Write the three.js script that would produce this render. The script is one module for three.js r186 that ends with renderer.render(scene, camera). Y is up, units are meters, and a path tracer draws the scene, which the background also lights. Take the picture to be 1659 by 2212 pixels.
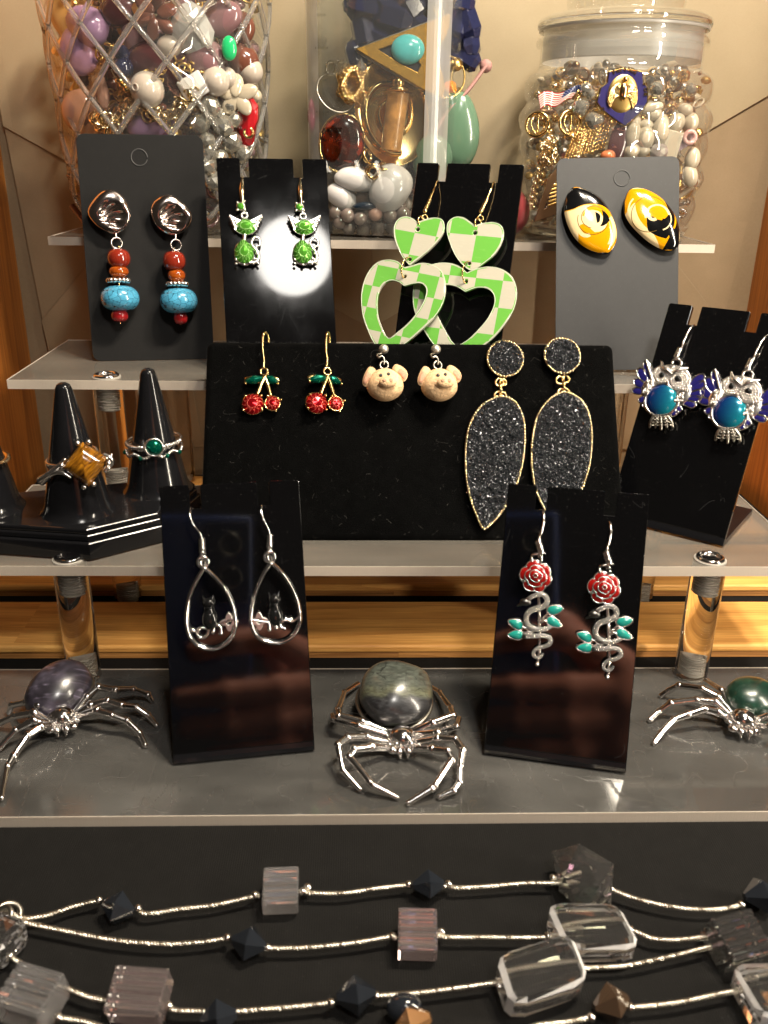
import * as THREE from 'three';
import { mergeGeometries } from 'three/addons/utils/BufferGeometryUtils.js';
import { RoundedBoxGeometry } from 'three/addons/geometries/RoundedBoxGeometry.js';
import { RectAreaLightUniformsLib } from 'three/addons/lights/RectAreaLightUniformsLib.js';
import { MarchingCubes } from 'three/addons/objects/MarchingCubes.js';
import { FontLoader } from 'three/addons/loaders/FontLoader.js';
import { TextGeometry } from 'three/addons/geometries/TextGeometry.js';

// ------------------------------------------------------------------ camera, air, lamps, exposure
const V = (x, y, z) => new THREE.Vector3(x, y, z);
const scene = new THREE.Scene();
const EYE = V(0, 0.204, 0), PITCH = 0.39082, YAW = 0.0327, ROLL = 0.01533, FOV = 60.563;
const fwd = V(Math.sin(YAW) * Math.cos(PITCH), -Math.sin(PITCH), -Math.cos(YAW) * Math.cos(PITCH));
const rightFlat = V(Math.cos(YAW), 0, Math.sin(YAW)), upFlat = rightFlat.clone().cross(fwd);
const camR = rightFlat.clone().multiplyScalar(Math.cos(ROLL)).addScaledVector(upFlat, Math.sin(ROLL));
const camU = rightFlat.clone().multiplyScalar(-Math.sin(ROLL)).addScaledVector(upFlat, Math.cos(ROLL));
const camera = new THREE.PerspectiveCamera(FOV, 0.75, 0.02, 20);
camera.position.copy(EYE);
camera.quaternion.setFromRotationMatrix(new THREE.Matrix4().makeBasis(camR, camU, fwd.clone().negate()));
camera.focus = 0.4; camera.userData.fStop = 22;
scene.add(camera);
scene.background = new THREE.Color().setRGB(0.026, 0.021, 0.016);

const renderer = new THREE.WebGLRenderer({ antialias: true });
renderer.setSize(768, 1024);
renderer.toneMapping = THREE.LinearToneMapping;
renderer.toneMappingExposure = 1.12;
renderer.shadowMap.enabled = true;
RectAreaLightUniformsLib.init();

// ------------------------------------------------------------------ helpers
let seed = 20240611;
const rnd = () => { seed = (seed + 0x6d2b79f5) | 0; let t = Math.imul(seed ^ (seed >>> 15), 1 | seed); t = (t + Math.imul(t ^ (t >>> 7), 61 | t)) ^ t; return ((t ^ (t >>> 14)) >>> 0) / 4294967296; };
const rr = (a, b) => a + (b - a) * rnd();
const FPX = 1894.05;                                            // the lens, for a view 1659 wide and 2212 high
const ray = ([x, y]) => fwd.clone().addScaledVector(camR, (x - 829.5) / FPX).addScaledVector(camU, -(y - 1106) / FPX);
const atY = (p, Y) => { const d = ray(p); return EYE.clone().addScaledVector(d, (Y - EYE.y) / d.y); };
const atZ = (p, Z) => { const d = ray(p); return EYE.clone().addScaledVector(d, (Z - EYE.z) / d.z); };
const crop = (x0, y0, s) => (x, y) => [(x0 + x * s) / 1.85172, (y0 + y * s) / 1.85172];
const kA = crop(0, 0, 0.66305), kB = crop(1000, 0, 0.66305), kC = crop(1972, 0, 0.66305), kD = crop(250, 500, 0.69319), kE = crop(1350, 600, 0.69319), kF = crop(0, 1400, 0.66305),
  kG = crop(800, 1300, 0.69319), kH = crop(1750, 1300, 0.45208), kI = crop(2372, 1100, 0.54264), kJ = crop(600, 1900, 0.54237), kK = crop(1850, 1900, 0.56497), kL = crop(1250, 2550, 0.42194),
  kM = crop(0, 2200, 0.49716), kN = crop(2472, 2150, 0.5425), kO = crop(0, 3200, 0.66305), kP = crop(1000, 3200, 0.66305), kQ = crop(1972, 3200, 0.66305);
const counts = {};
const numbered = (n) => { const k = counts[n] = (counts[n] ?? -1) + 1; return k ? n + '_' + String(k).padStart(3, '0') : n; };
const clean = (g) => {
  g = g.index ? g.toNonIndexed() : g;
  if (!g.attributes.normal) g.computeVertexNormals();
  if (!g.attributes.uv) g.setAttribute('uv', new THREE.BufferAttribute(new Float32Array(g.attributes.position.count * 2), 2));
  for (const k of Object.keys(g.attributes)) if (!['position', 'normal', 'uv'].includes(k)) g.deleteAttribute(k);
  g.morphAttributes = {}; g.clearGroups();
  return g;
};
const merge = (gs) => { gs = gs.flat(Infinity); return gs.length === 1 ? gs[0] : mergeGeometries(gs.map(clean)); };
function mesh(name, geo, mat) { const m = new THREE.Mesh(Array.isArray(geo) ? merge(geo) : geo, mat); m.name = name; m.castShadow = m.receiveShadow = true; return m; }
function part(parent, name, geo, mat, label, kind) { const m = mesh(name, geo, mat); parent.add(m); if (label) m.userData.label = label; if (kind) m.userData.kind = kind; return m; }
function tag(o, label, category, group) { o.userData.label = label; o.userData.category = category; if (group) o.userData.group = group; return o; }
function thing(name, label, category, pos, group, quat) {
  const o = new THREE.Group(); o.name = numbered(name); scene.add(o);
  if (pos) o.position.copy(pos);
  if (quat) o.quaternion.copy(quat);
  return tag(o, label, category, group);
}
function single(name, geo, mat, label, category, pos, group, quat) {
  const m = mesh(numbered(name), geo, mat); scene.add(m);
  if (pos) m.position.copy(pos);
  if (quat) m.quaternion.copy(quat);
  return tag(m, label, category, group);
}
function struct(name, geo, mat) { const m = mesh(name, geo, mat); m.userData.kind = 'structure'; scene.add(m); return m; }
function dup(root, pos, label, quat, scale) {
  const r = root.clone(); r.name = numbered(root.name.replace(/_\d{3}$/, '')); scene.add(r); r.position.copy(pos); r.userData = { ...root.userData, label };
  if (quat) r.quaternion.copy(quat);
  if (scale) r.scale.setScalar(scale);
  return r;
}
// an upright or leaning plane with its own axes; px -> local (u, v, w)
class Frame {
  constructor(o, e, up) { this.o = o; this.e = e.clone().normalize(); this.up = up.clone().normalize(); this.n = this.e.clone().cross(this.up); this.q = new THREE.Quaternion().setFromRotationMatrix(new THREE.Matrix4().makeBasis(this.e, this.up, this.n)); }
  L(p, w = 0) { const d = ray(p), o = this.o.clone().addScaledVector(this.n, w), P = EYE.clone().addScaledVector(d, o.clone().sub(EYE).dot(this.n) / d.dot(this.n)).sub(this.o); return V(P.dot(this.e), P.dot(this.up), w); }
  W(l) { return this.o.clone().addScaledVector(this.e, l.x).addScaledVector(this.up, l.y).addScaledVector(this.n, l.z); }
  at(p, w = 0) { return this.W(this.L(p, w)); }
  // local coordinates measured from an anchor point
  from(p0, w0) { const a = this.L(p0, w0); return (p, w = w0) => this.L(p, w).sub(a); }
}
const leaning = (x, y, z, yaw, tilt) => { const e = V(Math.cos(yaw), 0, -Math.sin(yaw)), nh = V(Math.sin(yaw), 0, Math.cos(yaw)); return new Frame(V(x, y, z), e, V(0, Math.cos(tilt), 0).addScaledVector(nh, -Math.sin(tilt))); };
const R = (d) => d * Math.PI / 180;

const sph = (c, rx, ry = rx, rz = rx, ws = 20, hs = 14) => { const g = new THREE.SphereGeometry(1, ws, hs); g.scale(rx, ry, rz); g.computeVertexNormals(); fixSphere(g, rx, ry, rz); return g.translate(c.x, c.y, c.z); };
function fixSphere(g, rx, ry, rz) { const p = g.attributes.position, n = g.attributes.normal, v = V(0, 0, 0); for (let i = 0; i < p.count; i++) { v.set(p.getX(i) / (rx * rx), p.getY(i) / (ry * ry), p.getZ(i) / (rz * rz)).normalize(); n.setXYZ(i, v.x, v.y, v.z); } }
const Y1 = V(0, 1, 0), Z1 = V(0, 0, 1), X1 = V(1, 0, 0);
const orient = (g, a, b) => { const d = b.clone().sub(a), q = new THREE.Quaternion().setFromUnitVectors(Y1, d.normalize()); return g.applyQuaternion(q).translate((a.x + b.x) / 2, (a.y + b.y) / 2, (a.z + b.z) / 2); };
const cyl = (a, b, ra, rb = ra, n = 14, open = false) => orient(new THREE.CylinderGeometry(rb, ra, a.distanceTo(b), n, 1, open), a, b);
const torus = (c, r, t, axis = Z1, n = 28, m = 8, arc = Math.PI * 2) => new THREE.TorusGeometry(r, t, m, n, arc).applyQuaternion(new THREE.Quaternion().setFromUnitVectors(Z1, axis.clone().normalize())).translate(c.x, c.y, c.z);
function sweep(pts, r, { n = 0, m = 10, closed = false, caps = true, tension = 0.5, flat = 1 } = {}) {
  const curve = new THREE.CatmullRomCurve3(pts, closed, 'catmullrom', tension), N = n || pts.length * 8, fr = curve.computeFrenetFrames(N, closed);
  const pos = [], uv = [], idx = [], rad = typeof r === 'function' ? r : () => r, len = curve.getLength();
  for (let i = 0; i <= N; i++) {
    const P = curve.getPointAt(i / N), R0 = rad(i / N);
    for (let j = 0; j <= m; j++) { const a = j / m * Math.PI * 2, q = P.clone().addScaledVector(fr.normals[i], Math.cos(a) * R0).addScaledVector(fr.binormals[i], Math.sin(a) * R0 * flat); pos.push(q.x, q.y, q.z); uv.push(i / N * len, j / m); }
  }
  for (let i = 0; i < N; i++) for (let j = 0; j < m; j++) { const a = i * (m + 1) + j, b = a + m + 1; idx.push(a, a + 1, b, b, a + 1, b + 1); }
  const g = new THREE.BufferGeometry(); g.setAttribute('position', new THREE.Float32BufferAttribute(pos, 3)); g.setAttribute('uv', new THREE.Float32BufferAttribute(uv, 2)); g.setIndex(idx); g.computeVertexNormals();
  const out = [g];
  if (caps && !closed) out.push(sph(pts[0], rad(0), rad(0), rad(0), 10, 8), sph(pts[pts.length - 1], rad(1), rad(1), rad(1), 10, 8));
  return merge(out);
}
// straight tapered limb with knuckled joints
function limb(pts, rs, joint = 1.15) {
  const g = [];
  for (let i = 0; i + 1 < pts.length; i++) g.push(cyl(pts[i], pts[i + 1], rs[i], rs[i + 1], 10));
  pts.forEach((p, i) => { const k = i > 0 && i < pts.length - 1 ? joint : 1; g.push(sph(p, rs[i] * k, rs[i] * k, rs[i] * k, 10, 8)); });
  return merge(g);
}
const curveShape = (pts, closed = true, n = 64) => new THREE.CatmullRomCurve3(pts.map((p) => V(p.x, p.y, 0)), closed, 'centripetal').getPoints(n).map((p) => new THREE.Vector2(p.x, p.y));
function ext(shape, depth, bevel = 0, seg = 2, cs = 12) { return new THREE.ExtrudeGeometry(shape, { depth: Math.max(1e-5, depth - 2 * bevel), bevelEnabled: bevel > 0, bevelThickness: bevel, bevelSize: bevel, bevelOffset: -bevel, bevelSegments: seg, curveSegments: cs }).translate(0, 0, bevel); }
// cut stone: outline (Vector2 list round centre c), crown height, pavilion depth, flat facets
function gem(out, c, h, depth, table = 0.52, mid = 0.8) {
  const n = out.length, tri = [], apex = h * 0.16, P = (k, s, z, half) => { const a = out[(k + n) % n], b = out[(k + 1 + n) % n], x = half ? (a.x + b.x) / 2 : a.x, y = half ? (a.y + b.y) / 2 : a.y; return V(c.x + x * s, c.y + y * s, c.z + z); };
  const put = (...v) => tri.push(...v);
  for (let k = 0; k < n; k++) {
    const g0 = P(k, 1, 0), g1 = P(k + 1, 1, 0), m0 = P(k, mid * 1.02, h * 0.6, true), m1 = P(k + 1, mid * 1.02, h * 0.6, true), t0 = P(k, table, h), t1 = P(k + 1, table, h);
    put(g0, g1, m0, g1, m1, m0, m0, t1, t0, m0, m1, t1, V(c.x, c.y, c.z + h + apex), t0, t1, g1, g0, V(c.x, c.y, c.z - depth));
    put(m0, m0, m0);
  }
  const g = new THREE.BufferGeometry(); g.setAttribute('position', new THREE.Float32BufferAttribute(tri.flatMap((v) => [v.x, v.y, v.z]), 3)); g.computeVertexNormals();
  return clean(g);
}
const ring2 = (n, rx, ry = rx, ph = 0, f = null) => Array.from({ length: n }, (_, k) => { const a = k / n * Math.PI * 2 + ph; return f ? f(a) : new THREE.Vector2(Math.cos(a) * rx, Math.sin(a) * ry); });
const pear = (rx, ry) => (a) => { const s = Math.sin(a), k = s > 0 ? Math.pow(1 - s, 0.55) * 0.75 + 0.25 * Math.abs(Math.cos(a)) : 1; return new THREE.Vector2(Math.cos(a) * rx * (s > 0 ? Math.min(1, k + 0.12) : 1), s * ry); };
// paler tubes along the facet edges of such a stone, imitating reflected glints
function gemGlints(out, c, h, table = 0.52, mid = 0.8, r = 0.00007) {
  const n = out.length, P = (k, s, z, half) => { const a = out[(k + n) % n], b = out[(k + 1 + n) % n], x = half ? (a.x + b.x) / 2 : a.x, y = half ? (a.y + b.y) / 2 : a.y; return V(c.x + x * s, c.y + y * s, c.z + z); }, g = [];
  for (let k = 0; k < n; k++) { const t0 = P(k, table, h), t1 = P(k + 1, table, h), m0 = P(k, mid * 1.02, h * 0.6, true), g0 = P(k, 1, 0); for (const [a, b] of [[t0, t1], [m0, t0], [m0, t1], [m0, g0]]) g.push(cyl(a, b, r, r, 4, true)); }
  return g;
}
// low dome over an outline; f(x, y, k) adds relief
function dome(out, c, h, { rings = 14, f = null, back = true, pow = 0.5 } = {}) {
  const n = out.length, pos = [], uv = [], idx = [];
  for (let i = 0; i <= rings; i++) for (let k = 0; k <= n; k++) { const s = i / rings, q = out[k % n], x = q.x * s, y = q.y * s, z = h * Math.pow(Math.max(0, 1 - s * s), pow) + (f ? f(x, y, s, k / n) : 0); pos.push(c.x + x, c.y + y, c.z + z); uv.push(x, y); }
  for (let i = 0; i < rings; i++) for (let k = 0; k < n; k++) { const a = i * (n + 1) + k, b = a + n + 1; idx.push(a, b, a + 1, b, b + 1, a + 1); }
  const g = new THREE.BufferGeometry(); g.setAttribute('position', new THREE.Float32BufferAttribute(pos, 3)); g.setAttribute('uv', new THREE.Float32BufferAttribute(uv, 2)); g.setIndex(idx); g.computeVertexNormals();
  if (!back) return g;
  const sh = new THREE.ShapeGeometry(new THREE.Shape(out)); sh.scale(1, 1, -1); const s2 = sh.translate(c.x, c.y, c.z); const ii = s2.index.array; for (let i = 0; i < ii.length; i += 3) { const t = ii[i]; ii[i] = ii[i + 1]; ii[i + 1] = t; } s2.computeVertexNormals();
  return merge([g, s2]);
}
// lumpy or faceted pebble
function pebble(rx, ry, rz, rough = 0.15, detail = 2, flat = false, sd = 1) {
  const g = new THREE.IcosahedronGeometry(1, detail), p = g.attributes.position;
  for (let i = 0; i < p.count; i++) { const x = p.getX(i), y = p.getY(i), z = p.getZ(i), k = 1 + rough * (Math.sin(x * 2.3 + sd) * Math.cos(y * 2.1 + sd * 2) + 0.6 * Math.sin(z * 3.1 + sd * 3 + x)); p.setXYZ(i, x * k * rx, y * k * ry, z * k * rz); }
  if (flat) { g.computeVertexNormals(); return g; }
  g.deleteAttribute('normal'); const m = new THREE.BufferGeometry(); const key = new Map(), pos = [], idx = [];
  for (let i = 0; i < p.count; i++) { const k = [p.getX(i), p.getY(i), p.getZ(i)].map((v) => v.toFixed(6)).join(); if (!key.has(k)) { key.set(k, pos.length / 3); pos.push(p.getX(i), p.getY(i), p.getZ(i)); } idx.push(key.get(k)); }
  m.setAttribute('position', new THREE.Float32BufferAttribute(pos, 3)); m.setIndex(idx); m.computeVertexNormals(); return m;
}
const lin = (r, g, b) => new THREE.Color().setRGB(r, g, b);
const std = (o) => new THREE.MeshStandardMaterial(o), phy = (o) => new THREE.MeshPhysicalMaterial(o);

// value noise for the textures
const hash = (x, y, s) => { let h = Math.imul(x, 374761393) ^ Math.imul(y, 668265263) ^ Math.imul(s, 1442695041); h = Math.imul(h ^ (h >>> 13), 1274126177); return ((h ^ (h >>> 16)) >>> 0) / 4294967296; };
const vnoise = (x, y, s) => { const ix = Math.floor(x), iy = Math.floor(y), fx = x - ix, fy = y - iy, u = fx * fx * (3 - 2 * fx), v = fy * fy * (3 - 2 * fy), a = hash(ix, iy, s), b = hash(ix + 1, iy, s), c = hash(ix, iy + 1, s), d = hash(ix + 1, iy + 1, s); return a + (b - a) * u + (c - a) * v + (a - b - c + d) * u * v; };
const fbm = (x, y, s, o = 4) => { let t = 0, a = 0.5; for (let i = 0; i < o; i++) { t += a * vnoise(x, y, s + i); x *= 2.03; y *= 2.03; a *= 0.5; } return t; };
function tex(w, h, f, { srgb = true, rep = null } = {}) {
  const d = new Uint8Array(w * h * 4);
  for (let y = 0; y < h; y++) for (let x = 0; x < w; x++) { const c = f(x, y, x / w, y / h), o = (y * w + x) * 4; if (Array.isArray(c)) { d[o] = c[0]; d[o + 1] = c[1]; d[o + 2] = c[2]; } else d[o] = d[o + 1] = d[o + 2] = c; d[o + 3] = 255; }
  const t = new THREE.DataTexture(d, w, h); t.magFilter = THREE.LinearFilter; t.minFilter = THREE.LinearMipmapLinearFilter; t.wrapS = t.wrapT = THREE.RepeatWrapping; if (srgb) t.colorSpace = THREE.SRGBColorSpace; if (rep) t.repeat.set(...rep); t.needsUpdate = true; return t;
}
function canvasTex(w, h, draw) { const c = document.createElement('canvas'); c.width = w; c.height = h; draw(c.getContext('2d'), w, h); const t = new THREE.CanvasTexture(c); t.colorSpace = THREE.SRGBColorSpace; t.wrapS = t.wrapT = THREE.RepeatWrapping; return t; }

// ------------------------------------------------------------------ materials
const M = {
  chrome: std({ color: lin(0.9, 0.87, 0.85), metalness: 1, roughness: 0.13 }),
  silver: std({ color: lin(0.86, 0.82, 0.78), metalness: 1, roughness: 0.26 }),
  gun: std({ color: lin(0.68, 0.58, 0.53), metalness: 1, roughness: 0.16 }),
  antique: std({ color: lin(0.4, 0.37, 0.32), metalness: 1, roughness: 0.3 }),
  gold: std({ color: lin(0.95, 0.68, 0.3), metalness: 1, roughness: 0.16 }),
  paleGold: std({ color: lin(0.95, 0.78, 0.5), metalness: 1, roughness: 0.16 }),
  brass: std({ color: lin(0.7, 0.47, 0.16), metalness: 1, roughness: 0.3 }),
  blackGloss: phy({ color: lin(0.006, 0.006, 0.007), roughness: 0.05, specularIntensity: 1 }),
  blackEnamel: std({ color: lin(0.006, 0.006, 0.006), roughness: 0.12 }),
  wire: std({ color: lin(0.75, 0.7, 0.62), metalness: 1, roughness: 0.3 }),
  glassPane: phy({ color: lin(0.97, 0.97, 0.96), transmission: 1, thickness: 0, roughness: 0.02, ior: 1.5 }),
  glassSolid: phy({ color: lin(0.99, 0.98, 0.97), transmission: 1, thickness: 0.004, roughness: 0.01, ior: 1.5 }),
  green: phy({ color: lin(0.11, 0.4, 0.04), metalness: 0.6, roughness: 0.13 }),
  emerald: phy({ color: lin(0.0, 0.12, 0.075), metalness: 0.7, roughness: 0.13 }),
  red: phy({ color: lin(0.36, 0.004, 0.008), metalness: 0.7, roughness: 0.13 }),
  redGlint: std({ color: lin(0.95, 0.22, 0.16), metalness: 0.8, roughness: 0.3 }), greenGlint: std({ color: lin(0.55, 0.9, 0.35), metalness: 0.8, roughness: 0.3 }),  // paler tints that imitate light caught along facet edges
};
// ------------------------------------------------------------------ lamps
function globeLamp(label, pos, r, glow, cd, color) {
  const o = thing('globe_lamp', label, 'lamp', pos);
  const bulb = part(o, 'bulb', new THREE.SphereGeometry(r, 32, 20), std({ color: 0x000000, emissive: color, emissiveIntensity: glow }));
  bulb.castShadow = false;
  part(o, 'cap', new THREE.CylinderGeometry(r * 0.35, r * 0.45, r * 0.7, 24).translate(0, r * 1.3, 0), M.antique);
  const l = new THREE.PointLight(color, cd); l.name = 'lamp_light'; l.castShadow = true; l.shadow.radius = r * 0.9 / 0.02; o.add(l);
}
{
  const o = thing('tube_lamp', 'upright white tube lamp to the right in front of the cabinet', 'lamp', V(0.46, 0.27, -0.07)), col = lin(1, 0.89, 0.72); o.lookAt(-0.02, 0.27, -0.42);
  part(o, 'glowing_tube', new THREE.CylinderGeometry(0.009, 0.009, 0.46, 24), std({ color: 0x000000, emissive: col, emissiveIntensity: 40 }));
  part(o, 'end_cap', [new THREE.CylinderGeometry(0.011, 0.011, 0.02, 20).translate(0, 0.24, 0), new THREE.CylinderGeometry(0.011, 0.011, 0.02, 20).translate(0, -0.24, 0)], M.antique);
  const l = new THREE.RectAreaLight(col, 75, 0.018, 0.46); l.name = 'tube_light'; l.position.set(0, 0, 0.0105); l.rotation.y = Math.PI; o.add(l);
}
globeLamp('larger white globe lamp high in front of the cabinet', V(0.132, 0.715, 0.209), 0.053, 17, 0.72, lin(1, 0.95, 0.87));
globeLamp('left one of two small bright lamps above the display', V(0.17, 0.66, -0.2), 0.03, 160, 0.25, lin(1, 0.88, 0.7));
globeLamp('right one of two small bright lamps above the display', V(0.265, 0.64, -0.22), 0.03, 160, 0.25, lin(1, 0.88, 0.7));

// ------------------------------------------------------------------ setting: cloth, boards, back panel, cabinet sides
const T = 0.004, STEP = 0.05291, Z0 = -0.22659, PD = 0.07554, XL = -0.15225, XR = 0.17904, DEP = 0.08713, PLY = [0, 1, 2, 3].map((i) => T + i * STEP);
const ribs = tex(512, 512, (x, y, u, v) => { const r = 0.5 + 0.5 * Math.sin(u * Math.PI * 2 * 64), n = hash(x, y, 5); return 90 + 70 * r + 70 * n; }, { srgb: false, rep: [20, 14] });
const clothCol = tex(1024, 1024, (x, y, u, v) => { const sp = hash(x >> 1, y >> 1, 9) > 0.9987 ? 50 * hash(x, y, 14) : 0, c = 11 + 6 * fbm(u * 40, v * 40, 3) + 8 * hash(x, y, 2) + sp; return [c + 1, c, c - 1]; }, { rep: [5, 4] });
const clothMat = phy({ map: clothCol, bumpMap: ribs, bumpScale: 0.0002, roughness: 0.9, sheen: 0.12, sheenColor: lin(0.25, 0.24, 0.22), sheenRoughness: 0.5, specularIntensity: 0.3 });
struct('tabletop_cloth', new THREE.BoxGeometry(0.9, 0.004, 0.6).translate(0, -0.002, -0.3), clothMat);

function wood(seedN, a, b, vert) {
  return tex(1024, 512, (x, y, u, v) => {
    if (vert) [u, v] = [v, u];
    const w = v * 9 + 0.9 * fbm(u * 2.2, v * 5, seedN) + 0.35 * Math.sin(u * 5 + seedN), k = w - Math.floor(w), ringv = Math.pow(k, 3) * 0.55, fib = fbm(u * 14, v * 240, seedN + 9, 3), big = fbm(u * 3, v * 4, seedN + 30);
    const t = Math.min(1, Math.max(0, ringv * 0.6 + (fib - 0.45) * 0.9 + (big - 0.45) * 0.7 + 0.15));
    return [0, 1, 2].map((c) => a[c] + (b[c] - a[c]) * t);
  });
}
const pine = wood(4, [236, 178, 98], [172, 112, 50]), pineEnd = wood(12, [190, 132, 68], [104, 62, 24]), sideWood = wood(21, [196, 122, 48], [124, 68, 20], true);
const pineMat = std({ map: pine, bumpMap: pine, bumpScale: 0.0002, roughness: 0.55 }), pineEndMat = std({ map: pineEnd, bumpMap: pineEnd, bumpScale: 0.0006, roughness: 0.7 });
function board(label, x0, x1, zf, depth, h, y0) {
  const o = thing('pine_board', label, 'board', V((x0 + x1) / 2, y0, zf - depth / 2));
  const top = new RoundedBoxGeometry(x1 - x0, h * 0.6, depth, 3, 0.0012).translate(0, h * 0.7, 0), p = top.attributes.position, uv = top.attributes.uv;
  for (let i = 0; i < p.count; i++) { const x = p.getX(i), z = p.getZ(i); uv.setXY(i, x * 4.2 + y0 * 40 + zf, z * 9 + p.getY(i) * 9); if (z > depth * 0.4) p.setY(i, p.getY(i) + 0.0004 * Math.sin(x * 90) * Math.sin(x * 37)); }
  part(o, 'plank', top, pineMat);
  const fr = new THREE.BoxGeometry(x1 - x0, h * 0.7, depth - 0.0016).translate(0, h * 0.35, 0), q = fr.attributes.position, uw = fr.attributes.uv;
  for (let i = 0; i < q.count; i++) uw.setXY(i, q.getX(i) * 3, q.getY(i) * 14 + q.getZ(i) * 3);
  part(o, 'rough_edge', fr, pineEndMat);
}
board('wide front pine board lying on the black cloth under the middle shelf', -0.2, 0.236, -0.327, 0.041, 0.0062, 0.0005);
board('back pine board behind the wide front one, past a dark gap', -0.2, 0.236, -0.384, 0.05, 0.0062, 0.0005);
board('third pine board at the very back of the cabinet floor', -0.2, 0.236, -0.45, 0.09, 0.0062, 0.0005);

// tan back panel with folded creases
{
  const zb = -0.56, P = (x, y, dz = 0) => { const q = atZ([x, y], zb); q.z += dz; return q; };
  const tl = V(-0.212, 0.36, zb), tr = V(0.252, 0.36, zb), bl = V(-0.193, 0.0, zb), br = V(0.233, 0.0, zb), ml = V(-0.205, 0.214, zb), mr = V(0.2455, 0.241, zb);
  const cTop = V(0.01, 0.115, zb + 0.0004), cLow = V(0.016, 0.108, zb + 0.0006), ll = P(92, 692), lr = P(1560, 700);
  const t = [], f = (a, b, c) => t.push(a, b, c);
  const topc = V(0.015, 0.36, zb - 0.003);
  f(tl, ml, topc); f(topc, ml, cTop); f(topc, cTop, mr); f(topc, mr, tr);
  f(ml, ll, cTop); f(ll, cLow, cTop); f(mr, cTop, lr); f(cTop, cLow, lr);
  const bc = V(0.016, 0, zb + 0.0004); f(ll, bl, bc); f(ll, bc, cLow); f(cLow, bc, lr); f(lr, bc, br);
  const g = new THREE.BufferGeometry(); g.setAttribute('position', new THREE.Float32BufferAttribute(t.flatMap((v) => [v.x, v.y, v.z]), 3)); g.setAttribute('uv', new THREE.Float32BufferAttribute(t.flatMap((v) => [v.x * 6, v.y * 6]), 2)); g.computeVertexNormals();
  const paper = tex(512, 512, (x, y, u, v) => { const k = 112 + 16 * fbm(u * 9, v * 9, 7) + 5 * hash(x, y, 3); return [k + 9, k - 10, k - 36]; });
  const back = struct('back_wall', [g, new THREE.BoxGeometry(0.48, 0.42, 0.003).translate(0.02, 0.2, zb - 0.006)], std({ map: paper, roughness: 0.75 }));
  const pale = tex(512, 512, (x, y, u, v) => { const k = 128 + 16 * fbm(u * 7, v * 7, 17) + 4 * hash(x, y, 3); return [k + 8, k - 7, k - 34]; }), sheet = (l, z) => { const g2 = new THREE.ExtrudeGeometry(new THREE.Shape(l.map((q) => new THREE.Vector2(q.x, q.y))), { depth: 0.0004, bevelEnabled: true, bevelThickness: 0.0002, bevelSize: 0.0002, bevelSegments: 1 }).translate(0, 0, z), uv = g2.attributes.uv; for (let i = 0; i < uv.count; i++) uv.setXY(i, uv.getX(i) * 5, uv.getY(i) * 5); return g2; }, paleM = std({ map: pale, roughness: 0.7 });
  part(back, 'folded_panel', sheet([V(-0.2115, 0.36, 0), ml, V(0.008, 0.1, 0), V(0.008, 0.36, 0)], zb + 0.0008), paleM); part(back, 'folded_panel', sheet([V(0.0085, 0.36, 0), V(0.0085, 0.1, 0), mr, V(0.2515, 0.36, 0)], zb + 0.0008), paleM);
  const low = P(330, 402), lowR = P(1330, 400); part(back, 'folded_panel', sheet([ll, low, V(low.x + 0.02, 0.02, 0), V(-0.19, 0.02, 0)], zb + 0.0009), std({ map: paper, roughness: 0.75 })); part(back, 'folded_panel', sheet([lr, V(0.23, 0.02, 0), V(lowR.x - 0.02, 0.02, 0), lowR], zb + 0.0009), std({ map: paper, roughness: 0.75 }));
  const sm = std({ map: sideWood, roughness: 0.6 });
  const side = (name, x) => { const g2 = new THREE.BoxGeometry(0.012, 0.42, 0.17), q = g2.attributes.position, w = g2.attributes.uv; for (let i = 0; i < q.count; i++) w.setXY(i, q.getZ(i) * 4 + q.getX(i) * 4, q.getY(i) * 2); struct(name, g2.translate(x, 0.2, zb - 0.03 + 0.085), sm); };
  side('wall_left', -0.2165); side('wall_right', 0.256);
}

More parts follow.
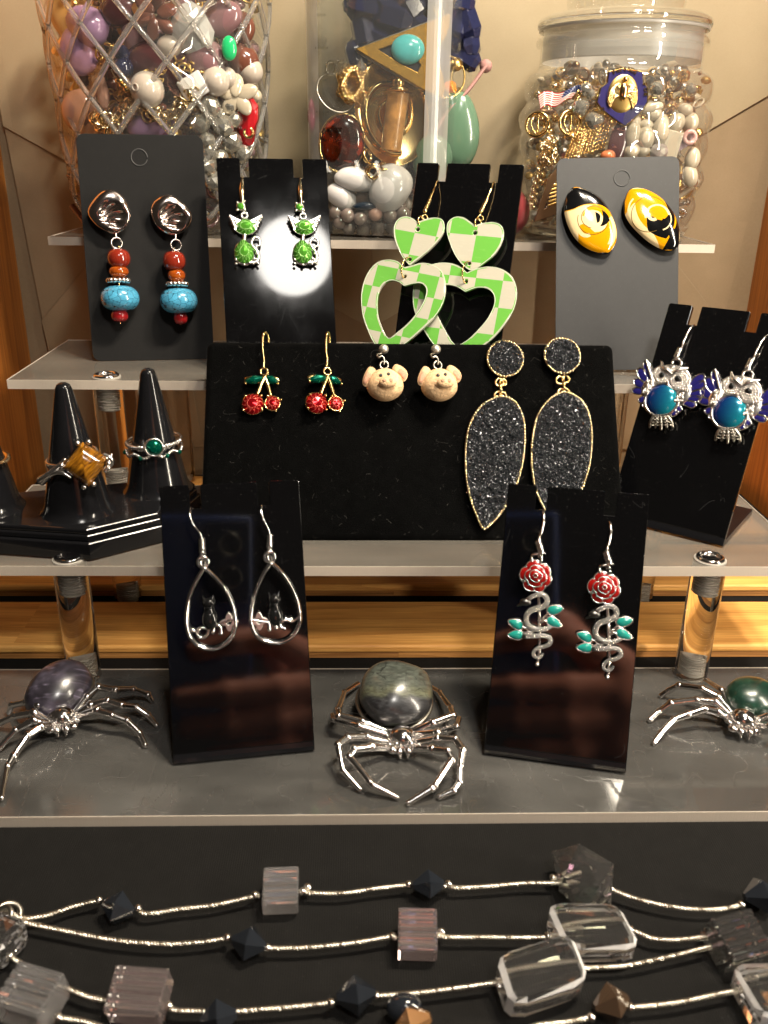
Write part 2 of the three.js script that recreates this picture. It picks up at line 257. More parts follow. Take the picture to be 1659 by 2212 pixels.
// ------------------------------------------------------------------ the stepped acrylic riser: four plates and their screwed posts
{
  const o = thing('display_riser', 'clear acrylic riser of four stepped shelves on screwed round posts', 'display riser', V(0, 0, 0));
  const dust = tex(512, 512, (x, y, u, v) => { const c = 150 + 50 * fbm(u * 6, v * 6, 8) + (hash(x, y, 4) > 0.9985 ? 70 : 0); return [c, c * 0.96, c * 0.9]; });
  const smear = tex(512, 512, (x, y, u, v) => { const k = fbm(u * 5, v * 9, 41), sc = Math.abs(vnoise(u * 60, v * 7, 3) - 0.5) < 0.02 ? 120 : 0; return [0, 30 + 150 * k * k + sc, 0]; }, { srgb: false });
  const dustN = canvasTex(1024, 512, (c, w, h) => { const im = c.createImageData(w, h), d = im.data; for (let i = 0; i < w * h; i++) { const x = i % w, y = (i / w) | 0, k = 110 + 90 * fbm(x / 110, y / 90, 8) + (hash(x, y, 4) > 0.999 ? 90 : 0); d[i * 4] = k; d[i * 4 + 1] = k * 0.985; d[i * 4 + 2] = k * 0.96; d[i * 4 + 3] = 255; } c.putImageData(im, 0, 0); seed = 808;
    for (let i = 0; i < 90; i++) { c.strokeStyle = `rgba(255,252,245,${rr(0.15, 0.6)})`; c.lineWidth = rr(0.5, 1.1); const x = rr(0, w), y = rr(0, h); c.beginPath(); c.moveTo(x, y); c.quadraticCurveTo(x + rr(-30, 30), y + rr(-20, 20), x + rr(-60, 60), y + rr(-40, 40)); c.stroke(); } for (let i = 0; i < 260; i++) { c.fillStyle = `rgba(255,252,245,${rr(0.3, 0.9)})`; const r = rr(0.6, 2); c.fillRect(rr(0, w), rr(0, h), r, r); } });
  const clear = phy({ map: dustN, transmission: 0.84, thickness: 0, roughness: 0.4, roughnessMap: smear, ior: 1.52 });
  const film = phy({ map: dust, transmission: 0.74, thickness: 0, roughness: 0.1, ior: 1.49 });
  const edge = phy({ color: lin(0.75, 0.66, 0.56), transmission: 0.45, thickness: 0, roughness: 0.55, ior: 1.49 });
  const sawn = tex(512, 32, (x, y) => 120 + 100 * hash(x, 0, 2) * (0.6 + 0.4 * hash(x, y >> 3, 3)), { srgb: false, rep: [10, 1] }); edge.bumpMap = sawn; edge.bumpScale = 0.0002;
  PLY.forEach((y, i) => {
    const w = XR - XL, x = (XL + XR) / 2, zf = Z0 - i * PD, mat = i ? film : clear;
    const pl = part(o, 'plate', new THREE.BoxGeometry(w - 0.0006, T - 0.0004, DEP - 0.0006).translate(x, y - T / 2, zf - DEP / 2), mat);
    const rim = [new THREE.BoxGeometry(w, T, 0.0003).translate(x, y - T / 2, zf), new THREE.BoxGeometry(w, T, 0.0003).translate(x, y - T / 2, zf - DEP), new THREE.BoxGeometry(0.0003, T, DEP - 0.0008).translate(XL, y - T / 2, zf - DEP / 2), new THREE.BoxGeometry(0.0003, T, DEP - 0.0008).translate(XR, y - T / 2, zf - DEP / 2)];
    part(pl, 'sawn_edge', rim, edge);
  });
  const post = phy({ color: lin(0.98, 0.95, 0.9), transmission: 1, thickness: 0.01, roughness: 0.02, ior: 1.49 }), frost = phy({ color: lin(0.4, 0.37, 0.33), roughness: 0.3, transmission: 0.15, thickness: 0 });
  const thread = (c, r, h) => { const pts = []; for (let k = 0; k <= 130; k++) { const a = k / 130 * Math.PI * 2 * 8; pts.push(V(c.x + Math.cos(a) * r, c.y + h * k / 130, c.z + Math.sin(a) * r)); } return [sweep(pts, 0.0006, { n: 260, m: 6 }), cyl(c, V(c.x, c.y + h, c.z), r * 0.92, r * 0.92, 20)]; };
  const addPost = (x, z, y0, y1, ringTop) => {
    const p = part(o, 'post', cyl(V(x, y0 + 0.0002, z), V(x, y1 - T - 0.0002, z), 0.0066, 0.0066, 40), post);
    part(p, 'screw_thread', [thread(V(x, y1 - T - 0.0105, z), 0.0028, 0.01), thread(V(x, y0 + 0.001, z), 0.0028, 0.009)], frost);
    if (ringTop) part(p, 'screw_head', [new THREE.TorusGeometry(0.0045, 0.0011, 10, 32).rotateX(Math.PI / 2).translate(x, y1 + 0.0006, z), cyl(V(x, y1 + 0.0002, z), V(x, y1 + 0.0007, z), 0.0042, 0.0042, 24)], M.chrome);
    if (ringTop) part(p, 'collar', cyl(V(x, y1 - T + 0.0004, z), V(x, y1 + 0.0003, z), 0.0062, 0.0062, 32), frost);
  };
  const PX = [-0.11107, 0.13895];
  for (const x of PX) for (let i = 1; i < 4; i++) addPost(x, Z0 - i * PD - 0.0066, PLY[i - 1], PLY[i], true);
  for (const x of PX) for (let i = 1; i < 4; i++) addPost(x, Z0 - i * PD - DEP + 0.008, -0.0002, PLY[i], false);
}

// ------------------------------------------------------------------ black acrylic earring stands
const dusty = (sd, n, hairs) => canvasTex(512, 1024, (c, w, h) => {
  c.fillStyle = '#060607'; c.fillRect(0, 0, w, h); seed = sd;
  for (let i = 0; i < n; i++) { const y = rr(0, 1), top = Math.pow(y, 2.2); c.fillStyle = `rgba(210,205,195,${rr(0.12, 0.7)})`; const r = rr(0.5, 1.6); c.fillRect(rr(0, w), top * h, r, r); }
  for (let i = 0; i < hairs; i++) { c.strokeStyle = `rgba(190,190,190,${rr(0.12, 0.3)})`; c.lineWidth = rr(0.6, 1.2); let x = rr(0, w), y = rr(0, h); c.beginPath(); c.moveTo(x, y); c.bezierCurveTo(x + rr(-40, 40), y + rr(-40, 40), x + rr(-60, 60), y + rr(-40, 60), x + rr(-60, 60), y + rr(-60, 60)); c.stroke(); }
  for (let i = 0; i < hairs; i++) { c.strokeStyle = 'rgba(120,120,125,0.12)'; c.lineWidth = 0.7; const x = rr(0, w), y = rr(0, h); c.beginPath(); c.moveTo(x, y); c.lineTo(x + rr(-90, 90), y + rr(-12, 12)); c.stroke(); }
});
const SW = 0.0495, SH = 0.0985, TH = 0.0026;
const S = {
  cat: leaning(-0.0639, PLY[0], -0.2508, R(8.6), R(25.4)), rose: leaning(0.0453, PLY[0], -0.2558, R(-13), R(24.8)), owl: leaning(0.1083, PLY[1], -0.349, R(-37.3), R(27.3)),
  gemcat: leaning(-0.0579, PLY[2], -0.3873, R(8.6), R(23.6)), heart: leaning(0.0149, PLY[2], -0.3993, R(-17.7), R(24.9)),
};
const smudge = canvasTex(512, 1024, (c, w, h) => { const im = c.createImageData(w, h), d = im.data; for (let i = 0; i < w * h; i++) { const x = i % w, y = (i / w) | 0, k = 90 + 120 * Math.pow(fbm(x / 90, y / 120, 61), 2); d[i * 4] = d[i * 4 + 1] = d[i * 4 + 2] = k; d[i * 4 + 3] = 255; } c.putImageData(im, 0, 0); seed = 909;
  for (let i = 0; i < 130; i++) { c.strokeStyle = `rgba(255,255,255,${rr(0.15, 0.6)})`; c.lineWidth = rr(0.6, 1.6); const x = rr(0, w), y = rr(0, h), l = rr(10, 90), a = rr(1.1, 2.0) + (rnd() < 0.3 ? 1.2 : 0); c.beginPath(); c.moveTo(x, y); c.lineTo(x + Math.cos(a) * l, y + Math.sin(a) * l); c.stroke(); } });
smudge.colorSpace = THREE.NoColorSpace;
function earringStand(fr, label, sd, rough = 0.05) {
  const o = thing('earring_stand', label, 'earring stand', fr.o, 'black slotted earring stands', fr.q);
  const s = new THREE.Shape(), r = 0.0009, nd = 0.0086, sl = [[0.0103, 0.0142], [0.0343, 0.0385]];
  const y0 = 0.0042, pts = [[0, y0], [SW, y0], [SW, SH], [sl[1][1], SH], [sl[1][1], SH - nd], [sl[1][0], SH - nd], [sl[1][0], SH], [sl[0][1], SH], [sl[0][1], SH - nd], [sl[0][0], SH - nd], [sl[0][0], SH], [0, SH]];
  const n = pts.length, round = new Set([2, 3, 6, 7, 10, 11]);
  pts.forEach((p, i) => {
    const a = pts[(i + n - 1) % n], b = pts[(i + 1) % n], t = (q) => { const d = Math.hypot(q[0] - p[0], q[1] - p[1]); return [p[0] + (q[0] - p[0]) * r / d, p[1] + (q[1] - p[1]) * r / d]; };
    if (!round.has(i)) { i ? s.lineTo(...p) : s.moveTo(...p); return; }
    s.lineTo(...t(a)); s.quadraticCurveTo(...p, ...t(b));
  });
  const g = ext(s, TH, 0.0003).translate(0, 0, -TH), uv = g.attributes.uv, p = g.attributes.position;
  for (let i = 0; i < uv.count; i++) uv.setXY(i, p.getX(i) / SW, p.getY(i) / SH);
  const mat = phy({ map: dusty(sd, 420, 9), roughness: rough * 2.2, roughnessMap: smudge, ior: 1.62 });
  part(o, 'panel', g, mat);
  // bend and foot run back under the panel
  const tl = Math.acos(fr.n.clone().setY(0).normalize().dot(fr.n)), back = new THREE.Shape();
  const dir = V(0, Math.sin(tl), -Math.cos(tl)), up = V(0, Math.cos(tl), Math.sin(tl));          // level backwards, and upright, in the panel's axes
  const prof = (k, m) => { const a = dir.clone().multiplyScalar(k).addScaledVector(up, m); return a; };
  const path = [V(0, y0, 0), V(0, 0.0025, 0), prof(0.0006, 0.0009), prof(0.0022, 0.00005), prof(0.045, 0.00005), prof(0.045, TH), prof(0.0035, TH), prof(0.0026, TH + 0.0012), V(0, y0, -TH)];
  path.forEach((q, i) => (i ? back.lineTo(-q.z, q.y) : back.moveTo(-q.z, q.y)));
  part(o, 'foot', new THREE.ExtrudeGeometry(back, { depth: SW - 0.0006, bevelEnabled: true, bevelThickness: 0.0003, bevelSize: 0.0002, bevelOffset: -0.0002, bevelSegments: 2 }).rotateY(Math.PI / 2).translate(0.0003, 0, 0), phy({ color: lin(0.006, 0.006, 0.007), roughness: 0.08 }));
  return o;
}
earringStand(S.cat, 'black acrylic slotted stand holding the black cat teardrop earrings', 11);
earringStand(S.rose, 'black acrylic slotted stand holding the rose and snake earrings', 12);
earringStand(S.owl, 'black acrylic slotted stand turned sideways holding the owl earrings', 13, 0.12);
earringStand(S.gemcat, 'black acrylic slotted stand holding the green crystal cat earrings', 14, 0.045);
earringStand(S.heart, 'black acrylic slotted stand behind the checkered heart earrings', 15);

// ------------------------------------------------------------------ earring cards
const CARD = {};
function earCard(key, fr, w, h, label, hole, col, rough) {
  const o = thing('earring_card', label, 'earring card', fr.o, null, fr.q), s = new THREE.Shape(), r = 0.0042;
  s.moveTo(r, 0); s.lineTo(w - r, 0); s.quadraticCurveTo(w, 0, w, r); s.lineTo(w, h - r); s.quadraticCurveTo(w, h, w - r, h); s.lineTo(r, h); s.quadraticCurveTo(0, h, 0, h - r); s.lineTo(0, r); s.quadraticCurveTo(0, 0, r, 0);
  const m = tex(512, 512, (x, y, u, v) => { const k = col + 5 * hash(x, y, 3) + 6 * fbm(u * 30, v * 30, 4) + (hash(x, y, 8) > 0.9996 ? 60 : 0); return [k + 1, k, k]; }, { rep: [14, 14] });
  part(o, 'paper', ext(s, 0.0006, 0.0001, 1).translate(0, 0, -0.0006), phy({ map: m, roughness: rough, specularIntensity: 0.7, sheen: 0.2, sheenColor: lin(0.3, 0.3, 0.32) }));
  const c = fr.L(hole, 0);
  part(o, 'punched_hole', torus(V(c.x, c.y, 0.0001), 0.0036, 0.00026, Z1, 40, 6, Math.PI * 1.92), std({ color: lin(0.05, 0.05, 0.05), roughness: 0.5 }));
  CARD[key] = fr;
}
earCard('L', leaning(-0.1255, PLY[2], -0.4151, R(6.9), R(11.5)), 0.0565, 0.1015, 'black rounded card under the left jar holding the turquoise drop earrings', kD(443, 187), 9, 0.85);
{
  const fr = leaning(0.0925, PLY[2], -0.4035, R(-5.5), R(21)), a = R(2.0), e2 = fr.e.clone().multiplyScalar(Math.cos(a)).addScaledVector(fr.up, Math.sin(a)), u2 = fr.up.clone().multiplyScalar(Math.cos(a)).addScaledVector(fr.e, -Math.sin(a));
  earCard('R', new Frame(fr.o.clone().setY(PLY[2]).addScaledVector(fr.n, 0.0003), e2, u2), 0.0563, 0.0985, 'dark grey rounded card under the right jar holding the yellow swirl earrings', kC(778, 1075), 30, 0.5);
}

// ------------------------------------------------------------------ black velvet display pad
const VEL = leaning(-0.0639, PLY[1], -0.325, R(0.3), R(33.8)), VW = 0.1742, VH = 0.0848;
{
  const o = thing('velvet_pad', 'black velvet covered ramp holding cherry, pig and druzy earrings', 'jewelry display', VEL.o, null, VEL.q);
  const fuzz = canvasTex(2048, 1024, (c, w, h) => { const im = c.createImageData(w, h), d = im.data; for (let i = 0; i < w * h; i++) { const x = i % w, y = (i / w) | 0, n = hash(x >> 1, y >> 1, 1), k = 2 + 8 * hash(x, y, 2) * fbm(x / 40, y / 40, 6) + (n > 0.992 ? 30 * hash(x, y, 5) : 0); d[i * 4] = d[i * 4 + 1] = d[i * 4 + 2] = k; d[i * 4 + 3] = 255; } c.putImageData(im, 0, 0); seed = 5150;
    for (let i = 0; i < 520; i++) { c.strokeStyle = `rgba(190,185,175,${rr(0.1, 0.42)})`; c.lineWidth = rr(0.7, 1.5); const x = rr(0, w), y = rr(0, h), l = rr(3, 16), a = rr(0, 6.3); c.beginPath(); c.moveTo(x, y); c.quadraticCurveTo(x + Math.cos(a) * l, y + Math.sin(a) * l, x + Math.cos(a + rr(-1, 1)) * l * 1.6, y + Math.sin(a + rr(-1, 1)) * l * 1.6); c.stroke(); }
    for (let i = 0; i < 14; i++) { c.strokeStyle = `rgba(170,165,155,${rr(0.15, 0.3)})`; c.lineWidth = 1.4; const x = rr(0, w), y = rr(0, h); c.beginPath(); c.moveTo(x, y); c.bezierCurveTo(x + rr(-30, 30), y + rr(-30, 30), x + rr(-50, 50), y + rr(-40, 40), x + rr(-60, 60), y + rr(-40, 40)); c.stroke(); } });
  const nap = tex(1024, 1024, (x, y) => 255 * hash(x, y, 7), { srgb: false, rep: [1, 1] });
  const vm = phy({ map: fuzz, bumpMap: nap, bumpScale: 0.0002, roughness: 1, specularIntensity: 0.1, sheen: 0.1, sheenColor: lin(0.3, 0.29, 0.28), sheenRoughness: 0.6 });
  const g = new RoundedBoxGeometry(VW, VH + 0.0015, 0.007, 6, 0.003).translate(VW / 2, VH / 2 + 0.0008, -0.0035), p = g.attributes.position, uv = g.attributes.uv;
  for (let i = 0; i < uv.count; i++) uv.setXY(i, p.getX(i) / VW, p.getY(i) / VW * 2);
  part(o, 'velvet_face', g, vm);
  const t = R(33.8), wedge = new THREE.Shape(); wedge.moveTo(0, 0.004); wedge.lineTo(0.006, 0.0025); wedge.lineTo(Math.cos(t) * VH * 0.75 + 0.008, 0.016); wedge.lineTo(0.008, VH * 0.7);
  part(o, 'easel_back', new THREE.ExtrudeGeometry(wedge, { depth: VW * 0.5, bevelEnabled: false }).rotateY(Math.PI / 2).translate(VW * 0.25, 0, 0), std({ color: lin(0.01, 0.01, 0.01), roughness: 1 }));
  // stray fibres standing along the rim
  const hair = []; seed = 77;
  for (let i = 0; i < 1500; i++) {
    const s = rnd(), side = rnd(); let x, y, nx, ny;
    if (side < 0.6) { x = rr(0.002, VW - 0.002); y = VH + 0.0015; nx = 0; ny = 1; } else if (side < 0.8) { x = VW; y = rr(0.002, VH); nx = 1; ny = 0; } else { x = 0; y = rr(0.002, VH); nx = -1; ny = 0; }
    const l = rr(0.0003, 0.0008), a = V(x, y, -rr(0.001, 0.005)), b = a.clone().add(V(nx * l + rr(-1, 1) * l * 0.5, ny * l + rr(-1, 1) * l * 0.5, rr(-0.3, 0.6) * l));
    hair.push(new THREE.CylinderGeometry(0.00003, 0.00006, l * 1.4, 3, 1, true).applyQuaternion(new THREE.Quaternion().setFromUnitVectors(Y1, b.clone().sub(a).normalize())).translate(a.x, a.y, a.z));
  }
  part(o, 'nap_fibres', hair, std({ color: lin(0.03, 0.03, 0.03), roughness: 1 }), undefined, 'stuff');
}
// ------------------------------------------------------------------ small fittings shared by the earrings
const mm = (v) => v / 1000;
const coil = (a, b, r, turns, w) => { const d = b.clone().sub(a), L = d.length(), ax = d.clone().normalize(), s = Math.abs(ax.z) < 0.9 ? Z1.clone().cross(ax).normalize() : X1.clone(), t = ax.clone().cross(s), pts = []; for (let k = 0; k <= turns * 10; k++) { const q = k / 10 * Math.PI * 2; pts.push(a.clone().addScaledVector(ax, L * k / (turns * 10)).addScaledVector(s, Math.cos(q) * r).addScaledVector(t, Math.sin(q) * r)); } return sweep(pts, w, { n: turns * 12, m: 6 }); };
const V2 = (p) => new THREE.Vector2(p.x, p.y);
const centre = (ps) => { const c = V(0, 0, 0); ps.forEach((p) => c.add(p)); return c.multiplyScalar(1 / ps.length); };

// ---- drop earrings of dark metal, carnelian and turquoise on the left card
{
  const cell = (x, y, n, m, sd) => { let f1 = 9, f2 = 9; const ix = Math.floor(x), iy = Math.floor(y); for (let j = -1; j <= 1; j++) for (let i = -1; i <= 1; i++) { const cx = ix + i, cy = iy + j, wx = ((cx % n) + n) % n, d = Math.hypot(cx + hash(wx, cy, sd) - x, cy + hash(wx, cy, sd + 1) - y); if (d < f1) { f2 = f1; f1 = d; } else if (d < f2) f2 = d; } return f2 - f1; };
  const turqT = tex(512, 256, (x, y, u, v) => { const a = fbm(u * 6, v * 6, 2), wx = u * 16 + (fbm(u * 20, v * 12, 3) - 0.5) * 0.8, e = cell(wx, v * 7 + a * 0.5, 16, 7, 5), e2 = cell(u * 34, v * 15, 34, 15, 8), crack = e < 0.05 ? 0.5 : e2 < 0.05 ? 0.82 : 1, k = 0.82 + 0.34 * a, blk = Math.abs(v - 0.5) > 0.22 && fbm(u * 22, v * 16, 30) > 0.66 ? 0.16 : 1; return [78 * k * crack * blk, 160 * k * crack * blk, 196 * k * crack * blk]; });
  const turq = phy({ map: turqT, roughness: 0.22, clearcoat: 0.6, clearcoatRoughness: 0.08 });
  const carn = phy({ color: lin(0.2, 0.018, 0.008), roughness: 0.12, clearcoat: 0.8 }), amberT = tex(128, 128, (x, y, u, v) => { const k = fbm(u * 3, v * 14, 4); return [110 + 80 * k, 38 + 60 * k, 8 + 18 * k]; }), amber = phy({ map: amberT, roughness: 0.12, clearcoat: 0.8 }), coral = phy({ color: lin(0.27, 0.01, 0.012), roughness: 0.16, clearcoat: 0.7 });
  const fr = CARD.L, make = (label, out, loop, beads, dw) => {
    const a = kD(...out[0]), o = thing('drop_earring', label, 'earring', fr.at(a, mm(dw)), 'turquoise drop earrings', fr.q), L = fr.from(a, mm(dw)), pts = out.slice(1).map((p) => L(kD(...p))), c = centre(pts), rim = curveShape(pts.map((p) => p.clone().sub(c)), true, 72).slice(0, 72).reverse();
    const rmax = Math.max(...rim.map((q) => q.length()));
    const g = dome(rim, c, mm(3), { rings: 40, f: (x, y, s) => { const X = x / rmax, Y = y / rmax, e = Math.hypot(X - 0.1, Y + 0.12); const fan = Math.atan2(Y + 0.35, X + 0.75); return -mm(2.6) * Math.exp(-Math.pow(e / 0.5, 4)) + mm(0.7) * Math.sin(fan * 16 + e * 3) * Math.exp(-Math.pow(e / 0.5, 4)) + mm(0.5) * Math.sin(X * 5 - Y * 4) * s * (1 - s) * 3; } });
    part(o, 'metal_disc', g, M.gun);
    const l = L(kD(...loop), mm(dw + 1)), r = mm(2.4);
    part(o, 'wire_loop', [torus(V(l.x, l.y, l.z), r, mm(0.38), V(0.3, 0, 1)), cyl(V(l.x, l.y + r, l.z), V(l.x, l.y + r * 1.9, l.z - mm(0.6)), mm(0.45))], M.silver);
    beads.forEach(([k, x, y, rx, ry]) => {
      const p = L(kD(x, y), mm(dw + 1.2)), q = 0.0000862, R0 = rx * q, H = ry * q;
      if (k === 'spacer') { const g2 = [sph(p, R0 * 0.8, H * 0.7, R0 * 0.8)]; for (let i = 0; i < 14; i++) { const t = i / 14 * Math.PI * 2; g2.push(sph(V(p.x + Math.cos(t) * R0 * 0.85, p.y, p.z + Math.sin(t) * R0 * 0.85), H * 0.85, H * 0.85, H * 0.85, 10, 8)); } part(o, 'silver_spacer', g2, M.silver); return; }
      const prof = []; for (let i = 0; i <= 16; i++) { const t = i / 16 * Math.PI - Math.PI / 2; prof.push(new THREE.Vector2(Math.max(R0 * 0.12, R0 * Math.pow(Math.cos(t), 0.62)), H * Math.sin(t))); }
      part(o, k + '_bead', new THREE.LatheGeometry(prof, 36).translate(p.x, p.y, p.z), { carnelian: carn, amber, turquoise: turq, coral }[k]);
    });
    const t0 = L(kD(beads[0][1], beads[0][2] - beads[0][4] - 20), mm(dw + 1)), t1 = L(kD(beads[4][1], beads[4][2] + beads[4][4] + 6), mm(dw + 1.2));
    part(o, 'head_pin', cyl(t0, t1, mm(0.35)), M.gold);
  };
  make('left dark metal earring with turquoise bead on the black card, amber bead striped', [[268, 500], [145, 500], [185, 420], [240, 375], [300, 376], [358, 420], [388, 490], [385, 560], [352, 608], [300, 633], [250, 615], [185, 570]], [312, 682], [['carnelian', 325, 770, 61, 50], ['amber', 325, 845, 52, 30], ['spacer', 323, 898, 62, 17], ['turquoise', 332, 1000, 102, 67], ['coral', 330, 1100, 46, 33]], 4.5);
  make('right dark metal earring with turquoise bead on the black card, plain orange bead', [[628, 515], [507, 490], [525, 440], [578, 405], [622, 402], [680, 435], [740, 500], [748, 540], [724, 592], [680, 625], [628, 638], [570, 612], [527, 560]], [655, 692], [['carnelian', 645, 785, 61, 52], ['amber', 658, 868, 48, 33], ['spacer', 662, 918, 58, 17], ['turquoise', 672, 1015, 100, 68], ['coral', 682, 1112, 38, 36]], 4.5);
}

// ---- green crystal cats
{
  const fr = S.gemcat, a = kD(1050, 590), w0 = mm(3), L = fr.from(a, w0), q = 0.0000832, P = (x, y, w = 3) => L(kD(x, y), mm(w));
  const o = thing('cat_earring', 'green crystal cat earring hanging from the left slot of its stand', 'earring', fr.at(a, w0), 'green crystal cat earrings', fr.q);
  part(o, 'ear_hook', sweep([P(1048, 322, -2.5), P(1042, 306, -1), P(1036, 312, 0.8), P(1034, 350, 2), P(1036, 400, 3), P(1037, 450, 3)], (t) => mm(0.5) + mm(0.75) * Math.max(0, Math.sin((t - 0.3) * 1.45 * Math.PI)) * (t > 0.3 ? 1 : 0), { n: 40, m: 10 }), M.paleGold);
  const c1 = P(1030, 470), st = gem(ring2(10, 23 * q), c1, mm(0.9), mm(0.8)); part(o, 'small_green_crystal', st, M.green);
  const dots = (list, r, w) => list.map(([x, y]) => sph(P(x, y, w), r, r, r, 10, 8));
  const body = [dots([[1010, 447], [1050, 440], [1008, 490], [1052, 488]], mm(0.62), 3.4), sph(c1, 25 * q, 25 * q, mm(0.7)), torus(P(1050, 522), mm(1.3), mm(0.4)), cyl(P(1046, 490), P(1048, 515), mm(0.5))];
  for (const s of [-1, 1]) { const e = new THREE.Shape([[1057 + s * 96, 518], [1057 + s * 18, 556], [1057 + s * 62, 612]].map(([x, y]) => V2(P(x, y)))); body.push(ext(e, mm(1), 0.0002).translate(0, 0, mm(-0.3))); for (const [t, k] of [[0.05, 0], [0.28, 0], [0.5, 0], [0.75, 0], [0.35, 1], [0.6, 1], [0.85, 1], [0.7, 2]]) body.push(sph(P(1057 + s * (92 - 34 * t - 17 * k), 528 + 74 * t - 6 * k, 3.9), mm(0.72), mm(0.72), mm(0.65), 8, 6)); }
  const hc = P(1057, 588), bc = P(1048, 738);
  body.push(torus(hc, 1, mm(0.35)).translate(-hc.x, -hc.y, -hc.z).scale(62 * q, 44 * q, 1).translate(hc.x, hc.y, hc.z), sph(hc.clone().setZ(hc.z - mm(0.8)), 60 * q, 43 * q, mm(0.9)), sph(bc.clone().setZ(bc.z - mm(0.8)), 54 * q, 68 * q, mm(0.9)));
  body.push(cyl(P(1052, 632), P(1048, 665), mm(0.9)), sweep([P(1080, 795), P(1115, 790), P(1132, 760), P(1120, 725), P(1098, 700), P(1092, 672), P(1108, 650), P(1134, 656), P(1138, 690), P(1118, 704)], (t) => mm(0.85 - 0.3 * t), { n: 60 }));
  body.push(dots([[1000, 775], [1002, 800], [1096, 700], [1048, 806], [1128, 800], [1100, 800], [1120, 740], [1105, 770], [1118, 775]], mm(0.7), 3.6));
  part(o, 'silver_setting', body, M.silver);
  part(part(o, 'head_crystal', gem(ring2(14, 58 * q, 41 * q), hc, mm(2.1), mm(1), 0.5), M.green), 'facet_glints', gemGlints(ring2(14, 58 * q, 41 * q), hc, mm(2.1), 0.5), M.greenGlint);
  const tear = (Array.from({ length: 14 }, (_, k) => { const t = k / 14 * Math.PI * 2 + Math.PI / 2, y = Math.sin(t), x = Math.cos(t); return new THREE.Vector2(x * 52 * q * (y > 0 ? 1 - 0.62 * y * y : 1), (y > 0 ? y * 1.25 : y * 0.9) * 62 * q); }));
  part(part(o, 'body_crystal', gem(tear, bc, mm(2.4), mm(1), 0.45), M.green), 'facet_glints', gemGlints(tear, bc, mm(2.4), 0.45), M.greenGlint);
  dup(o, fr.at(kD(1388, 593), w0), 'green crystal cat earring hanging from the right slot of its stand');
}

